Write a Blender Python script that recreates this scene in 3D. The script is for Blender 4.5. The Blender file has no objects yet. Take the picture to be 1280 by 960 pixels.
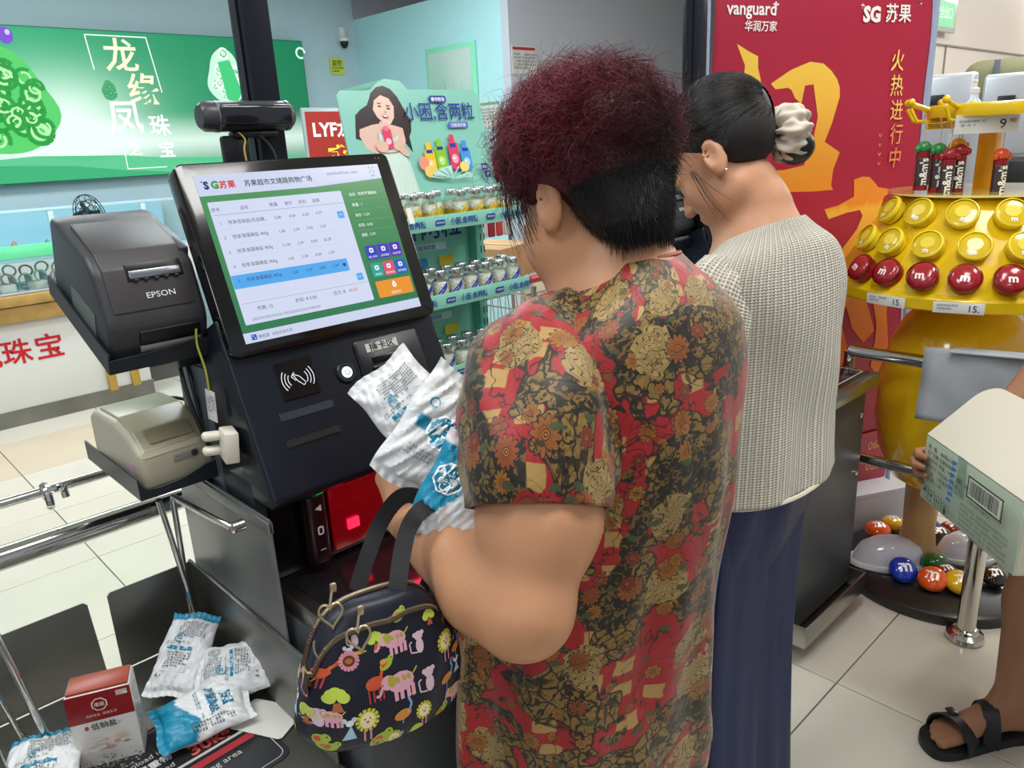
import bpy, bmesh, math, random
import numpy as np
from mathutils import Matrix, Vector, Euler
from mathutils.bvhtree import BVHTree
PI = math.pi
rng = random.Random(7)
SC = bpy.context.scene
COL = SC.collection

# ------------------------------------------------------------------ camera
EYE = np.array([0.0, 0.0, 1.466])
_d = np.array([800. - 640., 480. - 3550., -960.]); _d /= np.linalg.norm(_d)
_up = -_d
_fh = np.array([0, 0, -1.]) - _up * (-_up[2]); _fh /= np.linalg.norm(_fh)
_rt = np.cross(_fh, _up); _th = math.radians(43)
RM = np.array([math.cos(_th) * _rt + math.sin(_th) * _fh, -math.sin(_th) * _rt + math.cos(_th) * _fh, _up])
cam = bpy.data.cameras.new('camera'); cam.lens = 960. / 1280. * 36.0; cam.sensor_width = 36.0; cam.sensor_fit = 'HORIZONTAL'
cam.clip_start = 0.02; cam.clip_end = 60
camo = bpy.data.objects.new('camera', cam); COL.objects.link(camo)
_m = Matrix.Identity(4)
for i in range(3):
    for j in range(3): _m[i][j] = RM[i][j]
    _m[i][3] = EYE[i]
camo.matrix_world = _m
SC.camera = camo

def ray(x, y): return RM @ (np.array([x - 640., 480. - y, -960.]) / 960.)
def D(x, y, d): return Vector(EYE + ray(x, y) * d)                   # point at a distance
def AX(x, y, a, v):                                                  # point on an axis plane
    r = ray(x, y); return Vector(EYE + r * ((v - EYE[a]) / r[a]))
def G(x, y, z=0): return AX(x, y, 2, z)

# ------------------------------------------------------------------ world and light
SC.view_settings.view_transform = 'Standard'; SC.view_settings.look = 'None'
SC.view_settings.gamma = 1.0; SC.view_settings.use_curve_mapping = False
SC.view_settings.exposure = 0.0
w = bpy.data.worlds.new('world'); SC.world = w; w.use_nodes = True
w.node_tree.nodes['Background'].inputs[0].default_value = (0.86, 0.93, 1.0, 1)
w.node_tree.nodes['Background'].inputs[1].default_value = 0.45
def area(name, loc, size, power, color=(1, 1, 1), aim=None):
    l = bpy.data.lights.new(name, 'AREA'); l.shape = 'RECTANGLE'; l.size, l.size_y = size; l.energy = power; l.color = color
    o = bpy.data.objects.new(name, l); COL.objects.link(o); o.location = loc
    if aim is not None: o.rotation_euler = (Vector(aim) - Vector(loc)).to_track_quat('-Z', 'Y').to_euler()
    return o
area('ceiling_lamp', (0.9, 0.3, 2.95), (1.2, 0.5), 25, (1.0, 0.98, 0.94))
area('ceiling_lamp', (-0.6, 1.2, 2.95), (1.2, 0.5), 22, (0.95, 0.99, 1.0))
area('ceiling_lamp', (2.6, -0.3, 2.95), (1.2, 0.5), 28, (1.0, 0.95, 0.87))
area('ceiling_lamp', (2.0, 2.9, 2.95), (1.6, 0.6), 40, (0.88, 0.97, 1.0))
area('ceiling_lamp', (0.5, 4.6, 2.95), (1.6, 0.6), 60, (0.9, 0.97, 1.0))
area('ceiling_lamp', (4.4, 0.9, 2.95), (1.6, 0.6), 60, (1.0, 0.95, 0.88))
area('ceiling_lamp', (7.0, 0.2, 2.9), (1.6, 0.6), 55, (1.0, 0.96, 0.9))
area('ceiling_lamp', (3.0, 4.3, 2.95), (1.2, 0.6), 24, (0.9, 0.97, 1.0))  # extra lamp added to brighten the background walls
area('ceiling_lamp', (-1.2, -1.6, 2.95), (1.6, 0.6), 30, (1.0, 0.97, 0.93))

# ------------------------------------------------------------------ helpers: materials
def lin(c):
    if isinstance(c, str):
        c = c.lstrip('#'); c = [int(c[i:i + 2], 16) / 255 for i in (0, 2, 4)]
        return tuple(x / 12.92 if x <= .04045 else ((x + .055) / 1.055) ** 2.4 for x in c)
    return tuple(c)
MATS = {}
def mat(name, color=(.8, .8, .8), rough=.5, metal=0., bump=0., bscale=60., bdetail=3., vary=0., vscale=8., emit=None, estr=1., alpha=1., trans=0., spec=.5, coat=0., ior=1.45, aniso=0., sss=0.):
    if name in MATS: return MATS[name]
    m = bpy.data.materials.new(name); m.use_nodes = True; nt = m.node_tree; N = nt.nodes; L = nt.links
    p = N['Principled BSDF']; c = lin(color)
    p.inputs['Base Color'].default_value = (*c, 1); p.inputs['Roughness'].default_value = rough; p.inputs['Metallic'].default_value = metal
    p.inputs['Specular IOR Level'].default_value = spec; p.inputs['Coat Weight'].default_value = coat; p.inputs['Coat Roughness'].default_value = .06
    p.inputs['IOR'].default_value = ior; p.inputs['Transmission Weight'].default_value = trans; p.inputs['Alpha'].default_value = alpha
    if sss: p.inputs['Subsurface Weight'].default_value = sss; p.inputs['Subsurface Radius'].default_value = (.012, .004, .002); p.inputs['Subsurface Scale'].default_value = 1.0
    tc = N.new('ShaderNodeTexCoord')
    if vary:
        n = N.new('ShaderNodeTexNoise'); n.inputs['Scale'].default_value = vscale; n.inputs['Detail'].default_value = 5
        L.new(tc.outputs['Object'], n.inputs['Vector'])
        r = N.new('ShaderNodeValToRGB'); r.color_ramp.elements[0].position = .3; r.color_ramp.elements[1].position = .7
        r.color_ramp.elements[0].color = (*[max(0, x * (1 - vary)) for x in c], 1); r.color_ramp.elements[1].color = (*[min(1, x * (1 + vary)) for x in c], 1)
        L.new(n.outputs[0], r.inputs[0]); L.new(r.outputs[0], p.inputs['Base Color'])
    if bump:
        n = N.new('ShaderNodeTexNoise'); n.inputs['Scale'].default_value = bscale; n.inputs['Detail'].default_value = bdetail
        L.new(tc.outputs['Object'], n.inputs['Vector'])
        b = N.new('ShaderNodeBump'); b.inputs['Strength'].default_value = min(1, bump); b.inputs['Distance'].default_value = .002 * max(1, bump)
        L.new(n.outputs[0], b.inputs['Height']); L.new(b.outputs[0], p.inputs['Normal'])
    if emit is not None:
        p.inputs['Emission Color'].default_value = (*lin(emit), 1); p.inputs['Emission Strength'].default_value = estr
    MATS[name] = m; return m
def print_mat(name, rough=.5, emit=0., alpha=1., spec=.3, metal=0.):
    """printed colours come from a colour attribute; emit>0 for backlit signs and screens"""
    if name in MATS: return MATS[name]
    m = bpy.data.materials.new(name); m.use_nodes = True; nt = m.node_tree; N = nt.nodes; L = nt.links
    p = N['Principled BSDF']; a = N.new('ShaderNodeAttribute'); a.attribute_name = 'Col'
    p.inputs['Roughness'].default_value = rough; p.inputs['Specular IOR Level'].default_value = spec; p.inputs['Metallic'].default_value = metal
    if emit:
        p.inputs['Base Color'].default_value = (.01, .01, .01, 1)
        L.new(a.outputs['Color'], p.inputs['Emission Color']); p.inputs['Emission Strength'].default_value = emit
    else: L.new(a.outputs['Color'], p.inputs['Base Color'])
    MATS[name] = m; return m
INK = print_mat('printed_ink'); GLOSSINK = print_mat('glossy_print', .22, spec=.5)

# ------------------------------------------------------------------ helpers: objects
def tag(o, label=None, cat=None, group=None, kind=None):
    if label: o['label'] = label
    if cat: o['category'] = cat
    if group: o['group'] = group
    if kind: o['kind'] = kind
    return o
def empty(name, loc=(0, 0, 0), rot=(0, 0, 0), label=None, cat=None, group=None):
    o = bpy.data.objects.new(name, None); COL.objects.link(o); o.empty_display_size = .05
    o.location = loc; o.rotation_euler = rot
    return tag(o, label, cat, group)
def setM(o, M): o.matrix_world = M; return o
def link(name, me, mats, parent=None, M=None, sharp=40):
    if not isinstance(mats, (list, tuple)): mats = [mats]
    if len(me.materials) == 0:
        for m in mats: me.materials.append(m)
    if sharp is not None and len(me.polygons):
        me.polygons.foreach_set('use_smooth', [True] * len(me.polygons)); me.set_sharp_from_angle(angle=math.radians(sharp))
    o = bpy.data.objects.new(name, me); COL.objects.link(o)
    if parent is not None: o.parent = parent
    if M is not None: o.matrix_local = M
    return o
def copy_tree(o, parent=None):
    c = o.copy(); COL.objects.link(c); c.parent = parent
    for ch in o.children: copy_tree(ch, c)
    return c
def T(x, y, z): return Matrix.Translation((x, y, z))
def RX(a): return Matrix.Rotation(math.radians(a), 4, 'X')
def RY(a): return Matrix.Rotation(math.radians(a), 4, 'Y')
def RZ(a): return Matrix.Rotation(math.radians(a), 4, 'Z')
def frame(o, x, y, z):
    m = Matrix.Identity(4)
    for i in range(3): m[i][0] = x[i]; m[i][1] = y[i]; m[i][2] = z[i]; m[i][3] = o[i]
    return m
def frame_xy(o, x, y):
    x = Vector(x).normalized(); z = x.cross(Vector(y)).normalized(); return frame(o, x, z.cross(x), z)
def camframe(px, py, d, roll=0, pitch=0, yaw=0):
    """a frame at D(px,py,d) whose x is picture right, y picture up, z towards the viewer, then turned"""
    p = D(px, py, d); X = Vector(RM[:, 0]); Y = Vector(RM[:, 1]); Z = (Vector(EYE) - p).normalized()
    return frame_xy(p, Y.cross(Z), Y) @ RZ(roll) @ RX(pitch) @ RY(yaw)

class MB:
    def __init__(s): s.bm = bmesh.new(); s.M = Matrix.Identity(4)
    def _in(s, b, M, mi):
        for f in b.faces: f.material_index = mi
        b.transform(s.M @ M); me = bpy.data.meshes.new('t'); b.to_mesh(me); b.free(); s.bm.from_mesh(me); bpy.data.meshes.remove(me)
        return s
    def box(s, c, d, bev=0., seg=2, M=None, mi=0):
        b = bmesh.new(); bmesh.ops.create_cube(b, size=1)
        for v in b.verts: v.co = Vector((v.co.x * d[0], v.co.y * d[1], v.co.z * d[2]))
        if bev: bmesh.ops.bevel(b, geom=b.edges[:], offset=min(bev, min(d) * .49), segments=seg, profile=.5, affect='EDGES')
        return s._in(b, (M or Matrix.Identity(4)) @ T(*c), mi)
    def lathe(s, prof, n=24, M=None, mi=0, cap=True):
        b = bmesh.new(); rings = []
        for r, z in prof:
            rings.append([b.verts.new((r * math.cos(2 * PI * i / n), r * math.sin(2 * PI * i / n), z)) for i in range(n)] if r > 1e-6 else [b.verts.new((0, 0, z))])
        for A, B in zip(rings, rings[1:]):
            for i in range(n):
                j = (i + 1) % n
                if len(A) == 1 and len(B) > 1: b.faces.new((A[0], B[j], B[i]))
                elif len(B) == 1 and len(A) > 1: b.faces.new((A[i], A[j], B[0]))
                elif len(A) > 1: b.faces.new((A[i], A[j], B[j], B[i]))
        if cap:
            if len(rings[0]) > 1: b.faces.new(rings[0][::-1])
            if len(rings[-1]) > 1: b.faces.new(rings[-1])
        bmesh.ops.recalc_face_normals(b, faces=b.faces[:])
        return s._in(b, M or Matrix.Identity(4), mi)
    def tube(s, pts, r, n=8, closed=False, mi=0, flat=None, up=None):
        """tube along pts; r number or list; flat=(w,t) makes a strap"""
        pts = [Vector(p) for p in pts]; k = len(pts); b = bmesh.new(); rings = []; prev = Vector(up) if up is not None else None
        for i, p in enumerate(pts):
            if closed: t = pts[(i + 1) % k] - pts[i - 1]
            else: t = pts[min(i + 1, k - 1)] - pts[max(i - 1, 0)]
            t.normalize()
            if prev is None: prev = t.orthogonal().normalized()
            u = (prev - t * prev.dot(t))
            if u.length < 1e-6: u = t.orthogonal()
            u.normalize(); prev = u; v = t.cross(u)
            rr = r[i] if isinstance(r, (list, tuple)) else r
            if flat: w_, t_ = flat; ring = [p + u * a * w_ / 2 + v * c * t_ / 2 for a, c in ((-1, -1), (1, -1), (1, 1), (-1, 1))]
            else: ring = [p + u * rr * math.cos(2 * PI * a / n) + v * rr * math.sin(2 * PI * a / n) for a in range(n)]
            rings.append([b.verts.new(q) for q in ring])
        m = len(rings[0])
        for i in range(k if closed else k - 1):
            A, B = rings[i], rings[(i + 1) % k]
            for a in range(m): b.faces.new((A[a], A[(a + 1) % m], B[(a + 1) % m], B[a]))
        if not closed: b.faces.new(rings[0][::-1]); b.faces.new(rings[-1])
        bmesh.ops.recalc_face_normals(b, faces=b.faces[:])
        return s._in(b, Matrix.Identity(4), mi)
    def prism(s, poly, h, M=None, bev=0., seg=2, mi=0):
        """polygon in xy extruded from z=0 to z=h"""
        b = bmesh.new(); A = [b.verts.new((x, y, 0)) for x, y in poly]; B = [b.verts.new((x, y, h)) for x, y in poly]; n = len(poly)
        b.faces.new(A[::-1]); b.faces.new(B)
        for i in range(n): b.faces.new((A[i], A[(i + 1) % n], B[(i + 1) % n], B[i]))
        bmesh.ops.recalc_face_normals(b, faces=b.faces[:])
        if bev: bmesh.ops.bevel(b, geom=b.edges[:], offset=bev, segments=seg, profile=.5, affect='EDGES')
        return s._in(b, M or Matrix.Identity(4), mi)
    def ell(s, c, r, n=20, m=12, M=None, mi=0):
        b = bmesh.new(); bmesh.ops.create_uvsphere(b, u_segments=n, v_segments=m, radius=1)
        return s._in(b, T(*c) @ (M or Matrix.Identity(4)) @ Matrix.Diagonal((*r, 1)), mi)
    def done(s, name, mats, parent=None, M=None, sharp=40):
        me = bpy.data.meshes.new(name); s.bm.to_mesh(me); s.bm.free(); return link(name, me, mats, parent, M, sharp)
def rrect(w, h, r, n=5):
    out = []
    for cx, cy, a0 in ((w / 2 - r, h / 2 - r, 0), (-w / 2 + r, h / 2 - r, 90), (-w / 2 + r, -h / 2 + r, 180), (w / 2 - r, -h / 2 + r, 270)):
        for i in range(n + 1): a = math.radians(a0 + 90 * i / n); out.append((cx + r * math.cos(a), cy + r * math.sin(a)))
    return out
XZ = RX(90)      # xy drawing -> xz plane facing -Y (x stays x, y becomes z, z becomes -y)

def spline(P, n):
    P = [np.array(p, float) for p in P]; out = []
    for i in range(len(P) - 1):
        p0 = P[max(i - 1, 0)]; p1 = P[i]; p2 = P[i + 1]; p3 = P[min(i + 2, len(P) - 1)]
        for k in range(n):
            t = k / n; out.append(.5 * ((2 * p1) + (-p0 + p2) * t + (2 * p0 - 5 * p1 + 4 * p2 - p3) * t * t + (-p0 + 3 * p1 - 3 * p2 + p3) * t ** 3))
    out.append(P[-1]); return out
def grid_mesh(name, V, nu, nv, cu=False, uv=None, cols=None, cap=False):
    """V: nv rows of nu points"""
    me = bpy.data.meshes.new(name); F = []; UVs = []
    for j in range(nv - 1):
        for i in range(nu if cu else nu - 1):
            k = (i + 1) % nu; F.append((j * nu + i, j * nu + k, (j + 1) * nu + k, (j + 1) * nu + i))
            if uv: UVs += [uv(i, j), uv(i + 1, j), uv(i + 1, j + 1), uv(i, j + 1)]
    if cap: F.append(tuple(range(nu))[::-1]); F.append(tuple((nv - 1) * nu + i for i in range(nu)))
    me.from_pydata([tuple(v) for v in V], [], F)
    if uv:
        if cap: UVs += [(0, 0)] * (2 * nu)
        l = me.uv_layers.new(name='UVMap'); l.data.foreach_set('uv', np.array(UVs, dtype=np.float32).ravel())
    if cols is not None:
        a = me.color_attributes.new('Col', 'FLOAT_COLOR', 'POINT'); a.data.foreach_set('color', np.array([(*c, 1) for c in cols], dtype=np.float32).ravel())
    me.update(); return me

# ------------------------------------------------------------------ helpers: flat print
_tc = {}
def glyphs(s, bold=0.):
    k = (s, bold)
    if k not in _tc:
        c = bpy.data.curves.new('t', 'FONT'); c.body = s; c.size = 1; c.resolution_u = 2; c.offset = bold
        o = bpy.data.objects.new('t', c); me = bpy.data.meshes.new_from_object(o)
        V = [(v.co.x, v.co.y) for v in me.vertices]; F = [tuple(p.vertices) for p in me.polygons]
        bpy.data.objects.remove(o); bpy.data.curves.remove(c); bpy.data.meshes.remove(me)
        _tc[k] = (V, F)
    return _tc[k]
class Print:
    """flat coloured shapes and lettering in an xy plane, one mesh"""
    def __init__(s, step=.00025, z0=.0004): s.V = []; s.F = []; s.C = []; s.z = z0; s.step = step
    def _add(s, V, F, c):
        c = lin(c) if isinstance(c, str) else c; b = len(s.V); s.V += [(x, y, s.z) for x, y in V]
        s.F += [tuple(b + i for i in f) for f in F]
        s.C += (c if isinstance(c, list) else [c] * len(V)); s.z += s.step; return s
    def poly(s, pts, c, sub=0):
        if sub:                       # subdivided so that it can follow a curved surface
            b = bmesh.new(); vs = [b.verts.new((x, y, 0)) for x, y in pts]; b.faces.new(vs); bmesh.ops.triangulate(b, faces=b.faces[:])
            for _ in range(6):
                e = [e for e in b.edges if e.calc_length() > sub]
                if not e: break
                bmesh.ops.subdivide_edges(b, edges=e, cuts=1); bmesh.ops.triangulate(b, faces=b.faces[:])
            b.verts.index_update(); V = [(v.co.x, v.co.y) for v in b.verts]; F = [tuple(v.index for v in f.verts) for f in b.faces]; b.free()
            return s._add(V, F, c)
        b = bmesh.new(); vs = [b.verts.new((x, y, 0)) for x, y in pts]; b.faces.new(vs); bmesh.ops.triangulate(b, faces=b.faces[:])
        F = [tuple(v.index for v in f.verts) for f in b.faces]; b.free()
        F = F if all(i >= 0 for f in F for i in f) else [tuple(range(len(pts)))]
        return s._add(pts, F, c)
    def rect(s, x0, y0, x1, y1, c, c2=None, sub=0):
        if c2 is not None:
            a, b = lin(c), lin(c2); return s._add([(x0, y0), (x1, y0), (x1, y1), (x0, y1)], [(0, 1, 2, 3)], [a, a, b, b])
        return s.poly([(x0, y0), (x1, y0), (x1, y1), (x0, y1)], c, sub)
    def rr(s, cx, cy, w, h, r, c, sub=0): return s.poly([(cx + x, cy + y) for x, y in rrect(w, h, r, 4)], c, sub)
    def ell(s, cx, cy, rx, ry, c, rot=0, n=18, sub=0):
        a = math.radians(rot); P = []
        for i in range(n): x = rx * math.cos(2 * PI * i / n); y = ry * math.sin(2 * PI * i / n); P.append((cx + x * math.cos(a) - y * math.sin(a), cy + x * math.sin(a) + y * math.cos(a)))
        return s.poly(P, c, sub)
    def grid(s, x0, y0, x1, y1, nx, ny, fn):
        V = [(x0 + (x1 - x0) * i / nx, y0 + (y1 - y0) * j / ny) for j in range(ny + 1) for i in range(nx + 1)]
        F = [(j * (nx + 1) + i, j * (nx + 1) + i + 1, (j + 1) * (nx + 1) + i + 1, (j + 1) * (nx + 1) + i) for j in range(ny) for i in range(nx)]
        return s._add(V, F, [fn(x, y) for x, y in V])
    def line(s, pts, w, c):
        z = s.z
        for (x0, y0), (x1, y1) in zip(pts, pts[1:]):
            d = math.hypot(x1 - x0, y1 - y0) or 1; nx, ny = -(y1 - y0) / d * w / 2, (x1 - x0) / d * w / 2
            s.z = z; s._add([(x0 - nx, y0 - ny), (x1 - nx, y1 - ny), (x1 + nx, y1 + ny), (x0 + nx, y0 + ny)], [(0, 1, 2, 3)], c)
        return s
    def arc(s, cx, cy, r, a0, a1, w, c, n=14): return s.line([(cx + r * math.cos(math.radians(a0 + (a1 - a0) * i / n)), cy + r * math.sin(math.radians(a0 + (a1 - a0) * i / n))) for i in range(n + 1)], w, c)
    def text(s, t, x, y, size, c, align='l', bold=0., rot=0., sx=1.):
        V, F = glyphs(t, bold)
        if not V: return s
        xs = [v[0] for v in V]; w = max(xs); ox = {'l': 0, 'c': -(min(xs) + w) / 2, 'r': -w}[align]; a = math.radians(rot)
        P = [((vx + ox) * size * sx, vy * size) for vx, vy in V]
        return s._add([(x + px * math.cos(a) - py * math.sin(a), y + px * math.sin(a) + py * math.cos(a)) for px, py in P], F, c)
    def squiggle(s, x, y, w, h, rows, c, seed=0, cell=None):
        """rows of text too small to read, as character-sized strokes"""
        r = random.Random(seed); rh = h / rows; V = []; F = []; cw = cell or rh * .75
        for k in range(rows):
            x_ = x; end = x + w * (1 if k < rows - 1 else .6)
            while x_ < end:
                if r.random() < .9:
                    for q in range(2):
                        y0 = y - (k + .22 + .36 * q) * rh; b = len(V); u = cw * r.uniform(.5, .85)
                        V += [(x_, y0 - rh * .1), (x_ + u, y0 - rh * .1), (x_ + u, y0 + rh * .05), (x_, y0 + rh * .05)]; F.append((b, b + 1, b + 2, b + 3))
                    xm = x_ + cw * r.uniform(.2, .5); b = len(V); V += [(xm, y - (k + .72) * rh), (xm + cw * .16, y - (k + .72) * rh), (xm + cw * .16, y - (k + .1) * rh), (xm, y - (k + .1) * rh)]; F.append((b, b + 1, b + 2, b + 3))
                x_ += cw
        return s._add(V, F, c)
    def barcode(s, x, y, w, h, c, seed=1):
        r = random.Random(seed); x_ = x; z = s.z
        while x_ < x + w: b = r.choice((.6, 1, 1.6)) * w / 60; s.z = z; s._add([(x_, y), (x_ + b, y), (x_ + b, y + h), (x_, y + h)], [(0, 1, 2, 3)], c); x_ += b + r.choice((.6, 1, 1.4)) * w / 60
        return s
    def done(s, name, m=None, parent=None, M=None, warp=None):
        me = bpy.data.meshes.new(name); V = s.V if warp is None else [tuple(warp(*v)) for v in s.V]
        me.from_pydata(V, [], s.F); a = me.color_attributes.new('Col', 'FLOAT_COLOR', 'POINT')
        a.data.foreach_set('color', np.array([(*c[:3], 1) for c in s.C], dtype=np.float32).ravel())
        return link(name, me, m or INK, parent, M, None)

# ------------------------------------------------------------------ helpers: blended solid bodies
class Body:
    def __init__(s, lo, hi, h):
        s.lo = np.array(lo, np.float32); s.h = h; s.n = np.ceil((np.array(hi) - s.lo) / h).astype(int) + 1
        s.F = np.full(s.n, .05, np.float32); s.T = np.eye(4)
    def _box(s, lo, hi):
        a = np.maximum(np.floor((lo - s.lo) / s.h).astype(int), 0); b = np.minimum(np.ceil((hi - s.lo) / s.h).astype(int) + 1, s.n)
        if (b <= a).any(): return None
        sl = tuple(slice(i, j) for i, j in zip(a, b))
        g = [(s.lo[i] + s.h * np.arange(a[i], b[i])).astype(np.float32) for i in range(3)]
        return sl, g[0][:, None, None], g[1][None, :, None], g[2][None, None, :]
    def _put(s, sl, d, k, sub):
        F = s.F[sl]
        if sub: F = -F
        if k > 0: hh = np.maximum(k - np.abs(F - d), 0) / k; R = np.minimum(F, d) - hh * hh * k * .25
        else: R = np.minimum(F, d)
        s.F[sl] = -R if sub else R
    def tp(s, p): return (s.T @ np.array([*p, 1.]))[:3]
    def cone(s, a, b, ra, rb, k=.01, sub=False, m=.03):
        a = s.tp(a); b = s.tp(b); R = max(ra, rb) + m
        q = s._box(np.minimum(a, b) - R, np.maximum(a, b) + R)
        if q is None: return s
        sl, X, Y, Z = q; ab = b - a; L = ab @ ab + 1e-12
        t = np.clip(((X - a[0]) * ab[0] + (Y - a[1]) * ab[1] + (Z - a[2]) * ab[2]) / L, 0, 1)
        d = np.sqrt((X - a[0] - t * ab[0]) ** 2 + (Y - a[1] - t * ab[1]) ** 2 + (Z - a[2] - t * ab[2]) ** 2) - (ra + (rb - ra) * t)
        s._put(sl, d, k, sub); return s
    def chain(s, P, R, k=.01, m=.03):
        for i in range(len(P) - 1): s.cone(P[i], P[i + 1], R[i], R[i + 1], k, m=m)
        return s
    def ell(s, c, r, k=.01, sub=False, rot=None, m=.03):
        """rot: 3x3 in the current frame"""
        c = s.tp(c); Rt = s.T[:3, :3] @ (rot if rot is not None else np.eye(3)); R = max(r) + m
        q = s._box(c - R, c + R)
        if q is None: return s
        sl, X, Y, Z = q; X = X - c[0]; Y = Y - c[1]; Z = Z - c[2]
        u = [(Rt[0, i] * X + Rt[1, i] * Y + Rt[2, i] * Z) / r[i] for i in range(3)]
        k0 = np.sqrt(u[0] ** 2 + u[1] ** 2 + u[2] ** 2) + 1e-6; k1 = np.sqrt((u[0] / r[0]) ** 2 + (u[1] / r[1]) ** 2 + (u[2] / r[2]) ** 2) + 1e-6
        s._put(sl, k0 * (k0 - 1) / k1, k, sub); return s
    def mesh(s, name, smooth=1):
        F = s.F; I = F < 0; c = np.zeros([n - 1 for n in s.n], np.int8)
        for i in (0, 1):
            for j in (0, 1):
                for k in (0, 1): c += I[i:s.n[0] - 1 + i, j:s.n[1] - 1 + j, k:s.n[2] - 1 + k]
        act = np.argwhere((c > 0) & (c < 8)); idm = np.full(c.shape, -1, np.int32); idm[tuple(act.T)] = np.arange(len(act))
        co = [(i, j, k) for i in (0, 1) for j in (0, 1) for k in (0, 1)]
        val = {o: F[act[:, 0] + o[0], act[:, 1] + o[1], act[:, 2] + o[2]] for o in co}
        acc = np.zeros((len(act), 3)); cnt = np.zeros(len(act))
        for a in co:
            for ax in range(3):
                if a[ax]: continue
                b = list(a); b[ax] = 1; b = tuple(b); va, vb = val[a], val[b]; m = (va < 0) != (vb < 0)
                t = np.where(m, va / np.where(m, va - vb, 1), 0); p = np.array(a, float)[None] + np.zeros((len(act), 3)); p[:, ax] += t
                acc += p * m[:, None]; cnt += m
        V = (acc / cnt[:, None] + act) * s.h + s.lo
        Q = []
        for ax in range(3):
            A = [slice(1, -1)] * 3; A[ax] = slice(0, None)
            lo_ = [slice(1, n - 1) for n in s.n]; hi_ = list(lo_); lo_[ax] = slice(0, s.n[ax] - 1); hi_[ax] = slice(1, s.n[ax])
            a, b = I[tuple(lo_)], I[tuple(hi_)]; u, v = [(1, 2), (2, 0), (0, 1)][ax]
            for m, fl in ((a & ~b, False), (~a & b, True)):
                w_ = np.argwhere(m)
                if not len(w_): continue
                w_[:, u] += 1; w_[:, v] += 1; q = []
                for du, dv in ((1, 1), (0, 1), (0, 0), (1, 0)):
                    z = w_.copy(); z[:, u] -= du; z[:, v] -= dv; q.append(idm[z[:, 0], z[:, 1], z[:, 2]])
                q = np.stack(q, 1); Q.append(q[:, ::-1] if fl else q)
        Q = np.concatenate(Q); Q = Q[(Q >= 0).all(1)]
        for _ in range(smooth):
            S = np.zeros_like(V); N = np.zeros(len(V))
            for i in range(4):
                a, b = Q[:, i], Q[:, (i + 1) % 4]; np.add.at(S, a, V[b]); np.add.at(N, a, 1); np.add.at(S, b, V[a]); np.add.at(N, b, 1)
            V = V * .5 + .5 * S / np.maximum(N, 1)[:, None]
        me = bpy.data.meshes.new(name); me.vertices.add(len(V)); me.vertices.foreach_set('co', V.astype(np.float32).ravel())
        me.loops.add(len(Q) * 4); me.loops.foreach_set('vertex_index', Q.astype(np.int32).ravel())
        me.polygons.add(len(Q)); me.polygons.foreach_set('loop_start', np.arange(0, len(Q) * 4, 4, dtype=np.int32))
        me.update(calc_edges=True); me.validate(); s.F = None
        return me
# ================================================================== THE SETTING
STEEL = mat('brushed_steel', '#a9a7a2', .28, 1., bump=.15, bscale=300, vary=.12, vscale=5)
DSTEEL = mat('dull_steel', '#8b8a86', .38, .95, bump=.2, bscale=250, vary=.2, vscale=4)
CHROME = mat('chrome', '#cfcdc8', .12, 1.)
BLACK = mat('black_plastic', '#101216', .38, bump=.08, bscale=500)
NAVYBLK = mat('blue_black_metal', '#1b2029', .36, .3)
GREYB = mat('grey_painted_metal', '#4c5055', .42, .35, vary=.1, vscale=4)
WHITE = mat('white_plastic', '#e2e0da', .4)
GOLD = mat('gold_trim', '#b99a4c', .4, .5)
GLASS = mat('clear_glass', '#eef8f6', .03, trans=1., ior=1.25)

def setting(o): return tag(o, kind='structure')
b = MB(); b.box((3.5, 3.2, -.03), (14, 12, .05)); floor = setting(b.done('floor', mat('grout', '#55504a', .8)))
tm1 = mat('cream_tile', '#cdc6b8', .13, vary=.035, vscale=2.5, spec=.5); tm2 = mat('beige_tile', '#c9b8a0', .16, vary=.04, vscale=2.5)
b = MB(); b.box((0, 0, 0), (.5965, .5965, .012), .0012, 1); t0 = b.done('tile', tm1, floor); tme2 = t0.data.copy(); tme2.materials.clear(); tme2.materials.append(tm2)
first = True
for i in range(-4, 12):
    for j in range(-2, 9):
        x = 1.83 + .6 * i - .3; y = .711 + .6 * j - .3
        if y > 6.6 or x < -1 or (x > 4.6 and y > 3.2): continue
        if first: t = t0; first = False
        else: t = t0.copy(); COL.objects.link(t)
        if j == 7: t.data = tme2
        t.location = (x, y, -.006)
def wall(name, x0, x1, y0, y1, z0, z1, m):
    b = MB(); b.box(((x0 + x1) / 2, (y0 + y1) / 2, (z0 + z1) / 2), (x1 - x0, y1 - y0, z1 - z0)); return setting(b.done(name, m))
wall('wall_back', -1.4, 4.35, 6.55, 6.65, 0, 3.0, mat('blue_grey_paint', '#b6cdd6', .6, bump=.03))
wall('wall_side', 4.35, 4.45, 4.58, 6.65, 0, 2.62, mat('pale_turquoise_paint', '#b4e2ea', .6))
wall('wall_middle', 4.35, 9.8, 4.50, 4.58, 0, 3.0, mat('lilac_grey_paint', '#c4c9d4', .6))
wall('wall_far', 9.8, 9.9, -2.8, 4.6, 0, 3.0, mat('warm_white_paint', '#dcd4ca', .6))
wall('wall_right', 5.2, 9.8, 2.2, 2.3, 0, 3.0, mat('warm_white_paint', '#dcd4ca', .6))
wall('wall_dark_void', 6.2, 6.3, 4.62, 9, 0, 3.0, mat('void_shade', '#4a5256', .7))  # dark sheet for the void beyond the side wall, shade put into its colour
wall('ceiling', -1.4, 9.9, -2.8, 9, 3.0, 3.06, mat('ceiling_white', '#d8dcdc', .8))
b = MB(); b.box((7.2, 2.195, 2.0), (3.6, .012, .012)); b.box((6.6, 2.195, 1.2), (.01, .012, 1.6)); setting(b.done('trim_1', mat('joint_grey', '#8e8985', .7)))
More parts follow.
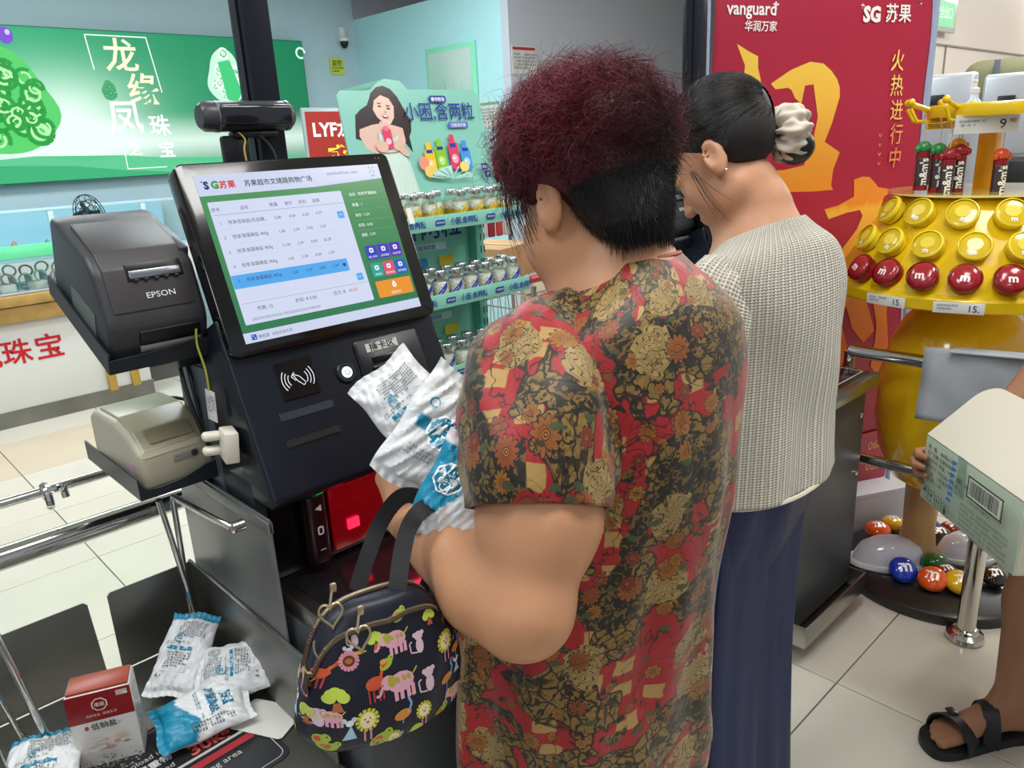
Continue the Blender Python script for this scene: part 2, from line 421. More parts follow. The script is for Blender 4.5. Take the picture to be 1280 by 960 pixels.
for i, (x, y, sx, sy) in enumerate([(0.9, .3, 1.2, .5), (-.6, 1.2, 1.2, .5), (2.6, -.3, 1.2, .5), (2.0, 2.9, 1.6, .6), (.5, 4.6, 1.6, .6), (4.4, .9, 1.6, .6), (7.0, .2, 1.6, .6), (3.0, 4.3, 1.2, .6)]):  # the last panel belongs to the lamp added for the background walls
    r = empty('ceiling_light', (x, y, 3.0)); tag(r, 'flat white ceiling light panel overhead, ' + ['above the shopper in the flowered blouse', 'left of the bagging shelf', 'above the right-hand aisle', 'above the candy rack', 'above the jewellery counter', 'behind the red banner', 'by the far right wall', 'added in front of the turquoise wall to brighten it'][i], 'ceiling light', 'ceiling light panels')
    b = MB(); b.box((0, 0, -.012), (sx + .06, sy + .06, .022), .004); b.done('frame', WHITE, r)
    b = MB(); b.box((0, 0, -.026), (sx, sy, .006)); b.done('diffuser', mat('lamp_diffuser', '#ffffff', .5, emit='#f4faff', estr=3.0), r)

# ------------------------------------------------------------------ green backlit jewellery sign
r = empty('lightbox_sign', (1.7, 6.5, 1.37)); tag(r, 'wide green backlit jewellery sign with jade pendants on the far left wall', 'sign')
b = MB(); b.box((1.715, 6.50, 1.888), (4.05, .09, 1.04), .004); o = b.done('sign_case', mat('sign_case_green', '#2c7a5c', .5)); o.parent = r; o.matrix_local = T(-1.7, -6.5, -1.37)
p = Print(.0008, .001); x0, x1, z0, z1 = -.30, 3.73, 1.375, 2.40
def mixc(a, b, t): t = max(0, min(1, t)); return tuple(a[i] * (1 - t) + b[i] * t for i in range(3))
def gs(x, y):
    d1 = lin('#1aa06c'); d2 = lin('#0c7a50'); wht = lin('#e9fff4'); mint = lin('#7ee8b4')
    c = mixc(d1, d2, (x - 1.6) / 2); g = math.exp(-((x - 1.75) / .45) ** 2 - ((y - 1.78) / .28) ** 2)
    c = mixc(c, mint, math.exp(-((x - 1.2) / 1.1) ** 2 - ((y - 1.8) / .45) ** 2) * .7)
    low = max(0, 1 - abs(y - 1.62) / .2); c = mixc(c, wht, min(1, g * 1.0 + low * .85)); return mixc(c, mint, max(0, (1.5 - y) / .2))
p.grid(x0, z0, x1, z1, 60, 24, gs)
p.poly([(-.3, 1.375), (3.73, 1.375), (3.73, 1.43), (3.2, 1.47), (2.8, 1.44), (2.4, 1.50), (2.1, 1.53), (1.8, 1.50), (1.5, 1.55), (1.2, 1.53), (.8, 1.57), (.3, 1.52), (-.3, 1.56)], '#59c78e')
p.poly([(-.3, 1.375), (2.6, 1.375), (2.1, 1.42), (1.75, 1.47), (1.4, 1.49), (1.0, 1.45), (.5, 1.5), (-.3, 1.47)], '#35b074')
def jade(cx, cy, rx, ry, c1, c2, c3, seed, n):
    q = random.Random(seed); pts = [(cx + rx * (1 + .06 * math.sin(5 * a + seed)) * math.cos(a) * (1 - .25 * math.sin(a)), cy + ry * math.sin(a)) for a in [2 * PI * i / 40 for i in range(40)]]
    p.poly(pts, c1)
    for k in range(n):
        a = q.uniform(0, 2 * PI); d = math.sqrt(q.random()) * .8; x = cx + rx * d * math.cos(a) * (1 - .25 * math.sin(a)); y = cy + ry * d * math.sin(a); rr = q.uniform(.12, .26) * rx; s0 = q.uniform(0, 360)
        p.arc(x, y, rr, s0, s0 + 290, rr * .36, c2, 12); p.arc(x, y, rr * .62, s0 + 120, s0 + 420, rr * .22, c3, 10)
jade(1.36, 1.93, .34, .36, '#55d06a', '#1e9a3a', '#b9f7b0', 3, 46)
p.ell(1.47, 2.33, .045, .055, '#7a4fd0'); p.ell(1.485, 2.35, .015, .018, '#d9c8ff')
jade(2.97, 2.10, .15, .21, '#c9f7dd', '#f4fff9', '#3fc27c', 9, 22); p.poly([(2.9, 2.2), (3.0, 2.22), (3.07, 1.98), (3.02, 1.9), (2.94, 1.92)], '#3fcb7c')
jade(2.05, 1.985, .05, .07, '#3fa86e', '#1b7a48', '#86d8a8', 5, 8)
p.line([(1.92 + .05, 2.12), (1.90 + .05, 2.352), (2.37, 2.352), (2.42, 1.97)], .008, '#f4fff8'); p.line([(2.07, 1.56), (2.07, 1.43), (2.36, 1.43)], .007, '#f4fff8')
for ch, x, z, s in (('龙', 2.17, 2.225, .24), ('缘', 2.29, 1.99, .24), ('凤', 2.12, 1.80, .25), ('珠', 2.36, 1.735, .16), ('宝', 2.38, 1.56, .13), ('之', 2.15, 1.57, .10)):
    p.text(ch, x, z - s * .38, s, '#fff3d0' if ch in '龙缘' else '#ffffff', 'c', .015)
for i in range(9): p.text('翡翠玉石传承东方美'[i], 3.31, 2.25 - i * .038, .034, '#d9ffe9', 'c')
p.arc(3.63, 2.29, .04, 0, 300, .016, '#d9ffe9')
o = p.done('sign_print', print_mat('backlit_print', .5, 1.08)); o.parent = r; o.matrix_local = T(-1.7, -6.5, -1.37) @ T(0, 6.452, 0) @ XZ

# ------------------------------------------------------------------ jewellery counters
r = empty('jewellery_counter', (.8, 5.4, 0)); tag(r, 'white jewellery counter with red lettering and a gold-trimmed glass case on top', 'display counter')
def part(b, name, m, par, off, sharp=40): o = b.done(name, m, None, None, sharp); o.parent = par; o.matrix_local = T(-off[0], -off[1], -off[2]); return o
off = (.8, 5.4, 0)
b = MB(); b.box((.55, 5.42, .36), (2.1, .44, .52), .004); part(b, 'base', mat('counter_white', '#d9d9d6', .35), r, off)
b = MB(); b.box((.55, 5.42, .05), (2.12, .42, .1)); b.box((.55, 5.2, .095), (2.12, .01, .012)); part(b, 'plinth', DSTEEL, r, off)
b = MB(); b.box((.55, 5.40, .665), (2.14, .5, .09), .006); b.box((.55, 5.38, .745), (2.14, .5, .06), .006); part(b, 'wood_trim', mat('gold_wood', '#a8864a', .4, vary=.2, vscale=12), r, off)
b = MB(); b.box((.55, 5.40, .785), (2.1, .46, .012)); part(b, 'case_floor', mat('display_white', '#cfd6e6', .5), r, off)
b = MB(); b.box((.55, 5.17, .89), (2.1, .006, .20)); part(b, 'glass_front', GLASS, r, off)
b = MB(); b.box((.55, 5.40, 1.0), (2.12, .47, .008)); b.box((.55, 5.162, 1.015), (2.12, .012, .075), .003); part(b, 'case_top', mat('sign_reflection_green', '#6fe0a4', .12, vary=.1), r, off)  # bright green painted on for the reflection of the backlit sign
for x in (1.36, 1.5):
    b = MB(); b.box((x, 5.19, .37), (.05, .03, .56), .003); part(b, 'gold_post', GOLD, r, off)
p = Print(.0006)
for ch, x in (('缘', .55), ('凤', .73), ('珠', .89), ('宝', 1.06)): p.text(ch, x, .385, .16, '#c41e2a', 'c', .014)
o = p.done('lettering', INK); o.parent = r; o.matrix_local = T(-.8, -5.4, 0) @ T(0, 5.199, 0) @ XZ
def ringmesh(R, rr):
    b = MB(); b.tube([(R * math.cos(a), 0, R * math.sin(a)) for a in [2 * PI * i / 20 for i in range(20)]], rr, 6, True); return b
ord_ = ['first', 'second', 'third', 'fourth', 'fifth', 'sixth', 'seventh', 'eighth', 'ninth', 'tenth', 'eleventh', 'twelfth', 'thirteenth', 'fourteenth', 'fifteenth', 'sixteenth', 'seventeenth', 'eighteenth']
bang = [mat('jade_white', '#dfe6f2', .15), mat('jade_pale_green', '#a9d8c4', .15), mat('jade_rose', '#d8b6c0', .15)]
for row, (y, z, n) in enumerate([(5.26, .85, 9), (5.34, .89, 9)]):
    for i in range(n):
        b = ringmesh(.033, .006); o = b.done('bangle', bang[(i * 2 + row) % 3]); o.location = (.86 + i * .085 + row * .03, y, z + .01 * (i % 2)); o.rotation_euler = (.3, 0, rng.uniform(-.5, .5))
        tag(o, f"{['white', 'pale green', 'rosy'][(i * 2 + row) % 3]} jade bangle, {['front', 'back'][row]} row of the glass case, {ord_[i]} from the left", 'bangle', 'bangles in the jewellery case')
        b = MB(); b.lathe([(.02, 0), (.02, z - .791 - .036 + .01 * (i % 2))], 10); s_ = b.done('holder', mat('display_white', '#cfd6e6'), None); s_.parent = o; s_.matrix_parent_inverse = Matrix.Identity(4); s_.matrix_local = Matrix.Rotation(-o.rotation_euler.z, 4, 'Z') @ Matrix.Rotation(-.3, 4, 'X') @ T(0, 0, 0); s_.location = (0, 0, -(z - .791 + .01 * (i % 2))); s_.rotation_euler = (0, 0, 0)
for i, (x, y) in enumerate([(.80, 5.24), (.92, 5.22), (.88, 5.34), (1.08, 5.22)]):
    b = MB(); b.box((0, 0, .022), (.085, .06, .044), .004); o = b.done('jewel_box', WHITE); o.location = (x, y + .0, .792); o.rotation_euler.z = .2 * i
    tag(o, 'small white jewel box lying in the glass case, ' + ['at the left end', 'second from the left', 'behind the others', 'rightmost'][i], 'box', 'jewel boxes in the glass case')
r = empty('glass_showcase', (.9, 6.1, 0)); off = (.9, 6.1, 0); tag(r, 'pale blue glass showcase of crystals standing under the green backlit sign', 'display counter')
b = MB(); b.box((1.0, 6.2, .44), (2.6, .5, .88), .004); part(b, 'base', mat('counter_white', '#d9d9d6'), r, off)
b = MB(); b.box((1.0, 6.2, .89), (2.6, .5, .02)); b.box((1.0, 6.44, 1.05), (2.6, .02, .3)); part(b, 'case_back', mat('showcase_blue', '#a9d3e6', .4), r, off)
b = MB(); b.box((1.0, 5.96, 1.05), (2.6, .006, .3)); part(b, 'glass_front', GLASS, r, off)
b = MB()
for x in (-.3, .55, 1.4, 2.0, 2.3): b.box((x, 5.955, 1.05), (.035, .02, .3), .002)
b.box((1.0, 5.955, 1.205), (2.6, .03, .018), .002); part(b, 'case_frame', mat('frame_pale', '#c4dbe6', .3), r, off)
for i in range(12):
    b = MB(); hh = rng.uniform(.05, .11); b.lathe([(.022, 0), (.03, hh * .5), (.012, hh * .9), (0, hh)], 6); o = b.done('crystal', mat(['crystal_white', 'crystal_green', 'crystal_orange'][(i * 7) % 3], ['#d8e4ee', '#9fd0c0', '#e0a080'][(i * 7) % 3], .2), None, None, None)
    o.location = (1.0 + i * .095, 6.05 + .05 * (i % 3), .901); tag(o, f"{['white', 'green', 'orange'][(i * 7) % 3]} crystal ornament in the far showcase, {ord_[i]} from the left", 'ornament', 'crystals in the far showcase')
r = empty('desk_fan', (1.5, 5.38, 1.004)); tag(r, 'black wire desk fan standing on the jewellery counter behind the receipt printer', 'fan')
o_ = (0, 0, 0)
b = MB(); b.lathe([(.07, 0), (.07, .012), (.02, .02), (.014, .09)], 20); b.done('base', BLACK, r)
Mf = T(-.02, -.02, .17) @ RZ(35) @ RX(80)
b = MB()
for s_ in (-.03, .03):
    for rr_ in (.125, .09, .055): b.tube([(Mf @ Vector((rr_ * math.cos(a), rr_ * math.sin(a), s_ * (1.1 - (rr_ / .125) ** 2 * .8)))) for a in [2 * PI * k / 28 for k in range(28)]], .0028, 5, True)
    for k in range(14): a = 2 * PI * k / 14; b.tube([Mf @ Vector((.125 * q * math.cos(a), .125 * q * math.sin(a), s_ * (1.1 - q * q * .8))) for q in (.2, .5, .8, 1)], .0018, 4)
b.done('cage', BLACK, r)
for k in range(3):
    b = MB(); b.box((.05, 0, 0), (.085, .05, .004), .001, M=Mf @ RZ(120 * k) @ RX(15)); b.done('blade', mat('fan_blade', '#2b3338', .3), r)
b = MB(); b.lathe([(.0, -.11), (.035, -.10), (.04, -.03), (.02, 0)], 16, Mf); b.done('motor', BLACK, r)

# ------------------------------------------------------------------ things on the far walls
r = empty('security_camera', (4.20, 6.50, 2.40)); tag(r, 'small white dome security camera fixed in the far wall corner', 'camera')
b = MB(); b.box((0, .03, .10), (.05, .04, .10), .005); b.lathe([(.045, .03), (.045, .055), (.03, .065)], 16); b.done('housing', WHITE, r)
b = MB(); b.ell((0, 0, .02), (.036, .036, .05), 16, 10); b.done('lens_dome', BLACK, r)
r = empty('wall_sign', (4.12, 6.53, 2.22)); tag(r, 'small square yellow notice below the dome camera', 'sign')
b = MB(); b.box((0, .01, 0), (.14, .006, .14)); b.done('panel', mat('notice_yellow', '#c8d64a', .5), r)
p = Print(.0008); p.text('监控', 0, .012, .052, '#333311', 'c', .01); p.squiggle(-.055, 0, .11, .055, 2, '#333311', 3); p.done('print', INK, r, T(0, .006, 0) @ XZ)
r = empty('framed_picture', (4.345, 5.18, 1.8)); tag(r, 'green-lit framed plant picture hanging on the turquoise wall', 'picture')
MY = RZ(-90) @ XZ   # faces -X
b = MB(); b.box((-.012, 0, 0), (.024, .62, .9), .004); b.done('frame', mat('green_lit_frame', '#8fe3bd', .25), r)  # mint colour stands for green light on the frame edges
p = Print(.001); p.grid(-.27, -.41, .27, .41, 6, 8, lambda x, y: mixc(lin('#7fbfae'), lin('#c9d9d4'), (y + .4) / .8 + .2 * math.sin(9 * x)))
for k in range(26): a = rng.uniform(20, 160); L_ = rng.uniform(.12, .38); x = .04 + .02 * rng.random(); p.poly([(x - .008, -.25), (x + L_ * math.cos(math.radians(a)), -.25 + L_ * math.sin(math.radians(a)) + .1), (x + .012, -.24)], ['#dff5e8', '#4fae80', '#2f8a60', '#a9e0c4'][k % 4])
p.done('picture', GLOSSINK, r, T(-.026, 0, 0) @ MY)
for i, (px, py, c, lab) in enumerate([(655, 75, '#b03a3a', 'white notice with a red heading pinned on the grey wall behind the curly hair'), (612, 143, '#7aa890', 'pale green notice sheet on the turquoise wall edge by the candy rack')]):
    q = AX(px, py, 1, 4.495) if i == 0 else AX(px, py, 0, 4.345); r = empty('notice', q); tag(r, lab, 'notice'); Mx = XZ if i == 0 else MY
    b = MB(); b.box((0, 0, 0), (.26, .2, .004), M=Mx); b.done('sheet', mat('paper', '#d8d8d4', .6), r)
    p = Print(.0008, .004); p.rect(-.12, .07, .12, .09, c); p.squiggle(-.11, .05, .22, .12, 5, '#7a7f84', i); p.done('print', INK, r, Mx)
# red floor-standing poster
r = empty('poster_stand', (2.51, 4.0, 0)); tag(r, 'red floor-standing poster with white and yellow lettering beside the green sign', 'poster')
b = MB(); b.box((0, 0, 1.0), (.50, .02, 1.42), .004); b.done('frame', mat('grey_frame', '#9aa6aa', .35, .5), r)
b = MB(); b.box((0, 0, .15), (.03, .03, .3)); b.box((0, 0, .012), (.36, .3, .024), .006); b.done('stand', DSTEEL, r)
p = Print(.0008); p.rect(-.235, .31, .235, 1.69, '#a8322c'); p.text('LYF龙缘凤', -.20, 1.56, .10, '#ffffff', 'l', .03); p.text('盛大', -.13, 1.38, .15, '#f3e04a', 'l', .03); p.text('开业', -.13, 1.20, .15, '#f3e04a', 'l', .03); p.done('print', INK, r, T(0, -.0105, 0) @ XZ)
# exit sign and lamps far right
r = empty('exit_sign', AX(1177, 18, 1, 2.15)); tag(r, 'green lit exit sign hanging on the far right wall', 'sign')
b = MB(); b.box((0, .0, 0), (.52, .03, .22), .004); b.box((0, 0, .16), (.6, .05, .05), .004); b.done('case', mat('sign_grey', '#b9bfb9', .4), r)
p = Print(.001); p.rect(-.22, -.08, .22, .08, '#8fe0a8'); p.text('安全出口', 0, -.02, .085, '#f0fff2', 'c', .01); p.done('panel', print_mat('exit_glow', .5, 1.1), r, T(0, -.016, 0) @ XZ)
area('wall_washer_lamp', (9.2, 1.7, 2.8), (.5, .2), 12, (1, .97, .9), (8.7, 2.2, 1.8))
# pos machines seen from behind, at the far right
def cone_pts(n, r): return [(r * math.cos(2 * PI * i / n), r * math.sin(2 * PI * i / n)) for i in range(n)]
for i, (px, py, xx) in enumerate([(1180, 136, 4.3), (1268, 138, 4.15)]):
    q = AX(px, py, 0, xx); r = empty('checkout_terminal', (q.x, q.y, 0)); tag(r, 'silver checkout terminal seen from behind, ' + ['just right of the red banner', 'at the right edge of the photo'][i], 'checkout machine', 'silver checkout terminals')
    b = MB(); b.box((0, 0, q.z - .02), (.05, .27, .36), .02, 3); b.done('screen_back', mat('silver_paint', '#b9bec6', .3, .4), r)
    b = MB(); b.box((-.03, .03, q.z + .03), (.012, .07, .07), .004); b.done('camera_module', BLACK, r)
    b = MB(); b.box((.03, 0, .62), (.07, .12, 1.0), .01); b.box((.0, 0, .45), (.3, .26, .9), .01); b.done('body', mat('body_grey', '#8f949b', .4, .3), r)
    b = MB(); b.box((-.12, 0, q.z - .32), (.06, .22, .22), .01); b.done('printer_unit', BLACK, r)
q = AX(1217, 126, 0, 3.5); r = empty('sanitizer_bottle', (q.x, q.y, q.z - .12)); tag(r, 'clear plastic pump bottle between the two silver terminals', 'bottle')
b = MB(); b.lathe([(.035, 0), (.04, .01), (.04, .10), (.016, .13), (.016, .15)], 16); b.done('body', mat('cloudy_plastic', '#c9d6e0', .2, alpha=1), r)
b = MB(); b.lathe([(.018, .148), (.018, .165), (.006, .17), (.006, .19)], 12); b.box((-.01, 0, .192), (.04, .012, .008), .002); b.done('pump', WHITE, r)
b = MB(); b.box((0, 0, (q.z - .12) / 2 - (q.z - .12)), (.12, .12, q.z - .12), .004); b.done('holder', mat('body_grey', '#8f949b'), r)
q = AX(1262, 85, 0, 5.2); r = empty('backpack', (q.x, q.y, q.z - .1)); tag(r, 'olive green bag lying on top of a dark box at the upper right', 'bag')
b = MB(); b.box((0, 0, .02), (.3, .42, .26), .09, 5); b.done('body', mat('olive_cloth', '#6b6c52', .85, bump=.6, bscale=25), r)
b = MB(); b.box((-.155, .02, .02), (.012, .03, .24), .003); b.done('strap', mat('strap_grey', '#4c5560', .7), r)
r = empty('dark_crate', (q.x, q.y, 0)); tag(r, 'dark box with small white lettering under the olive bag', 'box')
b = MB(); b.box((0, 0, (q.z - .21) / 2), (.36, .52, q.z - .21), .01); b.done('body', mat('dark_brown', '#3d3733', .6), r)
p = Print(.0008); p.squiggle(-.22, q.z - .24, .2, .08, 2, '#d8d4cc', 5, .03); p.done('print', INK, r, T(-.181, 0, 0) @ MY)
# ================================================================== SELF-CHECKOUT KIOSKS
PANEL = mat('kiosk_panel_blue_black', '#141b26', .32, .35, coat=.15)
def loc2(par, off): return T(-off[0], -off[1], -off[2])
def make_kiosk(dx, label, full=True):
    r = empty('checkout_kiosk', (.667 + dx, 1.1, 0), label=label, cat='checkout machine', group='self-checkout kiosks')
    off = (.667, 1.1, 0); O = loc2(r, off)
    def put(b, name, m, sharp=40, par=None): return b.done(name, m, par or r, O if par is None else None, sharp)
    # lower cabinet
    b = MB(); b.box((.665, 1.08, .42), (.40, .46, .66), .006); put(b, 'cabinet', GREYB)
    b = MB(); b.box((.665, 1.10, .06), (.34, .36, .06)); b.box((.52, .80, .075), (.0, .0, .0)); put(b, 'plinth', BLACK)
    b = MB()
    for x in (.48, .84):
        for y in (.93, 1.25): b = MB(); b.lathe([(.022, 0), (.022, .012), (.008, .016), (.008, .05)], 12, T(x, y, 0)); put(b, 'levelling_foot', CHROME)
    b = MB(); b.box((.665, .845, .075), (.40, .085, .008)); b.box((.665, .803, .105), (.40, .006, .065), .002); b.box((.4675, .845, .105), (.006, .085, .065), .002); b.box((.8625, .845, .105), (.006, .085, .065), .002); b.box((.665, .868, .105), (.40, .03, .01)); put(b, 'kick_shelf', STEEL)
    for z in (.655, .47):
        b = MB(); b.lathe([(.009, 0), (.009, .004), (.006, .006)], 14, T(.835, .85, z) @ RX(90)); put(b, 'lock', CHROME)
    # side column behind the panel
    b = MB(); b.box((.56, 1.29, .84), (.20, .12, .60), .004); put(b, 'rear_column', mat('grey_column', '#5c646b', .4, .4))
    b = MB(); b.box((.655, 1.22, .855), (.385, .20, .23), .004); put(b, 'scanner_housing', mat('housing_grey', '#33373d', .4, .3))
    if full: b = MB(); b.box((.452, 1.235, .50), (.004, .37, .86), .001); b.box((.452, 1.235, .915), (.010, .37, .02), .002); put(b, 'side_panel', mat('side_steel', '#8f918f', .38, .75, vary=.15, vscale=3))
    # platter
    b = MB(); b.box((.67, .968, .765), (.405, .30, .04), .005); put(b, 'scale_frame', STEEL)
    b = MB(); b.box((.67, .965, .7865), (.36, .25, .004), .001); plate = put(b, 'scale_plate', mat('scale_black', '#17181b', .16, coat=.3))
    p = Print(.0003)
    if not full:
     for a, c in (((-.165, -.11), (.165, -.11)), ((.165, -.11), (.165, .11)), ((.165, .11), (-.165, .11)), ((-.165, .11), (-.165, -.11))): p.line([a, c], .003, '#b9bdc2')
    if not full: p.squiggle(-.05, .03, .12, .05, 2, '#9aa0a6', 3, .012); p.squiggle(-.05, -.03, .12, .03, 2, '#9aa0a6', 4)
    if p.V: p.done('print', INK, plate, T(.67, .965, .7886))
    # scanner alcove with its red light
    b = MB(); b.box((.66, 1.116, .86), (.36, .012, .14)); put(b, 'scanner_back', mat('alcove_black', '#08090b', .25))
    b = MB(); b.box((.70, 1.10, .865), (.235, .008, .125), .002); put(b, 'scanner_glass', mat('red_glass', '#2a0307', .08, emit='#ff0a24', estr=.13, coat=.5))
    b = MB(); b.box((.545, 1.085, .868), (.035, .03, .13), .008, 3); put(b, 'button_column', mat('button_column_dark', '#22090d', .3, coat=.4))
    p = Print(); p.poly([(-.006, .04), (.006, .046), (.006, .034)], '#d9d9d9'); p.rr(0, 0, .011, .016, .004, '#c9c9cc'); p.rr(0, 0, .006, .010, .002, '#301018'); p.rect(-.005, -.036, .005, -.034, '#aaa'[0:1] + 'aaaaaa'); p.done('icons', INK, r, O @ T(.545, 1.0695, .868) @ XZ)
    b = MB(); b.box((.55, 1.068, .937), (.016, .006, .006), .002); put(b, 'status_light', mat('green_led', '#20c060', .3, emit='#2cff7a', estr=1.6))
    b = MB(); b.box((.62, 1.088, .935), (.05, .004, .008)); b.box((.62, 1.092, .845), (.022, .004, .018)); b.box((.80, 1.088, .935), (.03, .004, .008)); put(b, 'red_scanner_lamp', mat('red_lamp', '#ff2030', .3, emit='#ff1530', estr=4))
    # tilted head: control panel
    prof = [(1.052, .965), (1.046, .952), (1.06, .936), (1.19, .925), (1.33, .935), (1.34, 1.15), (1.16, 1.23), (1.152, 1.197)]
    b = MB(); b.prism([(y, z) for y, z in prof], .402, T(.463, 0, 0) @ frame((0, 0, 0), (0, 1, 0), (0, 0, 1), (1, 0, 0)), .006, 3); put(b, 'control_panel', PANEL)
    PM = O @ frame_xy((.666, 1.052, .965), (1, 0, 0), (0, .399, .917))     # panel plane frame
    def onp(b, name, m, par=None): return b.done(name, m, r, PM)
    b = MB(); b.prism(rrect(.066, .062, .003), .003, T(-.101, .167, 0), .0008, 1); pad = onp(b, 'card_reader_pad', mat('pad_black', '#08090c', .22))
    p = Print(z0=.0034)
    for s_ in (-1, 1):
        for k in range(3): a0 = 0 if s_ > 0 else 180; p.arc(-.101 + s_ * .003, .167, .014 + .0055 * k, a0 - 38, a0 + 38, .0014, '#dfe6ee', 8)
    p.line([(-.109, .176), (-.098, .170), (-.090, .158), (-.094, .154), (-.103, .163), (-.109, .176)], .0013, '#dfe6ee'); p.line([(-.106, .164), (-.112, .172), (-.105, .178)], .0013, '#dfe6ee'); p.done('contactless_icon', INK, r, PM)
    b = MB(); b.lathe([(.0185, 0), (.0185, .004), (.0165, .006), (.012, .006), (.0115, .004)], 28, T(-.0125, .156, 0)); onp(b, 'power_button', BLACK)
    b = MB(); b.lathe([(.0095, 0), (.0095, .0055), (.008, .0065)], 24, T(-.0125, .156, 0)); onp(b, 'button_light', mat('ring_light', '#cfe6ff', .3, emit='#d8ecff', estr=1.4))
    p = Print(z0=.0068); p.arc(-.0125, .156, .0045, -230, 50, .0014, '#10213a'); p.line([(-.0125, .157), (-.0125, .1625)], .0014, '#10213a'); p.done('power_icon', INK, r, PM)
    b = MB(); b.prism(rrect(.135, .10, .008), .004, T(.083, .153, 0), .002, 2); rec = onp(b, 'card_slot_plate', mat('slot_plate', '#11151d', .3))
    b = MB(); b.box((.078, .164, .0052), (.07, .012, .003), .001); b.box((.078, .128, .0052), (.08, .05, .005), .002); onp(b, 'card_slot', mat('pad_black', '#08090c'))
    b = MB(); b.box((.070, .187, .0048), (.066, .015, .001)); onp(b, 'slot_label', mat('label_grey', '#b9b9b7', .4))
    p = Print(z0=.0056); p.text('插卡区', .070, .1817, .0150, '#15171b', 'c', .02, sx=1.2); p.done('print', INK, r, PM)
    b = MB(); b.prism(rrect(.097, .013, .002), .0015, T(-.102, .1125, 0), .0005, 1); onp(b, 'scan_window', mat('window_glass', '#3b4652', .08, .4))
    b = MB(); b.prism(rrect(.098, .010, .001), .0008, T(-.105, .0700, 0)); b.box((-.105, .0642, .0016), (.098, .0012, .002)); onp(b, 'receipt_slot', mat('slot_black', '#020203', .6))
    # monitor
    SM = O @ frame_xy((.666, 1.181, 1.316), (1, 0, 0), (0, .355, .933))
    b = MB(); b.prism(rrect(.398, .312, .016, 6), .034, T(0.001, .0005, -.034), .003, 2); mon = b.done('monitor', mat('monitor_black', '#08080a', .16, coat=.35), r, SM)
    b = MB(); b.prism(rrect(.30, .22, .01), .05, T(0, -.02, -.085), .004, 2); b.box((0, -.10, -.09), (.18, .12, .05), .005); b.done('monitor_back', NAVYBLK, mon, T(0, 0, 0))
    p = Print(.00004, .0003); Wh = '#d4dcf6'; ink = '#39425c'
    p.rect(-.171, -.136, .171, .136, '#2f7a54', '#4f9a5c')
    p.rect(-.171, -.136, .171, -.1195, Wh)
    p.poly([(-.171, .136), (-.171, .1025), (.034, .1030), (.046, .1092), (.171, .1092), (.171, .136)], Wh)
    p.rr(-.042, -.0075, .240, .1995, .002, '#d9e1fa')
    if full:
        p.rect(.0855, .0855, .165, .0858, '#9cc8a8')
        for v in (.074, .055, .036, .0175): p.rect(.088, v, .165, v + .0003, '#8fc09c')
        p.text('*', -.1630, .1190, .010, '#14307a', 'l', .04); p.text('S', -.159, .1135, .0165, '#14307a', 'l', .06); p.text('G', -.1475, .1135, .0165, '#3fa03c', 'l', .06)
        p.text('苏果', -.1345, .1135, .0135, '#d8331f', 'l', .03); p.text('苏果超市文靖路购物广场', -.0930, .1140, .0112, '#1e2436', 'l', .012)
        p.text('2023年06月26日 16:04', .0600, .1215, .0066, '#5a627c'); p.line([(.149, .128), (.149, .131), (.152, .131)], .0008, ink); p.line([(.156, .131), (.159, .131), (.159, .128)], .0008, ink); p.line([(.159, .124), (.159, .121), (.156, .121)], .0008, ink); p.line([(.152, .121), (.149, .121), (.149, .124)], .0008, ink); p.rect(.152, .1255, .156, .1265, ink); p.text('全屏', .1535, .1135, .004, ink, 'c')
        xs = (-.153, -.1055, -.0545, -.0276, -.0021, .0241)
        for x, t in zip(xs, ('序号', '品名', '数量', '单价', '折扣', '金额')): p.text(t, x, .0765, .0072, ink, 'c')
        p.rect(-.158, .0702, .075, .0707, '#5d667e')
        p.rect(-.162, -.0491, .0478, -.0272, '#54aef5')
        rows = (('1', '悦享低钠盐(无加碘...', '3.00', '4.59', '0.00', '9.77'), ('2', '悦享海藻碘盐 400g', '1.00', '2.39', '0.00', '2.39'), ('3', '悦享海藻碘盐 400g', '11.00', '2.39', '0.00', '26.29'), ('4', '悦享海藻碘盐 400g', '1.00', '2.39', '0.00', '2.39'), ('5', '悦享海藻碘盐 400g', '1.00', '2.39', '0.00', '2.39'))
        for k, rw in enumerate(rows):
            v = .0545 - .0235 * k
            for x, t in zip((-.1515, -.1395, -.054, -.0282, -.003, .0225), rw): p.text(t, x, v, .0068 if x != -.1395 else .0074, ink, 'l' if x == -.1395 else 'c')
            if k < 4: p.rect(-.158, v - .008, .05, v - .0078, '#b4bedc')
        p.ell(.0395, -.0378, .003, .003, '#143a8c'); p.rr(.0625, .0495, .0125, .0125, .001, '#4fb0f5'); p.rr(.0625, -.0628, .0125, .0125, .001, '#4fb0f5'); p.line([(.0595, .048), (.0625, .051), (.0655, .048)], .0008, '#e8f2ff'); p.line([(.0595, -.061), (.0625, -.064), (.0655, -.061)], .0008, '#e8f2ff')
        p.rect(-.160, -.0742, .074, -.0738, '#5d667e')
        p.text('件数: 15', -.1234, -.0875, .0078, ink, 'c'); p.text('折扣: ¥ 0.00', -.050, -.0865, .0078, ink, 'c'); p.text('合计: ¥', .0135, -.0865, .0078, ink, 'c'); p.text('40.05', .0405, -.0865, .0078, '#e0433c', 'c')
        p.squiggle(-.15, -.0975, .20, .007, 1, '#8b94ac', 9, .0042)
        for v, t in ((.0805, '品名 : 悦享海藻碘盐'), (.0615, '数量 : 1'), (.0425, '单价 : 2.39'), (.0240, '折扣 : 0.00'), (.0062, '金额 : 2.39')): p.text(t, .0905, v, .0066, '#eaf7ee', 'l', .01)
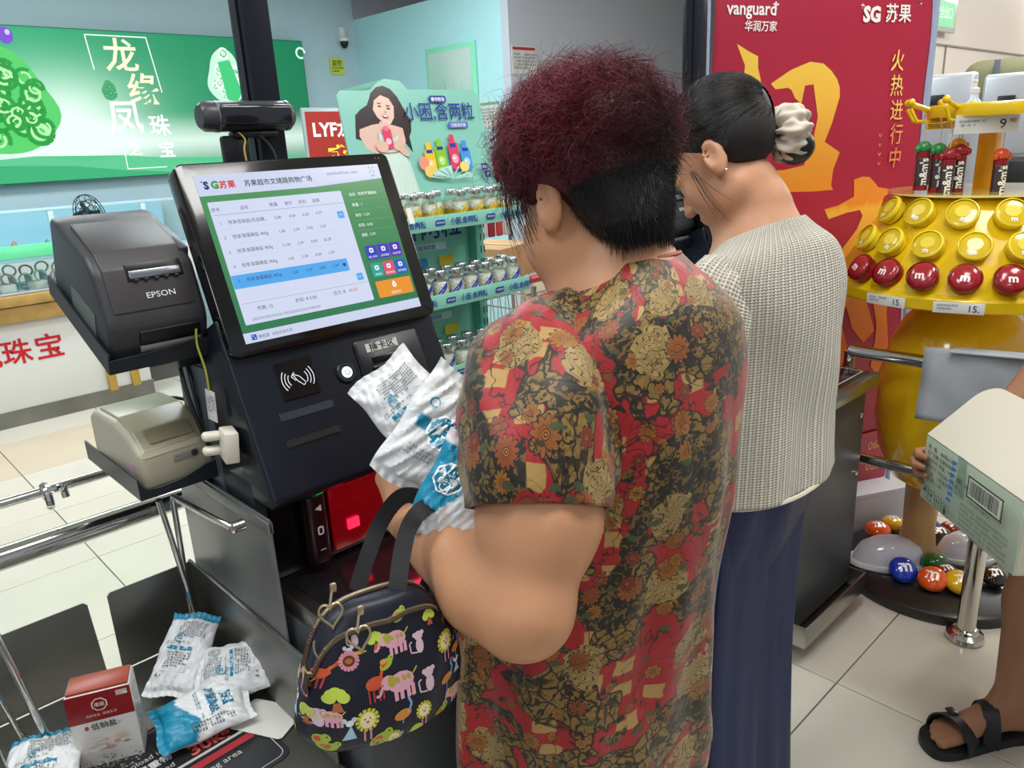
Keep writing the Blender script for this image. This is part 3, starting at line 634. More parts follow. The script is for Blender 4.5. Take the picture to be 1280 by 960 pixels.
        cb = ('#3a3fc4', '#4a36c8', '#5230c0', '#2aa79a', '#e0557c', '#2a5fd0'); lb = ('输入条码', '会员登录', '清空列表', '购物袋', '取消商品', '修改数量')
        for k in range(6):
            x = .1005 + .0255 * (k % 3); v = -.0245 - .0325 * (k // 3); p.rr(x, v, .0235, .0255, .002, cb[k]); p.rr(x, v + .004, .0085, .0085, .0025, '#ffffff'); p.rr(x, v + .004, .0035, .0035, .001, cb[k]); p.text(lb[k], x, v - .0095, .0046, '#ffffff', 'c')
        p.rr(.1255, -.0925, .0755, .030, .002, '#f09a2e'); p.ell(.1255, -.088, .0045, .0048, '#ffffff'); p.ell(.1255, -.0835, .002, .003, '#ffffff'); p.text('¥', .1255, -.0895, .005, '#f09a2e', 'c', .02); p.text('选择支付', .1255, -.1035, .0056, '#ffffff', 'c')
        p.rr(-.1565, -.1283, .009, .009, .001, '#2f62c8'); p.rect(-.159, -.1272, -.157, -.1252, Wh); p.rect(-.156, -.131, -.154, -.129, Wh); p.text('微软蓝', -.1495, -.1312, .0062, '#2a3558'); p.text('自助收银系统', -.1265, -.1312, .0060, '#6c7690')
    p.done('screen_print', print_mat('screen_glow', .2, .92), mon, Matrix.Identity(4))
    b = MB(); b.ell((.171, .1465, .0), (.0018, .0018, .0006)); b.ell((.178, .1465, .0), (.0018, .0018, .0006)); b.done('sensor_dot', mat('sensor_grey', '#3a3d42', .2), mon, Matrix.Identity(4))
    b = MB(); b.box((.70, 1.30, 1.20), (.10, .06, .28), .004); put(b, 'monitor_mount', NAVYBLK)
    # pole with square section
    b = MB(); b.box((.685, 1.345, 1.62), (.050, .050, 1.30), .003); b.box((.6585, 1.345, 1.62), (.004, .02, 1.30)); put(b, 'light_pole', mat('pole_blue_black', '#161a24', .3, .3))
    return r
k1 = make_kiosk(0, 'black self-checkout kiosk with a lit screen in front of the shopper in the flowered blouse')
k2 = make_kiosk(1.35, 'second self-checkout kiosk behind the woman in the cream knit top', False)
area('red_scanner_glow', (.70, 1.07, .93), (.22, .02), .32, (1, .02, .06), (.70, .95, .79))

# price tag stuck on the monitor's right edge
q = AX(516, 281, 1, 1.17); r = empty('price_tag', (.872, 1.19, 1.347)); tag(r, 'tiny white tag stuck on the right edge of the lit monitor', 'tag')
b = MB(); b.box((0, 0, 0), (.012, .002, .03), M=RX(-20)); b.done('sheet', mat('paper', '#d8d8d4'), r)

# webcam on a bracket
r = empty('webcam', (.63, 1.30, 1.46)); tag(r, 'black barrel-shaped webcam on a bracket above the lit monitor', 'camera'); O = T(-.63, -1.30, -1.46)
b = MB(); b.lathe([(0, -.083), (.018, -.082), (.0235, -.075), (.0245, -.06), (.0245, .06), (.0235, .075), (.018, .082), (0, .083)], 28, T(.632, 1.30, 1.533) @ RY(90)); b.done('body', mat('webcam_grey', '#3a3c42', .35), r, O)
b = MB(); b.box((.640, 1.277, 1.533), (.128, .012, .034), .006, 3); b.done('front_window', mat('webcam_window', '#191b22', .12, coat=.5), r, O)
for x in (.577, .703): b = MB(); b.lathe([(.0252, -.003), (.0252, .003)], 28, T(x, 1.30, 1.533) @ RY(90)); b.done('ring', mat('webcam_ring', '#6a6c74', .3), r, O)
b = MB(); b.box((.640, 1.30, 1.503), (.08, .03, .012), .004); b.box((.603, 1.30, 1.475), (.045, .02, .055), .005); b.done('bracket', BLACK, r, O)
b = MB(); b.tube(spline([(.606, 1.285, 1.507), (.612, 1.278, 1.495), (.607, 1.275, 1.48), (.606, 1.27, 1.455), (.61, 1.27, 1.42)], 5), .0016, 6); b.done('yellow_wire', mat('yellow_wire', '#a88f3a', .5), r, O)
b = MB(); b.tube(spline([(.64, 1.285, 1.505), (.652, 1.28, 1.49), (.660, 1.275, 1.47), (.662, 1.27, 1.44)], 5), .0022, 6); b.done('black_wire', BLACK, r, O)

# ------------------------------------------------------------------ printer trays and printers (one set per kiosk)
TRAYM = mat('tray_slate', '#2a3038', .36, .5)
def make_upper(dx, first):
    base = Matrix.Translation((.318 + dx, 1.215, 1.172)) @ RX(22)       # tray corner: x right, y back along slope, z up
    r = empty('printer_tray', base.to_translation()); r.rotation_euler = base.to_euler()
    tag(r, 'black metal tray holding the dark receipt printer, fixed left of the lit monitor' if first else 'black metal tray holding a receipt printer beside the second kiosk', 'tray')
    b = MB(); b.box((.08, .125, .001), (.165, .26, .003)); b.box((-.002, .125, .016), (.003, .262, .034)); b.done('base', TRAYM, r)
    prof = [(0, 0), (.17, 0), (.17, .028), (.13, .034), (.06, .026), (0, .024)]
    b = MB(); b.prism(prof, .003, T(-.003, -.006, 0) @ XZ, .0005, 1); b.done('front_lip', TRAYM, r)
    b = MB(); b.box((.135, .09, -.020), (.05, .14, .036), .004); b.done('arm', NAVYBLK, r)
    pr = empty('receipt_printer', base @ Vector((.078, .005, .004))); pr.rotation_euler = base.to_euler()
    tag(pr, 'dark grey receipt printer with a paper slot and small white lettering on its front' if first else 'dark receipt printer beside the second kiosk, seen between the two women', 'printer')
    DG = mat('printer_charcoal', '#35363a', .42, bump=.15, bscale=900); DGL = mat('printer_lid', '#3d3a3c', .4, bump=.15, bscale=900)
    side = [(0, 0), (0, .050), (.006, .068), (.055, .128), (.085, .141), (.20, .146), (.235, .138), (.24, .0)]
    b = MB(); b.prism(side, .150, T(-.075, 0, 0) @ frame((0, 0, 0), (0, 1, 0), (0, 0, 1), (1, 0, 0)), .010, 4); b.done('body', DG, pr)
    side2 = [(.012, .079), (.054, .1305), (.086, .1445), (.18, .149), (.175, .12), (.06, .1)]
    b = MB(); b.prism(side2, .122, T(-.061, 0, 0) @ frame((0, 0, 0), (0, 1, 0), (0, 0, 1), (1, 0, 0)), .003, 2); b.done('lid', DGL, pr)
    # front face recess and output
    b = MB(); b.box((.014, -.002, .042), (.092, .006, .024), .003); b.done('front_recess', mat('recess_black', '#0c0d10', .4), pr)
    b = MB(); b.box((.014, -.0025, .0235), (.092, .004, .011), .001); lab = b.done('label_strip', mat('label_grey2', '#8f8f8e', .4), pr)
    b = MB(); b.box((.062, -.003, .010), (.022, .004, .009), .002); b.done('switch_panel', BLACK, pr)
    b = MB(); b.ell((.058, -.0055, .010), (.0015, .001, .0015)); b.ell((.066, -.0055, .010), (.0015, .001, .0015)); b.done('indicator', WHITE, pr)
    Ms = frame_xy((0, .041, .1135), (1, 0, 0), (0, .045, .050))
    b = MB(); b.box((.012, .014, .001), (.082, .026, .004), .001, M=Ms); b.done('paper_slot', mat('slot_dark', '#0a0b0d', .3), pr)
    b = MB(); b.box((.012, .010, .0028), (.076, .012, .003), .001, M=Ms)
    b.done('tear_bar', mat('tear_bar', '#8b8f98', .25, .8), pr)
    b = MB()
    for k in range(5): b.box((-.018 + .015 * k, .001, .0032), (.006, .004, .003), .0005, M=Ms)
    b.done('teeth', BLACK, pr)
    p = Print(z0=.0012); p.text('EPSON', .012, -.026, .0125, '#c9cacd', 'c', .01, sx=1.15); p.done('lettering', INK, pr, frame_xy((0, .0405, .1122), (1, 0, 0), (0, .045, .050)))
    b = MB(); b.prism([(-.022, .006), (.02, .006), (.014, -.004), (-.014, -.006)], .0008, T(-.012, .12, .1445) @ RX(3)); b.done('yellow_arrow', mat('arrow_yellow', '#b58f1e', .4), pr)
    b = MB(); b.ell((-.045, .105, .141), (.008, .006, .003)); b.done('button', BLACK, pr)
    b = MB(); b.box((.069, .12, .128), (.016, .09, .028), .004); b.done('open_lever', mat('lever_grey', '#4b494c', .4), pr)
    b = MB(); b.box((-.0756, .10, .04), (.001, .10, .045)); b.done('side_label', mat('side_label', '#5e6662', .4), pr)
    return r, pr
make_upper(0, True); make_upper(1.38, False)
# lower tray with the beige label printer
r = empty('printer_tray', (.334, 1.25, .945)); tag(r, 'lower slate grey metal tray holding the beige printer, with an S-curved front lip', 'tray')
b = MB(); b.box((.10, .135, .001), (.205, .275, .003)); b.box((-.002, .135, .018), (.003, .277, .036)); b.done('base', TRAYM, r)
lip = [(0, 0), (.10, 0), (.15, .002), (.20, .0), (.215, .016), (.19, .028), (.15, .032), (.11, .029), (.07, .017), (.03, .014), (.012, .016), (0, .030)]
b = MB(); b.prism(lip, .003, T(-.003, -.001, 0) @ XZ, .0005, 1); b.done('front_lip', TRAYM, r)
b = MB(); b.box((.14, .14, -.012), (.08, .12, .02), .003); b.done('arm', NAVYBLK, r)
pr = empty('label_printer', (.345, 1.262, .9485)); pr.rotation_euler = (math.radians(0), 0, math.radians(4)); tag(pr, 'beige label printer with a small button panel sitting on the lower tray', 'printer')
BG = mat('beige_plastic', '#b3ad98', .42, bump=.1, bscale=700); BG2 = mat('beige_lid', '#9d967c', .3, bump=.08, bscale=600)
side = [(0, 0), (0, .058), (.004, .067), (.040, .091), (.085, .108), (.17, .112), (.195, .1), (.20, 0)]
b = MB(); b.prism(side, .128, frame((0, 0, 0), (0, 1, 0), (0, 0, 1), (1, 0, 0)), .010, 4); b.done('body', BG, pr)
side = [(.003, .0665), (.041, .0945), (.086, .1125), (.165, .116), (.165, .08), (.03, .06)]
b = MB(); b.prism(side, .108, T(.010, 0, 0) @ frame((0, 0, 0), (0, 1, 0), (0, 0, 1), (1, 0, 0)), .004, 3); b.done('lid', BG2, pr)
Ms = frame_xy((.064, .024, .0825), (1, 0, 0), (0, .038, .028))
b = MB(); b.prism(rrect(.076, .032, .004), .002, Ms @ T(0, .002, .0005), .0008, 1); b.done('lid_window', mat('smoky_lid', '#857f68', .2, coat=.3), pr)
b = MB(); b.box((.076, -.0008, .044), (.044, .0016, .013), .0006); b.done('button_panel', mat('panel_grey', '#8f8e88', .4), pr)
b = MB(); b.lathe([(.0055, 0), (.0055, .002), (.003, .003)], 16, T(.089, -.002, .0445) @ RX(90)); b.done('button', mat('button_dark', '#34343a', .3), pr)
p = Print(); p.squiggle(-.022, .004, .012, .003, 1, '#55565a', 2, .002); p.squiggle(.008, -.0035, .014, .003, 1, '#55565a', 3, .002); p.ell(.016, .0005, .0022, .0022, '#e6e6e2'); p.done('print', INK, pr, T(.076, -.0018, .044) @ XZ)
b = MB(); b.tube(spline([(.115, .19, .07), (.135, .18, .095), (.165, .12, .085), (.175, .06, .05), (.17, .03, .015)], 6), .0035, 8); b.tube(spline([(.118, .19, .05), (.15, .15, .06), (.178, .09, .03)], 6), .003, 8); b.done('cable', BLACK, pr)
r = empty('paper_slip', (.341, 1.335, .972)); tag(r, 'pinkish paper slip tucked between the beige printer and the tray edge', 'paper')
b = MB(); b.box((0, 0, 0), (.001, .09, .042), M=RZ(2)); b.done('sheet', mat('pink_paper', '#b9a0a4', .5), r)
r = empty('power_adaptor', (.452, 1.135, 1.035)); r.rotation_euler = (0, math.radians(6), math.radians(-12)); tag(r, 'white plastic bracket clip fixed beside the black control panel', 'bracket')
b = MB(); b.box((-.008, 0, 0), (.022, .046, .05), .003, 2); b.done('block', mat('ivory_plastic', '#d6cfc0', .4), r)
b = MB()
for z in (.012, -.012): b.box((-.030, .018, z), (.030, .020, .014), .0065, 4)
b.done('prong', mat('ivory_plastic', '#d6cfc0'), r)
r = empty('hanging_tag', (.449, 1.185, 1.10)); r.rotation_euler = (0, 0, math.radians(8)); tag(r, 'small printed card hanging from a yellow cord by the kiosk side', 'tag')
b = MB(); b.box((-.003, 0, -.01), (.0012, .026, .052), M=RX(6)); b.done('card', mat('paper', '#d8d8d4'), r)
p = Print(); p.squiggle(-.010, .018, .02, .03, 6, '#3a4a66', 2, .003); p.done('print', INK, r, T(-.0036, 0, -.01) @ RX(6) @ MY)
b = MB(); b.tube(spline([(-.003, 0, .016), (-.002, .002, .05), (-.004, .01, .09), (0, .012, .115)], 5), .0018, 6); b.done('cord', mat('yellow_green_wire', '#a7a83a', .5), r)
r = empty('cable_bundle', (.44, 1.28, .98)); tag(r, 'black cables hanging in a bundle between the two printer trays', 'cable')
b = MB()
for k in range(4): b.tube(spline([(.01 + .012 * k, .03, .20), (.004 + .012 * k, .0, .12), (.01 + .01 * k, -.02 + .012 * k, .05), (.02 + .006 * k, -.03, .0)], 6), .0035, 8)
b.done('cable', mat('black_plastic', '#101216'), r)
# ================================================================== STEEL RAIL BEHIND THE KIOSK (left)
def rail_tube(b, a, c, r, n=20): b.tube([a, c], r, n)
r = empty('guard_rail', (.3, 1.56, 0)); tag(r, 'polished steel guard rail of a thick and a thin tube running behind the bagging shelf', 'rail'); O = T(-.3, -1.56, 0)
b = MB(); b.tube([(-1.2, 1.545, .80), (.93, 1.545, .80)], .0225, 20); b.done('thick_tube', CHROME, r, O)
b = MB(); b.tube([(-1.2, 1.60, .88), (.55, 1.60, .88)], .0095, 14); b.done('thin_tube', CHROME, r, O)
b = MB(); b.tube([(.93, 1.545, .80), (.93, 1.545, .0)], .0225, 18); b.lathe([(.05, 0), (.05, .01), (.03, .025), (.0225, .03)], 20, T(.93, 1.545, 0)); b.done('post', CHROME, r, O)
b = MB(); b.tube([(-1.0, 1.545, .80), (-1.0, 1.545, .0)], .0225, 18); b.tube([(-1.0, 1.6, .88), (-1.0, 1.545, .80)], .008, 8); b.done('post', CHROME, r, O)
b = MB(); b.tube(spline([(.262, 1.61, .885), (.262, 1.59, .893), (.262, 1.575, .885), (.262, 1.57, .865), (.262, 1.575, .855)], 5), .0075, 8); b.tube(spline([(.262, 1.575, .882), (.275, 1.565, .892), (.288, 1.575, .885), (.29, 1.572, .866)], 5), .0065, 8); b.done('hook', CHROME, r, O)

# ================================================================== BAGGING SHELF
r = empty('bagging_shelf', (.24, 1.24, .0)); tag(r, 'grey steel bagging shelf with upright side panels, left of the kiosk', 'shelf'); O = T(-.24, -1.24, 0)
SM_ = mat('satin_steel', '#87857f', .36, .85, bump=.15, bscale=200, vary=.22, vscale=6)
b = MB(); b.box((.16, 1.13, .543), (.58, .60, .012), .001); b.done('shelf_plate', SM_, r, O)
b = MB(); b.prism([(.288, .549), (.446, .549), (.446, .712), (.296, .712), (.290, .706)], .003, T(0, 1.437, 0) @ XZ); b.done('back_panel', SM_, r, O)
b = MB(); b.prism([(-.13, .549), (.262, .549), (.256, .706), (.250, .712), (-.13, .712)], .003, T(0, 1.437, 0) @ XZ); b.done('back_panel', SM_, r, O)
b = MB(); b.box((.4455, 1.18, .631), (.003, .52, .164), .001); b.box((.4455, 1.18, .713), (.006, .52, .004), .001); b.done('right_panel', SM_, r, O)
b = MB(); b.box((.062, 1.09, .60), (.003, .28, .13), .001); b.done('left_panel', SM_, r, O)
b = MB(); b.box((.16, 1.13, .27), (.50, .52, .53), .006); b.done('cabinet', GREYB, r, O)
r2 = empty('bag_frame', (.43, 1.41, .55)); tag(r2, 'thin steel rod frame rising from the right back corner of the bagging shelf', 'rod'); O2 = T(-.43, -1.41, -.55)
b = MB(); b.tube([(.434, 1.404, .549), (.372, 1.30, .915)], .0052, 10); b.tube([(.425, 1.428, .549), (.392, 1.29, .915)], .0052, 10); b.done('upright', CHROME, r2, O2)
b = MB(); b.tube([(.392, 1.285, .918), (.405, 1.08, .925)], .0055, 10); b.lathe([(.009, 0), (.009, .018)], 12, T(.405, 1.08, .925) @ RY(90)); b.done('hanger_arm', CHROME, r2, O2)
r2 = empty('bag_frame', (.12, 1.35, .55)); tag(r2, 'thin steel rod frame at the left end of the bagging shelf', 'rod'); O2 = T(-.12, -1.35, -.55)
b = MB(); b.tube([(.135, 1.302, .549), (.093, 1.20, .86)], .0062, 10); b.tube([(.105, 1.37, .549), (.060, 1.26, .86)], .0052, 10); b.tube([(.135, 1.302, .556), (.105, 1.37, .556)], .005, 8); b.done('upright', CHROME, r2, O2)
# mat with its warning print
r = empty('shelf_mat', (.27, 1.11, .549)); r.rotation_euler = (0, 0, math.radians(2)); tag(r, 'black mat with 30kg and bagging area lettering lying on the bagging shelf', 'mat')
b = MB(); b.prism(rrect(.27, .235, .02), .0016, None, .0004, 1); b.done('base', mat('mat_black', '#1b1b1f', .5), r)
p = Print(z0=.0018)
pts = rrect(.252, .217, .014); p.line(pts + [pts[0]], .0012, '#c8c8c8')
p.rect(-.05, -.035, .11, -.02, '#a83038'); p.text('30kg', .020, .0, .036, '#d65a50', 'l', .03); p.rect(-.06, -.012, .11, -.006, '#b9b9b9'); p.text('please unload in the', -.11, .045, .016, '#b9b9b9'); p.text('请勿放置重物', -.11, .022, .018, '#d0d0d0', 'l', .02); p.text('do not exceed', -.10, .001, .016, '#b9b9b9'); p.text('bagging area', -.01, -.056, .018, '#b9b9b9'); p.text('装袋区', -.10, -.062, .03, '#d0d0d0', 'l', .02)
p.done('print', INK, r)
# salt box
r = empty('salt_box', (.208, 1.222, .549)); r.rotation_euler = (0, 0, math.radians(-24)); tag(r, 'red and white salt carton with an octagonal emblem standing on the bagging shelf', 'box')
b = MB(); b.box((0, 0, .067), (.093, .052, .134), .0015, 1); b.done('carton', mat('carton_white', '#dcdad6', .3), r)
b = MB(); b.box((0, 0, .136), (.088, .046, .004), .001); b.done('lid', mat('carton_red_brown', '#9a3c26', .35), r)
p = Print()
p.rect(-.0465, .083, .0465, .134, '#8e1e22'); p.rect(-.0465, 0, .0465, .083, '#dcdad6')
p.poly([(.012 * math.cos(math.radians(22.5 + 45 * i)), .112 + .012 * math.sin(math.radians(22.5 + 45 * i))) for i in range(8)], '#f0e8e0'); p.poly([(.0102 * math.cos(math.radians(22.5 + 45 * i)), .112 + .0102 * math.sin(math.radians(22.5 + 45 * i))) for i in range(8)], '#8e1e22'); p.text('淮盐', -.0001, .1095, .0078, '#f0e8e0', 'c', .008)
p.text('淮牌食盐  健康生活', 0, .0925, .0052, '#e6c9b8', 'c'); p.rect(.026, .121, .042, .130, '#e8ded6'); p.squiggle(.027, .1295, .014, .008, 2, '#8e1e22', 4, .003)
p.text('低钠盐', .000, .0695, .0125, '#1c1c20', 'c', .012); p.ell(-.0245, .074, .003, .004, '#a3302c'); p.squiggle(.021, .078, .005, .008, 3, '#a3302c', 2, .003)
for k in range(26): a = rng.uniform(-.03, .03); y = .045 + rng.uniform(-.012, .016) - abs(a) * .15; p.ell(a, y, rng.uniform(.004, .010), rng.uniform(.0015, .004), ['#c79a80', '#d9bda8', '#b9765a'][k % 3] if k % 4 == 0 else '#d8d2cc')
for k in range(120): x = rng.uniform(-.045, .045); y = rng.uniform(.002, .026) * (1 - abs(x) * 6); p.ell(x, max(.002, y), .0022, .0016, ['#9a968e', '#c4c0b8', '#7c7870'][k % 3], n=6)
o = p.done('front_print', GLOSSINK, r, T(0, -.0262, 0) @ XZ)
p = Print(); p.squiggle(-.02, .12, .04, .09, 12, '#8a8884', 4, .004); p.done('side_print', GLOSSINK, r, T(.0467, 0, 0) @ RZ(90) @ XZ)

# ================================================================== SALT BAGS
TEAL = '#0f86a8'
BAGM = print_mat('salt_bag_film', .3, spec=.5)
nt = BAGM.node_tree; n_ = nt.nodes.new('ShaderNodeTexNoise'); n_.inputs['Scale'].default_value = 55; n_.inputs['Detail'].default_value = 4; n_.inputs['Distortion'].default_value = 1.2
tc = nt.nodes.new('ShaderNodeTexCoord'); nt.links.new(tc.outputs['Object'], n_.inputs['Vector']); bp = nt.nodes.new('ShaderNodeBump'); bp.inputs['Strength'].default_value = .8; bp.inputs['Distance'].default_value = .003
nt.links.new(n_.outputs[0], bp.inputs['Height']); nt.links.new(bp.outputs[0], nt.nodes['Principled BSDF'].inputs['Normal'])
def salt_bag(label, M, w=.105, h=.165, t=.034, seed=0, bend=0., design='front', twist=0., par=None):
    q = np.random.RandomState(seed); ph = q.uniform(0, 6.28, 12); am = q.uniform(.4, 1, 12)
    def shape(u, v, side):           # u,v in -1..1
        crimp = max(0, abs(v) - .86) / .14
        body = max(0., (1 - abs(u) ** 3.2)) ** .5 * max(0., 1 - min(1, abs(v) / .9) ** 3.0) ** .5
        z = t * .5 * body * (1 + .10 * math.sin(5 * u + 4 * v + ph[0]) + .08 * math.sin(9 * v - 3 * u + ph[1]))
        wr = .0022 * am[0] * math.sin(22 * u + 7 * math.sin(3 * v + ph[2])) * abs(v) ** 2 + .0016 * math.sin(14 * v + 8 * math.sin(2.3 * u + ph[3])) * (1 - crimp) + .0012 * math.sin(31 * u - 17 * v + ph[4])
        z = z + wr * (1 if side > 0 else .6)
        zz = side * max(z, .0006) if crimp <= 0 else side * .0006 + .002 * math.sin(26 * u + ph[5] + 3 * v) * crimp
        if crimp > 0: zz += .0
        x = u * w / 2 * (1 - .05 * body + .03 * math.sin(6 * v + ph[6])) ; y = v * h / 2 + .003 * math.sin(4 * u + ph[7]) * abs(v)
        zz += bend * (v * v - .3) * h + twist * u * v * w
        return x, y, zz
    nu, nv = 33, 47
    def colr(u, v, side):
        wh = (.74, .75, .76); te = lin(TEAL)
        if side < 0 or design == 'back':
            if v > .80: return te if seed % 2 else wh
            return wh
        if design == 'front': return te if (abs(v - .05) < .16 + .05 * math.sin(3 * u) and abs(u) < .75) else wh
        if design == 'wave': return te if (u < -.35 + .45 * math.sin(2.2 * v + .6) and v < .75) else wh
        if design == 'half': return te if v < -.30 + .18 * math.sin(3 * u) else wh
        return wh
    V = []; C = []; F = []
    for side in (1, -1):
        for j in range(nv):
            for i in range(nu):
                u = -1 + 2 * i / (nu - 1); v = -1 + 2 * j / (nv - 1); V.append(shape(u, v, side)); C.append(colr(u, v, side))
    k = nu * nv
    for j in range(nv - 1):
        for i in range(nu - 1):
            a = j * nu + i; F.append((a, a + 1, a + nu + 1, a + nu)); F.append((k + a, k + a + nu, k + a + nu + 1, k + a + 1))
    for i in range(nu - 1): F.append((i, k + i, k + i + 1, i + 1)); a = (nv - 1) * nu + i; F.append((a, a + 1, k + a + 1, k + a))
    for j in range(nv - 1): a = j * nu; F.append((a, a + nu, k + a + nu, k + a)); a = j * nu + nu - 1; F.append((a, k + a, k + a + nu, a + nu))
    me = bpy.data.meshes.new('bag_film'); me.from_pydata(V, [], F); ca = me.color_attributes.new('Col', 'FLOAT_COLOR', 'POINT'); ca.data.foreach_set('color', np.array([(*c, 1) for c in C], dtype=np.float32).ravel()); me.update()
    r = empty('salt_bag'); r.matrix_world = M; tag(r, label, 'salt bag', 'white and teal salt bags')
    link('bag_film', me, BAGM, r, None, 60)
    p = Print(.00015, .0007)
    def oct_(cx, cy, R, c, rot=22.5): p.poly([(cx + R * math.cos(math.radians(rot + 45 * i)), cy + R * math.sin(math.radians(rot + 45 * i))) for i in range(8)], c, .008)
    W, H = w / 2, h / 2
    if design == 'back':
        p.squiggle(-.4 * W, .72 * H, 1.15 * W, .42 * H, 8, '#3a3f44', seed, .0034); p.poly([(-.55 * W, .02 * H), (.45 * W, .02 * H), (.45 * W, .10 * H), (-.55 * W, .10 * H)], TEAL, .008); p.text('营养成分表', -.05 * W, .035 * H, .0055, '#ffffff', 'c', .01)
        p.squiggle(-.5 * W, -.02 * H, .95 * W, .40 * H, 6, '#34383c', seed + 1, .0042); p.line([(-.55 * W, -.48 * H), (.45 * W, -.48 * H), (.45 * W, .0)], .0005, '#555555'); p.arc(-.2 * W, .30 * H, .008, 20, 300, .0022, '#4aa8c4'); p.text('盐', -.2 * W, .265 * H, .009, '#2a90b0', 'c'); p.text('A s', -.75 * W, -.6 * H, .010, '#444444'); p.squiggle(-.7 * W, .22 * H, .9 * W, .10 * H, 2, '#555a5e', 5, .004)
    elif design == 'front':
        oct_(0, .05 * H, .0235, '#f2f6f8'); oct_(0, .05 * H, .0205, TEAL); p.text('淮盐', 0, .05 * H - .0055, .0155, '#f2f6f8', 'c', .012); p.poly([(.25 * W, .50 * H), (.62 * W, .50 * H), (.62 * W, .62 * H), (.25 * W, .62 * H)], '#1a8fb4', .008); p.text('加碘', .43 * W, .53 * H, .007, '#ffffff', 'c'); p.barcode(-.1 * W, .70 * H, .5 * W, .10 * H, '#22262a', seed); p.squiggle(-.6 * W, -.3 * H, 1.1 * W, .2 * H, 3, '#8a9298', seed, .005); p.arc(-.55 * W, .4 * H, .006, 0, 330, .0018, '#2a90b0')
    elif design == 'wave':
        oct_(-.52 * W, .20 * H, .021, '#f2f6f8'); oct_(-.52 * W, .20 * H, .0185, '#12789a'); p.text('淮盐', -.52 * W, .20 * H - .005, .0135, '#f2f6f8', 'c', .012)
        p.barcode(.05 * W, .42 * H, .75 * W, .22 * H, '#22262a', seed + 3); p.squiggle(.05 * W, .40 * H, .7 * W, .05 * H, 1, '#55595e', 3, .004); p.rect(.15 * W, -.02 * H, .32 * W, .14 * H, '#2a2420'); p.squiggle(.55 * W, -.05 * H, .3 * W, .3 * H, 5, '#44484c', 3, .005)
        for i in range(6): p.text('纯真自然健康'[i], -.25 * W + .07 * W * i, .35 * H - .16 * H * i, .0085, '#dff2f8', 'c')
    elif design == 'half':
        p.poly([(-.3 * W, .38 * H), (.35 * W, .42 * H), (.3 * W, .66 * H), (-.25 * W, .62 * H)], '#12789a', .008); oct_(.02 * W, .52 * H, .012, '#f2f6f8'); p.text('盐', .02 * W, .49 * H, .011, '#12789a', 'c', .03)
        p.text('海藻碘盐', -.1 * W, .14 * H, .0165, '#12789a', 'c', .02, rot=0); p.squiggle(-.6 * W, -.02 * H, 1.1 * W, .1 * H, 2, '#2a6f8a', 4, .005); p.squiggle(.62 * W, .6 * H, .25 * W, 1.0 * H, 16, '#44484c', 6, .005)
    S = lambda x, y, z: (lambda s: (s[0], s[1], s[2] + z + .0006))(shape(max(-1, min(1, x / W)), max(-1, min(1, y / H)), 1))
    if p.V: p.done('print', GLOSSINK, r, None, S)
    if design in ('front', 'wave', 'half'):
        p = Print(.00015, .0007); p.squiggle(-.5 * W, .6 * H, W, .5 * H, 8, '#5a5f64', seed, .0036); p.barcode(-.3 * W, -.5 * H, .6 * W, .2 * H, '#22262a', 9)
        p.done('back_print', GLOSSINK, r, None, lambda x, y, z: (lambda s: (s[0], s[1], s[2] - z - .0006))(shape(x / W, y / H, -1)))
    return r
# loose bags on the shelf
salt_bag('salt bag with grey text and a teal corner, leaning nearest the upright rods', frame_xy((.362, 1.302, .609), (.62, -.75, -.05), (.66, .52, .52)), seed=3, design='back', w=.092, h=.155)
salt_bag('salt bag with grey back print, lying nearest the right panel of the shelf', frame_xy((.418, 1.205, .597), (.60, .64, .42), (-.72, .69, .04)) @ RZ(12), seed=6, design='back', w=.100, h=.140, t=.05)
salt_bag('salt bag with a large teal end and blue lettering on the shelf mat', frame_xy((.333, 1.160, .579), (-.15, -.93, -.22), (.98, -.12, .02)), seed=8, design='half', w=.098, h=.150, t=.04)
salt_bag('salt bag at the lower left corner, mostly out of view', frame_xy((.105, 1.215, .580), (.8, -.3, 0), (.2, .8, .1)), seed=5, design='back')
r = empty('paper_card', (.415, 1.10, .552)); r.rotation_euler = (0, 0, math.radians(28)); tag(r, 'blank white card with rounded corners lying by the right end of the shelf mat', 'card')
b = MB(); b.prism(rrect(.075, .105, .008), .0012); b.done('sheet', mat('card_white', '#d8d6d0', .5), r)

# ================================================================== CANDY RACK
RK = mat('rack_turquoise', '#8fd3c2', .35); RK2 = mat('rack_turquoise_dark', '#6fb9aa', .4)
r = empty('candy_rack', (1.22, 1.6, 0)); tag(r, 'turquoise candy rack with a picture header and four tiers, right of the kiosk', 'display rack'); O = T(-1.22, -1.6, 0)
HM = O @ frame_xy((1.2, 1.62, 1.3), (1, 0, 0), (0, .2, .98))
b = MB()
hp = [(-.152, -.03), (.305, -.03), (.297, .30), (.28, .319), (.06, .317), (.04, .338), (-.005, .343), (-.035, .33), (-.055, .314), (-.14, .313), (-.152, .30)]
b.prism(hp, .004, T(0, 0, -.004)); b.done('header_board', RK, r, HM)
p = Print(.0002, .0003)
p.poly(hp, '#8ccfc0')
hair = [(-.124, .20), (-.118, .228), (-.112, .255), (-.095, .268), (-.073, .279), (-.062, .295), (-.055, .308), (-.035, .322), (-.015, .326), (.006, .318), (.022, .300), (.032, .278), (.040, .26), (.051, .241), (.046, .215), (.036, .20), (.038, .16), (.020, .185), (.0, .20), (-.06, .20), (-.09, .19)]
p.poly(hair, '#33262c'); p.poly([(-.098, .175), (-.112, .205), (-.108, .222), (-.07, .232), (-.035, .236), (.0, .228), (.020, .222), (.022, .19), (.008, .165), (-.02, .158), (-.07, .160)], '#e8c4b4')
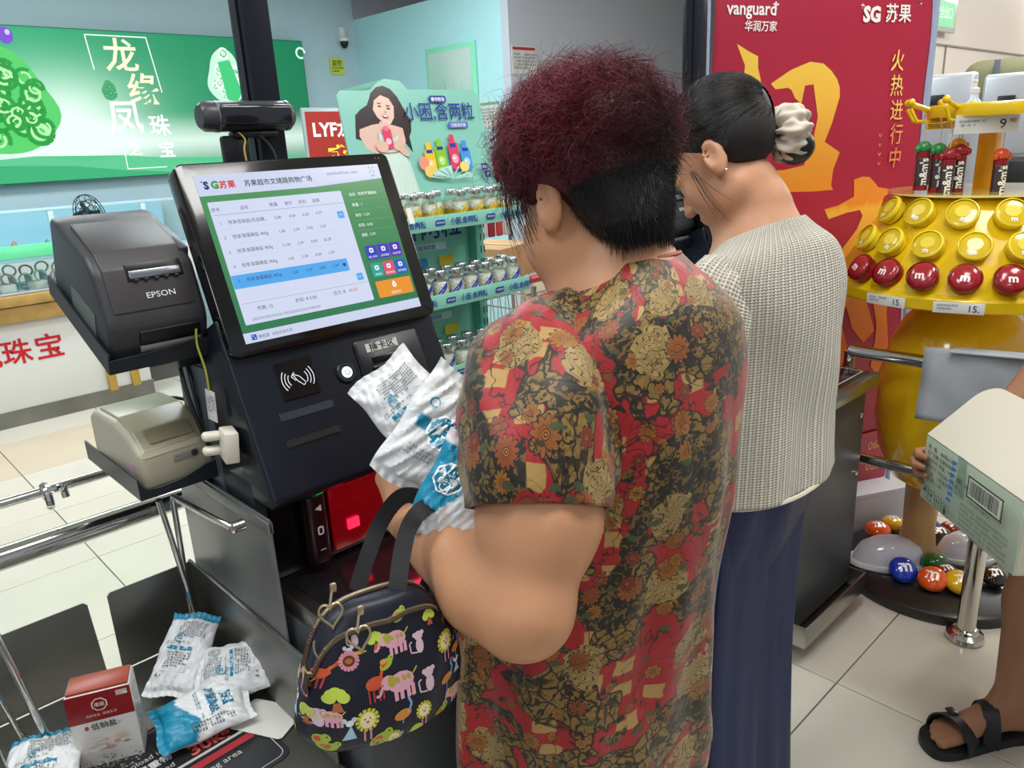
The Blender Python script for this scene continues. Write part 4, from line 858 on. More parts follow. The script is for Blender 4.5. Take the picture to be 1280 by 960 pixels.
p.poly([(-.058, .268), (-.05, .29), (-.028, .303), (-.005, .295), (.006, .275), (.000, .248), (-.014, .232), (-.032, .234), (-.050, .250)], '#f0cdbd'); p.poly([(-.045, .24), (-.02, .235), (-.022, .215), (-.055, .222)], '#e8c4b4')
for x, y in ((-.037, .276), (-.012, .270)): p.ell(x, y, .005, .002, '#2a1c20', -12); p.ell(x, y + .007, .006, .0012, '#3a282c', -12)
p.ell(-.022, .262, .0022, .004, '#ddb0a0'); p.ell(-.026, .251, .009, .0042, '#b8283c', -10); p.ell(-.026, .252, .007, .002, '#fff4f0', -10)
p.poly([(-.07, .160), (-.02, .158), (.005, .165), (.02, .13), (.035, .0), (.05, -.03), (-.07, -.03), (-.06, .10)], '#d4ebe2'); p.poly([(-.058, .215), (-.03, .19), (.0, .205), (.004, .165), (-.06, .162)], '#cfe4dc')
for k in range(7): p.line([(-.03 + .008 * k, .14), (-.055 + .016 * k, -.02)], .002, '#e6f5ef')
p.rr(-.033, .196, .026, .052, .008, '#e0466e'); p.rr(-.033, .222, .014, .012, .003, '#f07a98'); p.ell(-.033, .19, .008, .008, '#ffd0dc'); p.ell(-.055, .178, .018, .014, '#e8c0ae'); p.ell(-.004, .180, .018, .013, '#e8c0ae', 20); p.ell(.006, .165, .02, .009, '#e6bcaa', -40)
p.rr(.147, .292, .056, .018, .006, '#24409c'); p.text('都市牧场', .147, .2875, .011, '#ffffff', 'c', .02); p.text('小困,含两粒', .148, .243, .048, '#1e3a94', 'c', .010, sx=.93); p.rr(.200, .225, .068, .015, .002, '#5a78c8'); p.text('无糖薄荷糖', .200, .2205, .0105, '#ffffff', 'c')
for i, (x, y, c1, c2, hgt) in enumerate([(.085, .145, '#f0c838', '#f6e27a', .085), (.120, .152, '#8ccc3c', '#c8ec7a', .085), (.165, .155, '#e0466e', '#ffb0c4', .10), (.203, .145, '#4a9ee0', '#a8d6ff', .085)]):
    p.rr(x, y - .01, .034, hgt * .7, .008, c1); p.rr(x, y + hgt * .30, .017, hgt * .3, .004, c1); p.rect(x - .010, y + hgt * .12, x + .010, y + hgt * .22, '#24409c'); p.ell(x, y - .018, .011, .012, c2); p.ell(x - .003, y - .016, .0035, .0035, '#ffffff')
p.ell(.058, .130, .016, .018, '#f29a86'); p.ell(.075, .108, .02, .016, '#f6cf6e'); p.ell(.19, .115, .016, .014, '#f6df7a')
for k in range(30): a = rng.uniform(0, PI); p.poly([(.14, .085), (.14 + .06 * math.cos(a) * 1.2, .085 + .035 * math.sin(a)), (.14 + .055 * math.cos(a + .1) * 1.2, .085 + .03 * math.sin(a + .1))], '#c4efe4')
p.rr(.255, .110, .022, .018, .002, '#24409c'); p.rr(.262, .090, .022, .018, .002, '#24409c'); p.text('薄荷', .255, .106, .009, '#ffffff', 'c'); p.text('糖', .262, .086, .010, '#ffffff', 'c')
p.done('header_print', GLOSSINK, r, HM)
b = MB(); b.box((1.23, 1.70, .68), (.48, .012, 1.30), .003); b.done('back_board', RK, r, O)
p = Print(.0004, .0006)
for z, k in ((1.235, 0), (1.04, 1)):
    p.text('小困,含两粒', 1.22, z, .075, '#1e3a94', 'c', .012); p.rr(1.28, z - .028, .15, .02, .004, '#cfe8f4'); p.text('无糖薄荷糖', 1.28, z - .034, .015, '#1e3a94', 'c')
    for i, c in enumerate(('#8ccc3c', '#e0466e', '#4a9ee0', '#f0c838')): p.rr(1.08 + .09 * i, z - .07, .05, .03, .008, c)
p.done('back_print', GLOSSINK, r, O @ T(0, 1.6935, 0) @ XZ)
b = MB()
for x in (1.0, 1.455):
    b.box((x, 1.68, .72), (.03, .035, 1.36), .003)
b.done('side_rail', RK2, r, O)
p = Print(.0004, .0006)
for z in np.arange(.8, 1.36, .035): p.rr(0, z, .004, .02, .001, '#20302c'); p.rr(.012, z, .004, .02, .001, '#20302c')
p.done('slots', INK, r, O @ T(1.449, 1.662, 0) @ XZ)
b = MB(); b.box((1.23, 1.62, .02), (.50, .36, .04), .01); b.done('base', RK2, r, O)
shelves = [(1.300, 1.50), (1.112, 1.48), (.930, 1.46), (.745, 1.44)]
for k, (z, y) in enumerate(shelves):
    b = MB(); b.box((1.23, (y + 1.69) / 2, z - .017), (.462, 1.69 - y, .006), .001); b.box((1.23, y - .001, z - .008), (.466, .004, .036), .001); sh = b.done('shelf', RK, r, O)
    p = Print(.0003, .0004)
    for q in range(3):
        x = 1.07 + .165 * q; p.rr(x - .05, z - .008, .030, .013, .004, '#24409c'); p.text('都市牧场', x - .05, z - .0105, .006, '#ffffff', 'c'); p.rect(x - .028, z - .016, x - .027, z, '#3a9a8a'); p.text('小困,含两粒', x - .02, z - .0145, .0175, '#24409c', 'l', .02)
    p.done('shelf_print', INK, sh, T(0, y - .0035, 0) @ XZ)
    b = MB(); b.box((1.452, (y + 1.66) / 2, z + .015), (.003, 1.64 - y, .045)); b.done('end_guard', mat('clear_plastic', '#dff0f0', .08, trans=.9, ior=1.1), sh)
for k, (x, z, y) in enumerate([(1.255, .905, 1.452)]):
    t = empty('price_card', (x, y, z)); tag(t, 'white price card reading 8.80 clipped to the third tier of the candy rack', 'price tag')
    b = MB(); b.box((0, 0, 0), (.085, .003, .050), M=RX(-8)); b.done('card', mat('paper', '#d8d8d4'), t)
    p = Print(.0003, .0018); p.text('8.80', .008, .004, .016, '#22262a', 'l', .01); p.squiggle(-.036, .0, .07, .016, 2, '#666b70', 2, .004); p.done('print', INK, t, RX(-8) @ XZ)
# the jars
JG = mat('jar_plastic', '#f2f8f6', .04, trans=.97, ior=1.12); LID = mat('jar_lid_silver', '#d4d8da', .2, .9)
mints = [mat('mint_white', '#dcdccc', .5, vary=.35, vscale=200), mat('mint_brown', '#7a4230', .5, vary=.4, vscale=200), mat('mint_green', '#a4c83c', .5, vary=.3, vscale=200), mat('mint_yellow', '#e0b812', .5, vary=.3, vscale=200)]
LB = mat('jar_label_blue', '#2b3fae', .3)
def jar(kind):
    r = empty('candy_jar')
    b = MB(); b.lathe([(.019, 0), (.0215, .003), (.0215, .040), (.0195, .050), (.013, .060), (.013, .064)], 16); b.done('glass', JG, r)
    b = MB(); b.lathe([(.0195, .002), (.0195, .014), (.0195, .038), (.015, .047)], 14); b.done('mints', mints[0], r)
    if kind < 3 or True:
        b = MB(); b.lathe([(.0206, .003), (.0206, [.030, .018, .017, .02][kind])], 14, cap=False); b.done('coloured_mints', mints[[3, 1, 2, 2][kind]], r)
    b = MB(); b.lathe([(.0145, .062), (.0155, .064), (.0155, .075), (.0140, .077), (0, .077)], 16); b.done('lid', LID, r)
    b = MB(); Rr = .0219
    V = [(Rr * math.sin(a), -Rr * math.cos(a), .030 + s * .0075 + .022 * a) for s in (-1, 1) for a in [-.62 + 1.24 * i / 6 for i in range(7)]]
    me = bpy.data.meshes.new('label'); me.from_pydata(V, [], [(i, i + 1, i + 8, i + 7) for i in range(6)]); link('label', me, [LB if kind else mat('jar_label_yellow', '#e8c83a', .3)], r)
    p = Print(z0=0); p.squiggle(-.010, .0035, .020, .007, 1, '#dfe6ff' if kind else '#a8302c', 3, .004); p.done('label_print', INK, r, None, lambda x, y, z: (Rr * 1.012 * math.sin(x / Rr), -Rr * 1.012 * math.cos(x / Rr), .030 + y + .022 * x / Rr))
    return r
kinds = ['yellow-banded', 'brown-bottomed', 'green-bottomed', 'yellow-green']; tiers = ['top', 'second', 'third', 'bottom']
for k, (z, y) in enumerate(shelves):
    proto = jar([0, 1, 2, 2][k]); used = False
    for row in range(2):
        n = 9 if k != 0 else 9
        for i in range(n):
            if k == 0 and i in (4,) and row == 0: continue
            x = 1.432 - .050 * i + (.012 if row else 0) - (.012 if k == 2 else 0); o = proto if not used else copy_tree(proto); used = True
            o.location = (x, y + .032 + .052 * row, z - .0138); o.rotation_euler = (0, 0, rng.uniform(-.35, .35))
            tag(o, f"{kinds[k]} mint jar, {tiers[k]} rack tier, {['front', 'back'][row]} row, {ord_[i]} from the right", 'jar', f'mint jars on the {tiers[k]} tier of the candy rack')

# ================================================================== SHOPPING CART AND THINGS BEHIND THE RACK
WIRE = mat('cart_wire', '#b9b4ac', .25, .8)
r = empty('shopping_cart', (2.25, 2.3, 0)); tag(r, 'wire shopping cart with a red handle and a cream child seat behind the candy rack', 'cart')
b = MB(); b.tube([(-.25, -.28, .98), (.25, -.28, .98)], .014, 10); b.done('handle', mat('cart_red', '#b0342c', .35), r)
b = MB()
for z, s in ((.92, 1.0), (.72, .93), (.52, .85)):
    b.tube([(-.25 * s, -.26, z), (.25 * s, -.26, z), (.25 * s * .85, .5, z), (-.25 * s * .85, .5, z)], .004, 6, True)
for i in range(13):
    x = -.24 + .04 * i; b.tube([(x, -.265, .92), (x * .85, -.26, .46)], .0022, 5); b.tube([(x * .85, .5, .92), (x * .75, .5, .46)], .0022, 5)
for i in range(16):
    y = -.25 + .05 * i; s = 1 - .15 * i / 15
    for g in (-1, 1): b.tube([(g * .25 * s, y, .92), (g * .21 * s, y, .46)], .0022, 5)
b.done('basket', WIRE, r)
b = MB(); b.tube([(-.22, -.27, .95), (-.22, -.22, .2), (-.22, .45, .16)], .011, 8); b.tube([(.22, -.27, .95), (.22, -.22, .2), (.22, .45, .16)], .011, 8); b.done('frame', WIRE, r)
for x in (-.22, .22):
    for y in (-.18, .42): b = MB(); b.lathe([(.055, -.012), (.055, .012)], 18, T(x, y, .056) @ RY(90)); b.tube([(x, y, .056), (x, y, .17)], .008, 6); b.done('wheel', mat('wheel_grey', '#77787a', .5), r)
b = MB(); b.prism(rrect(.34, .36, .06), .02, T(.05, -.12, .76) @ RX(78), .006, 2); b.box((.05, -.20, .60), (.34, .22, .02), .008); b.done('child_seat', mat('cream_seat', '#c9c2ae', .45), r)
r = empty('cardboard_box', (2.06, 2.16, .98)); r.rotation_euler.z = .2; tag(r, 'brown cardboard box on top of the shopping cart behind the candy rack', 'box')
b = MB(); b.box((0, .1, .055), (.26, .26, .12), .003); b.done('carton', mat('cardboard_brown', '#b08a60', .75, vary=.08), r)
b = MB(); b.box((0, .1, .1165), (.05, .262, .002)); b.done('tape', mat('packing_tape', '#c4ac84', .25), r)
r = empty('wire_stand', (2.95, 3.35, 0)); tag(r, 'wire stand hung with red snack packets behind the candy rack', 'display rack')
b = MB()
for x in (-.22, .22): b.tube([(x, 0, 0), (x, 0, 1.5)], .01, 8)
for z in (.6, .9, 1.22, 1.45): b.tube([(-.22, 0, z), (.22, 0, z)], .006, 6)
b.box((0, 0, .02), (.5, .35, .03), .006); b.done('frame', DSTEEL, r)
for j in range(2):
    for i in range(7):
        o = None; b = MB(); b.box((0, 0, 0), (.05, .02, .17), .008, 3); o = b.done('snack_packet', mat(['snack_red', 'snack_silver', 'snack_dark_red'][(i + j) % 3], ['#a83434', '#b4a9a6', '#7c2228'][(i + j) % 3], .3, bump=.5, bscale=60)); o.location = (2.75 + .062 * i, 3.32, 1.345 - .30 * j); o.rotation_euler.z = .1 * (i % 3 - 1)
        tag(o, f"{['red', 'silvery', 'dark red'][(i + j) % 3]} snack packet, {['upper', 'lower'][j]} row of the wire stand, {ord_[i]} from the left", 'packet', 'snack packets on the wire stand')
r = empty('bread_tray', (2.35, 3.02, 1.12)); tag(r, 'pale blue plastic tray seen between the candy rack and the woman\'s face', 'tray')
b = MB(); b.box((.05, 0, 0), (.34, .3, .012), .004); b.box((.05, -.15, .025), (.34, .008, .045), .003); b.box((.05, .15, .025), (.34, .008, .045), .003); b.done('tray_body', mat('pale_blue_plastic', '#c3d8e0', .3), r)
b = MB(); b.box((.05, 0, -.563), (.30, .26, 1.112), .006); b.done('stand', mat('warm_grey', '#b5ac9c', .6), r)
# ================================================================== RED BANNER
Bo = Vector((2.994, 1.059, 0)); ba = math.radians(-20.6); BM = frame_xy(Bo, (math.cos(ba), math.sin(ba), 0), (0, 0, 1))
r = empty('banner', Bo); r.rotation_euler = (0, 0, ba); tag(r, 'tall red promotional banner with gold brush characters on a pale blue tube frame', 'banner')
BL = RX(90)
W0, W1, H0, H1 = -.885, .012, .08, 1.98
V = []; nx, nz = 40, 60
for j in range(nz + 1):
    for i in range(nx + 1):
        x = W0 + (W1 - W0) * i / nx; z = H0 + (H1 - H0) * j / nz; V.append((x, .004 * math.sin(7 * z + 2 * x) + .003 * math.sin(17 * z + 1.5 * math.sin(3 * x)) + .002 * math.sin(9 * x), z))
me = grid_mesh('fabric', V, nx + 1, nz + 1)
o = link('fabric', me, mat('banner_red', '#a91f3c', .42, bump=.1, bscale=40), r)
mo = o.modifiers.new('s', 'SOLIDIFY'); mo.thickness = .0015; mo.offset = 1
def bw(x, y, z): return (x, .004 * math.sin(7 * y + 2 * x) + .003 * math.sin(17 * y + 1.5 * math.sin(3 * x)) + .002 * math.sin(9 * x) - z - .0012, y)
p = Print(.0004, .001)
def gold(y): return mixc(lin('#e8912e'), lin('#f0c84e'), max(0, min(1, (y - 1.28) / .4))) if y > 1.2 else mixc(lin('#e87a2a'), lin('#f2c64a'), max(0, min(1, (y - .7) / .6)))
def gpoly(pts):
    b = bmesh.new(); vs = [b.verts.new((x, y, 0)) for x, y in pts]; b.faces.new(vs); bmesh.ops.triangulate(b, faces=b.faces[:])
    for _ in range(4):
        e = [e for e in b.edges if e.calc_length() > .04]
        if not e: break
        bmesh.ops.subdivide_edges(b, edges=e, cuts=1); bmesh.ops.triangulate(b, faces=b.faces[:])
    b.verts.index_update(); V = [(v.co.x, v.co.y) for v in b.verts]; F = [tuple(v.index for v in f.verts) for f in b.faces]; b.free(); p._add(V, F, [gold(y) for x, y in V])
gpoly([(-.80, 1.72), (-.755, 1.70), (-.715, 1.685), (-.712, 1.65), (-.70, 1.62), (-.69, 1.50), (-.70, 1.36), (-.76, 1.30), (-.775, 1.5), (-.763, 1.659)])
gpoly([(-.659, 1.605), (-.634, 1.618), (-.58, 1.645), (-.505, 1.668), (-.45, 1.662), (-.415, 1.64), (-.39, 1.615), (-.377, 1.591), (-.374, 1.56), (-.383, 1.535), (-.40, 1.48), (-.423, 1.421), (-.353, 1.384), (-.372, 1.33), (-.375, 1.279), (-.365, 1.262), (-.45, 1.262), (-.60, 1.27), (-.66, 1.34), (-.58, 1.34), (-.50, 1.35), (-.475, 1.42), (-.462, 1.50), (-.486, 1.60), (-.521, 1.597), (-.533, 1.543), (-.56, 1.56), (-.575, 1.585), (-.59, 1.592), (-.64, 1.588)])
gpoly([(-.40, 1.20), (-.34, 1.208), (-.27, 1.232), (-.272, 1.26), (-.276, 1.291), (-.24, 1.298), (-.208, 1.295), (-.18, 1.275), (-.162, 1.258), (-.095, 1.245), (-.11, 1.23), (-.128, 1.222), (-.15, 1.16), (-.18, 1.10), (-.23, 1.05), (-.30, 1.02), (-.34, 1.03), (-.30, 1.07), (-.25, 1.12), (-.225, 1.165), (-.24, 1.185), (-.30, 1.18), (-.38, 1.165)])
gpoly([(-.33, .98), (-.25, 1.0), (-.22, .96), (-.20, .90), (-.16, .82), (-.13, .74), (-.18, .70), (-.24, .76), (-.27, .84), (-.36, .90)])
gpoly([(-.14, 1.0), (-.09, .98), (-.06, .92), (-.07, .80), (-.05, .66), (-.09, .56), (-.13, .60), (-.12, .76), (-.15, .88)])
gpoly([(-.36, .86), (-.30, .80), (-.26, .70), (-.28, .60), (-.35, .55), (-.40, .62), (-.38, .74)])
p.text('vanguard', -.845, 1.800, .052, '#f4eef0', 'l', .02); p.text('*', -.672, 1.800, .05, '#f4eef0', 'l', .03); p.text('华润万家', -.778, 1.757, .0315, '#f4eef0', 'l', .014)
p.text('*', -.318, 1.812, .034, '#f4eef0', 'l', .03); p.text('SG', -.306, 1.786, .062, '#f4eef0', 'l', .05); p.text('苏果', -.212, 1.789, .060, '#f4eef0', 'l', .014, sx=.98)
for i, ch in enumerate('火热进行中'): z = 1.668 - .0785 * i; p.text(ch, -.136 + .007 * i, z - .027, .072, [lin('#f6d878'), lin('#f4d070'), lin('#f0bc64'), lin('#ec9c58'), lin('#ec9054')][i], 'c', .004, sx=.85)
for i in range(4): z = 1.43 - .031 * i; p.line([(-.196 + .003 * i, z + .006), (-.190 + .003 * i, z - .004), (-.184 + .003 * i, z + .006)], .0022, '#e8a45c')
p.poly([(-.16, .06 + .06), (.008, .12), (.008, .33), (-.16, .33)], '#b9485a'); p.text('0686', -.105, .255, .05, '#e8b05c', 'l', .01); p.text('022?', -.105, .165, .05, '#e8b05c', 'l', .01) if False else p.text('0227', -.105, .165, .05, '#e8b05c', 'l', .01)
p.done('banner_print', INK, o, None, bw)
b = MB()
TB = mat('frame_pale_blue', '#aab8d8', .25, .3)
b.tube(spline([(.030, 0, 0), (.030, 0, 1.0), (.030, 0, 1.80), (.018, 0, 1.90), (-.02, 0, 1.98)], 6) + [(-.2, 0, 2.02)], .011, 10); b.tube([(-.2, 0, 2.02), (-.67, 0, 2.02)] + spline([(-.67, 0, 2.02), (-.86, 0, 1.98), (-.90, 0, 1.90), (-.907, 0, 1.80), (-.907, 0, 0)], 6), .011, 10)
b.tube([(-.93, -.18, .012), (-.93, .18, .012)], .012, 8); b.tube([(.05, -.18, .012), (.05, .18, .012)], .012, 8); b.tube([(-.93, 0, .012), (.05, 0, .012)], .012, 8); b.done('tube_frame', TB, r)
for x, z in ((-.83, 1.83), (-.06, 1.83)):
    b = MB(); b.tube(spline([(x, -.002, z), (x + .006, -.01, z + .012), (x + .01, 0, z + .02)], 4), .0018, 5); b.done('hook', CHROME, r)
# white carton on the floor in front of the banner
r = empty('white_carton', (2.76, 1.045, 0)); r.rotation_euler.z = math.radians(-28); tag(r, 'low white carton on the floor in front of the red banner, behind the candy stand', 'box')
b = MB(); b.box((0, 0, .075), (.30, .12, .15), .002); b.done('carton', mat('carton_cool_white', '#d4d6e4', .45), r)
b = MB(); b.box((0, -.061, .15), (.30, .004, .02), .001); b.done('flap', mat('carton_cool_white', '#d4d6e4'), r)

# ================================================================== CANDY STAND (plain rounded pedestal under a tiered yellow dome)
YEL = mat('stand_yellow', '#e8c211', .22, coat=.5); YEL2 = mat('pedestal_yellow', '#ffca1a', .2, coat=.6, vary=.05, vscale=3)
CX, CY = 2.60, .725
r = empty('candy_stand', (CX, CY, 0)); tag(r, 'glossy yellow candy stand with a tiered dome, rounded pedestal and black disc base', 'display stand'); 
b = MB(); b.lathe([(.30, 0), (.305, .012), (.305, .035), (.29, .045), (0, .045)], 48); b.done('disc_base', mat('disc_black', '#1c1b1c', .35, coat=.2), r, T(-.03, -.02, 0))
b = MB(); b.lathe([(.085, .045), (.06, .09), (.05, .16), (.055, .36), (.07, .42)], 24); b.done('column', mat('column_tan', '#c79a62', .4, coat=.2), r, T(-.03, .05, 0))
b = MB(); b.lathe([(0, .30), (.09, .315), (.16, .36), (.205, .45), (.225, .56), (.222, .68), (.20, .80), (.165, .88), (.12, .93), (.08, .95), (.08, 1.0)], 48); b.done('pedestal', YEL2, r, T(-.005, .0, 0))
NS = 12
def ringz(R, z, n=NS, a0=15): return [(R * math.cos(math.radians(a0 + 360 * i / n)), R * math.sin(math.radians(a0 + 360 * i / n)), z) for i in range(n)]
tiers_ = [(.385, .975), (.39, 1.01), (.375, 1.02), (.335, 1.095), (.330, 1.10), (.285, 1.175), (.28, 1.18), (.225, 1.255), (.21, 1.262)]
me = bpy.data.meshes.new('dome'); V = []; F = []
for R, z in tiers_: V += ringz(R, z)
for j in range(len(tiers_) - 1):
    for i in range(NS): k = (i + 1) % NS; F.append((j * NS + i, j * NS + k, (j + 1) * NS + k, (j + 1) * NS + i))
F.append(tuple(range((len(tiers_) - 1) * NS, len(tiers_) * NS))); F.append(tuple(range(NS))[::-1]); me.from_pydata(V, [], F)
o = link('dome', me, YEL, r, None, 20); mo = o.modifiers.new('b', 'BEVEL'); mo.width = .004; mo.segments = 2
b = MB(); b.lathe([(.225, 1.262), (.25, 1.266), (.25, 1.272), (0, 1.274)], 40); b.done('clear_deck', mat('deck_yellow', '#f0dc7a', .08, coat=.8), r)
b = MB(); b.box((.02, 0, 1.38), (.05, .05, .24), .006); b.done('mast', mat('mast_amber', '#e8a818', .25), r)
b = MB(); b.prism([(.215 * math.cos(math.radians(15 + 30 * i)), .215 * math.sin(math.radians(15 + 30 * i))) for i in range(12)], .035, T(.02, -.04, 1.475), .006, 2); b.done('top_tray', YEL, r)
b = MB(); b.ell((-.10, .02, 1.50), (.018, .018, .018)); b.done('knob', YEL, r)
def hook_arm(a, L):
    b = MB(); d = Vector((math.cos(a), math.sin(a), 0)); s0 = Vector((.02, -.04, 1.50)) + d * .13
    b.tube([s0, s0 + d * .05 + Vector((0, 0, -.01)), s0 + d * (L * .6) + Vector((0, 0, .0)), s0 + d * L + Vector((0, 0, .02))], .006, 8); b.ell(tuple(s0 + d * L + Vector((0, 0, .022))), (.011, .011, .011), 12, 8)
    b.tube([s0 + Vector((0, 0, -.03)), s0 + d * (L * .5) + Vector((0, 0, -.035)), s0 + d * (L * .85) + Vector((0, 0, -.03)), s0 + d * L + Vector((0, 0, .005))], .005, 8); b.done('hook_arm', YEL, r)
for a in (125, 108, 160, 60, 230): hook_arm(math.radians(a), .13)
b = MB(); b.box((0, 0, 0), (.08, .03, .06), .006, M=T(-.045, .115, 1.475) @ RZ(-40)); b.done('bracket', YEL, r)
lab = MB(); lab.box((0, 0, 0), (.15, .003, .05)); Ml = frame_xy((-.155, -.035, 1.455), (.42, -.90, 0), (-.12, -.05, 1)); o = lab.done('price_strip', mat('paper', '#d8d8d4'), r, Ml @ RX(-90))
p = Print(.0004, .0022); p.text('9', .030, -.014, .036, '#22263a', 'l'); p.text('90', .053, .0, .016, '#22263a', 'l'); p.squiggle(-.065, .012, .06, .02, 2, '#666b74', 3, .005); p.done('price_print', INK, r, Ml)
# price strips along the lower lip
for i, a in enumerate((150, 178)):
    d = Vector((math.cos(math.radians(a + 15)), math.sin(math.radians(a + 15)), 0)); u = Vector((-d.y, d.x, 0)); M_ = frame_xy(Vector((0, 0, .993)) + d * .385, u, (0, 0, 1)) @ T(0, 0, .004)
    b = MB(); b.box((0, 0, 0), (.12, .030, .002), .001); b.done('price_strip', mat('paper', '#d8d8d4'), r, M_)
    p = Print(.0004, .0014); p.text('15.', .02, -.009, .024, '#22263a', 'l', .01); p.squiggle(-.05, .010, .05, .018, 2, '#666b74', i, .005); p.done('price_print', INK, r, M_)
# letter m as a small printed mark
def mlogo(p, cx, cy, s, c, rot=0): p.text('m', cx, cy - s * .27, s, c, 'c', .035, rot=rot)
def facing_frame(a, R, z, tilt):
    """frame on the dome slope, z outward; a in degrees around the stand"""
    d = Vector((math.cos(math.radians(a)), math.sin(math.radians(a)), 0)); n = d * math.cos(tilt) + Vector((0, 0, 1)) * math.sin(tilt); u = Vector((-d.y, d.x, 0))
    return frame_xy(Vector((CX, CY, z)) + d * R + n * .0, u, n.cross(u))
def tin(kind, M, label, grp, seed):
    r = empty('candy_tin'); r.matrix_world = M; tag(r, label, 'candy tin', grp)
    col = {'yellow': '#e6c81a', 'red': '#a81c22'}[kind]; R = .038
    b = MB(); b.lathe([(R, -.004), (R, .018), (R * .97, .020)], 24); b.done('tin_body', mat('tin_' + kind, col, .3), r)
    b = MB(); b.lathe([(R * 1.08, .014), (R * 1.1, .018), (R * 1.06, .024), (R * .97, .026)], 26, cap=False); b.done('rim', mat('tin_rim_' + kind, {'yellow': '#f0d838', 'red': '#7c1418'}[kind], .25), r)
    b = MB(); b.lathe([(R * .98, .0215), (R * .9, .027), (R * .6, .0315), (0, .034)] if kind == 'red' else [(R * .98, .0215), (R * .9, .0225), (0, .0235)], 24, cap=False); b.done('lid', mat('lid_' + kind, {'yellow': '#d8b81c', 'red': '#9c2028'}[kind], .18, coat=.5), r)
    p = Print(.0003, .0005 + (.0335 if kind == 'red' else .0236)); sd = random.Random(seed); rot = sd.uniform(-35, 35)
    if kind == 'yellow': p.ell(0, .004, .019, .017, '#ecd24a', 0); mlogo(p, .004 * math.sin(seed), -.020, .021, '#f6f2e4', rot)
    else: mlogo(p, 0, -.006, .031, '#f0e6e4', rot); 
    p.done('lid_print', GLOSSINK, r)
    return r
sl = math.radians(32)
rows = [('yellow', .258, 1.218, .0, 'upper', [158, 182, 206, 230, 254, 134]), ('yellow', .310, 1.138, .0, 'middle', [150, 170, 190, 210, 230, 250, 130]), ('red', .355, 1.060, .0, 'lower', [140, 156, 172, 188, 204, 220, 236, 252])]
for kind, R, z, t_, nm, angs in rows:
    for i, a in enumerate(sorted(angs)):
        tin(kind, facing_frame(a + 6, R, z, sl), f"round {kind} candy tin on the {nm} ring of the yellow dome, {ord_[i]} from the left", f'{kind} tins on the {nm} ring', i + len(angs))
# hanging candy tubes
def tube_toy(x, y, ztop, topc, name_c, label, seed):
    r = empty('candy_tube', (x, y, ztop - .17)); r.rotation_euler.z = rng.uniform(-1, 1) * .3 - .9; tag(r, label, 'candy tube', 'candy tubes hanging from the yellow stand')
    b = MB(); b.lathe([(.017, 0), (.018, .004), (.018, .095), (.015, .10)], 16); b.done('tube', mat('tube_smoky', '#3c3034', .12, coat=.6), r)
    b = MB(); b.lathe([(.0185, -.002), (.0185, .008), (.0185, .010)], 16); b.lathe([(.0182, .088), (.0182, .104)], 16); b.done('band', mat('tube_band_red', '#8a1a22', .25), r)
    b = MB(); b.ell((0, 0, .116), (.020, .018, .018), 16, 10); b.done('cap', mat('cap_' + name_c, topc, .22, coat=.4), r)
    b = MB(); b.ell((.020, -.004, .112), (.008, .008, .010), 10, 8); b.ell((-.020, -.004, .112), (.008, .008, .010), 10, 8); b.done('side_grip', mat('cap_' + name_c, topc), r)
    p = Print(.0003, .0004); 
    p.text("m&m's", 0, 0, .030, '#f0ece6', 'l', .03); p.done('lettering', INK, r, None, lambda X, Y, Z: (-(.0185 + Z) * math.sin((Y - .007) / .0185), -(.0185 + Z) * math.cos((Y - .007) / .0185), .012 + X * .92))
    b = MB(); b.tube([(0, 0, .13), (.002, 0, .17), (-.004, .004, .21)], .0014, 5); b.done('hang_loop', mat('loop_yellow', '#c9b070', .5), r)
    return r
tubes = [(-.215, .150, 1.452, '#2f8a4a', 'green', 'leftmost candy tube with a green cap on the stand hooks'), (-.190, .118, 1.445, '#2f8a4a', 'green', 'green-capped candy tube second from the left on the stand hooks'), (-.205, .085, 1.43, '#9c1c2c', 'red', 'red-capped candy tube hanging lowest in the left bunch'), (-.165, .070, 1.44, '#9c1c2c', 'red', 'red-capped candy tube at the right of the left bunch'), (-.130, .088, 1.455, '#e0982a', 'orange_yellow', 'yellow-capped candy tube at the back right of the left bunch'), (-.150, -.030, 1.425, '#d0502a', 'orange', 'single candy tube with an orange cap hanging apart at the right')]
for k, (x, y, z, c, nc, lab) in enumerate(tubes): tube_toy(CX + x + .04, CY + y - .04, z, c, nc, lab, k)
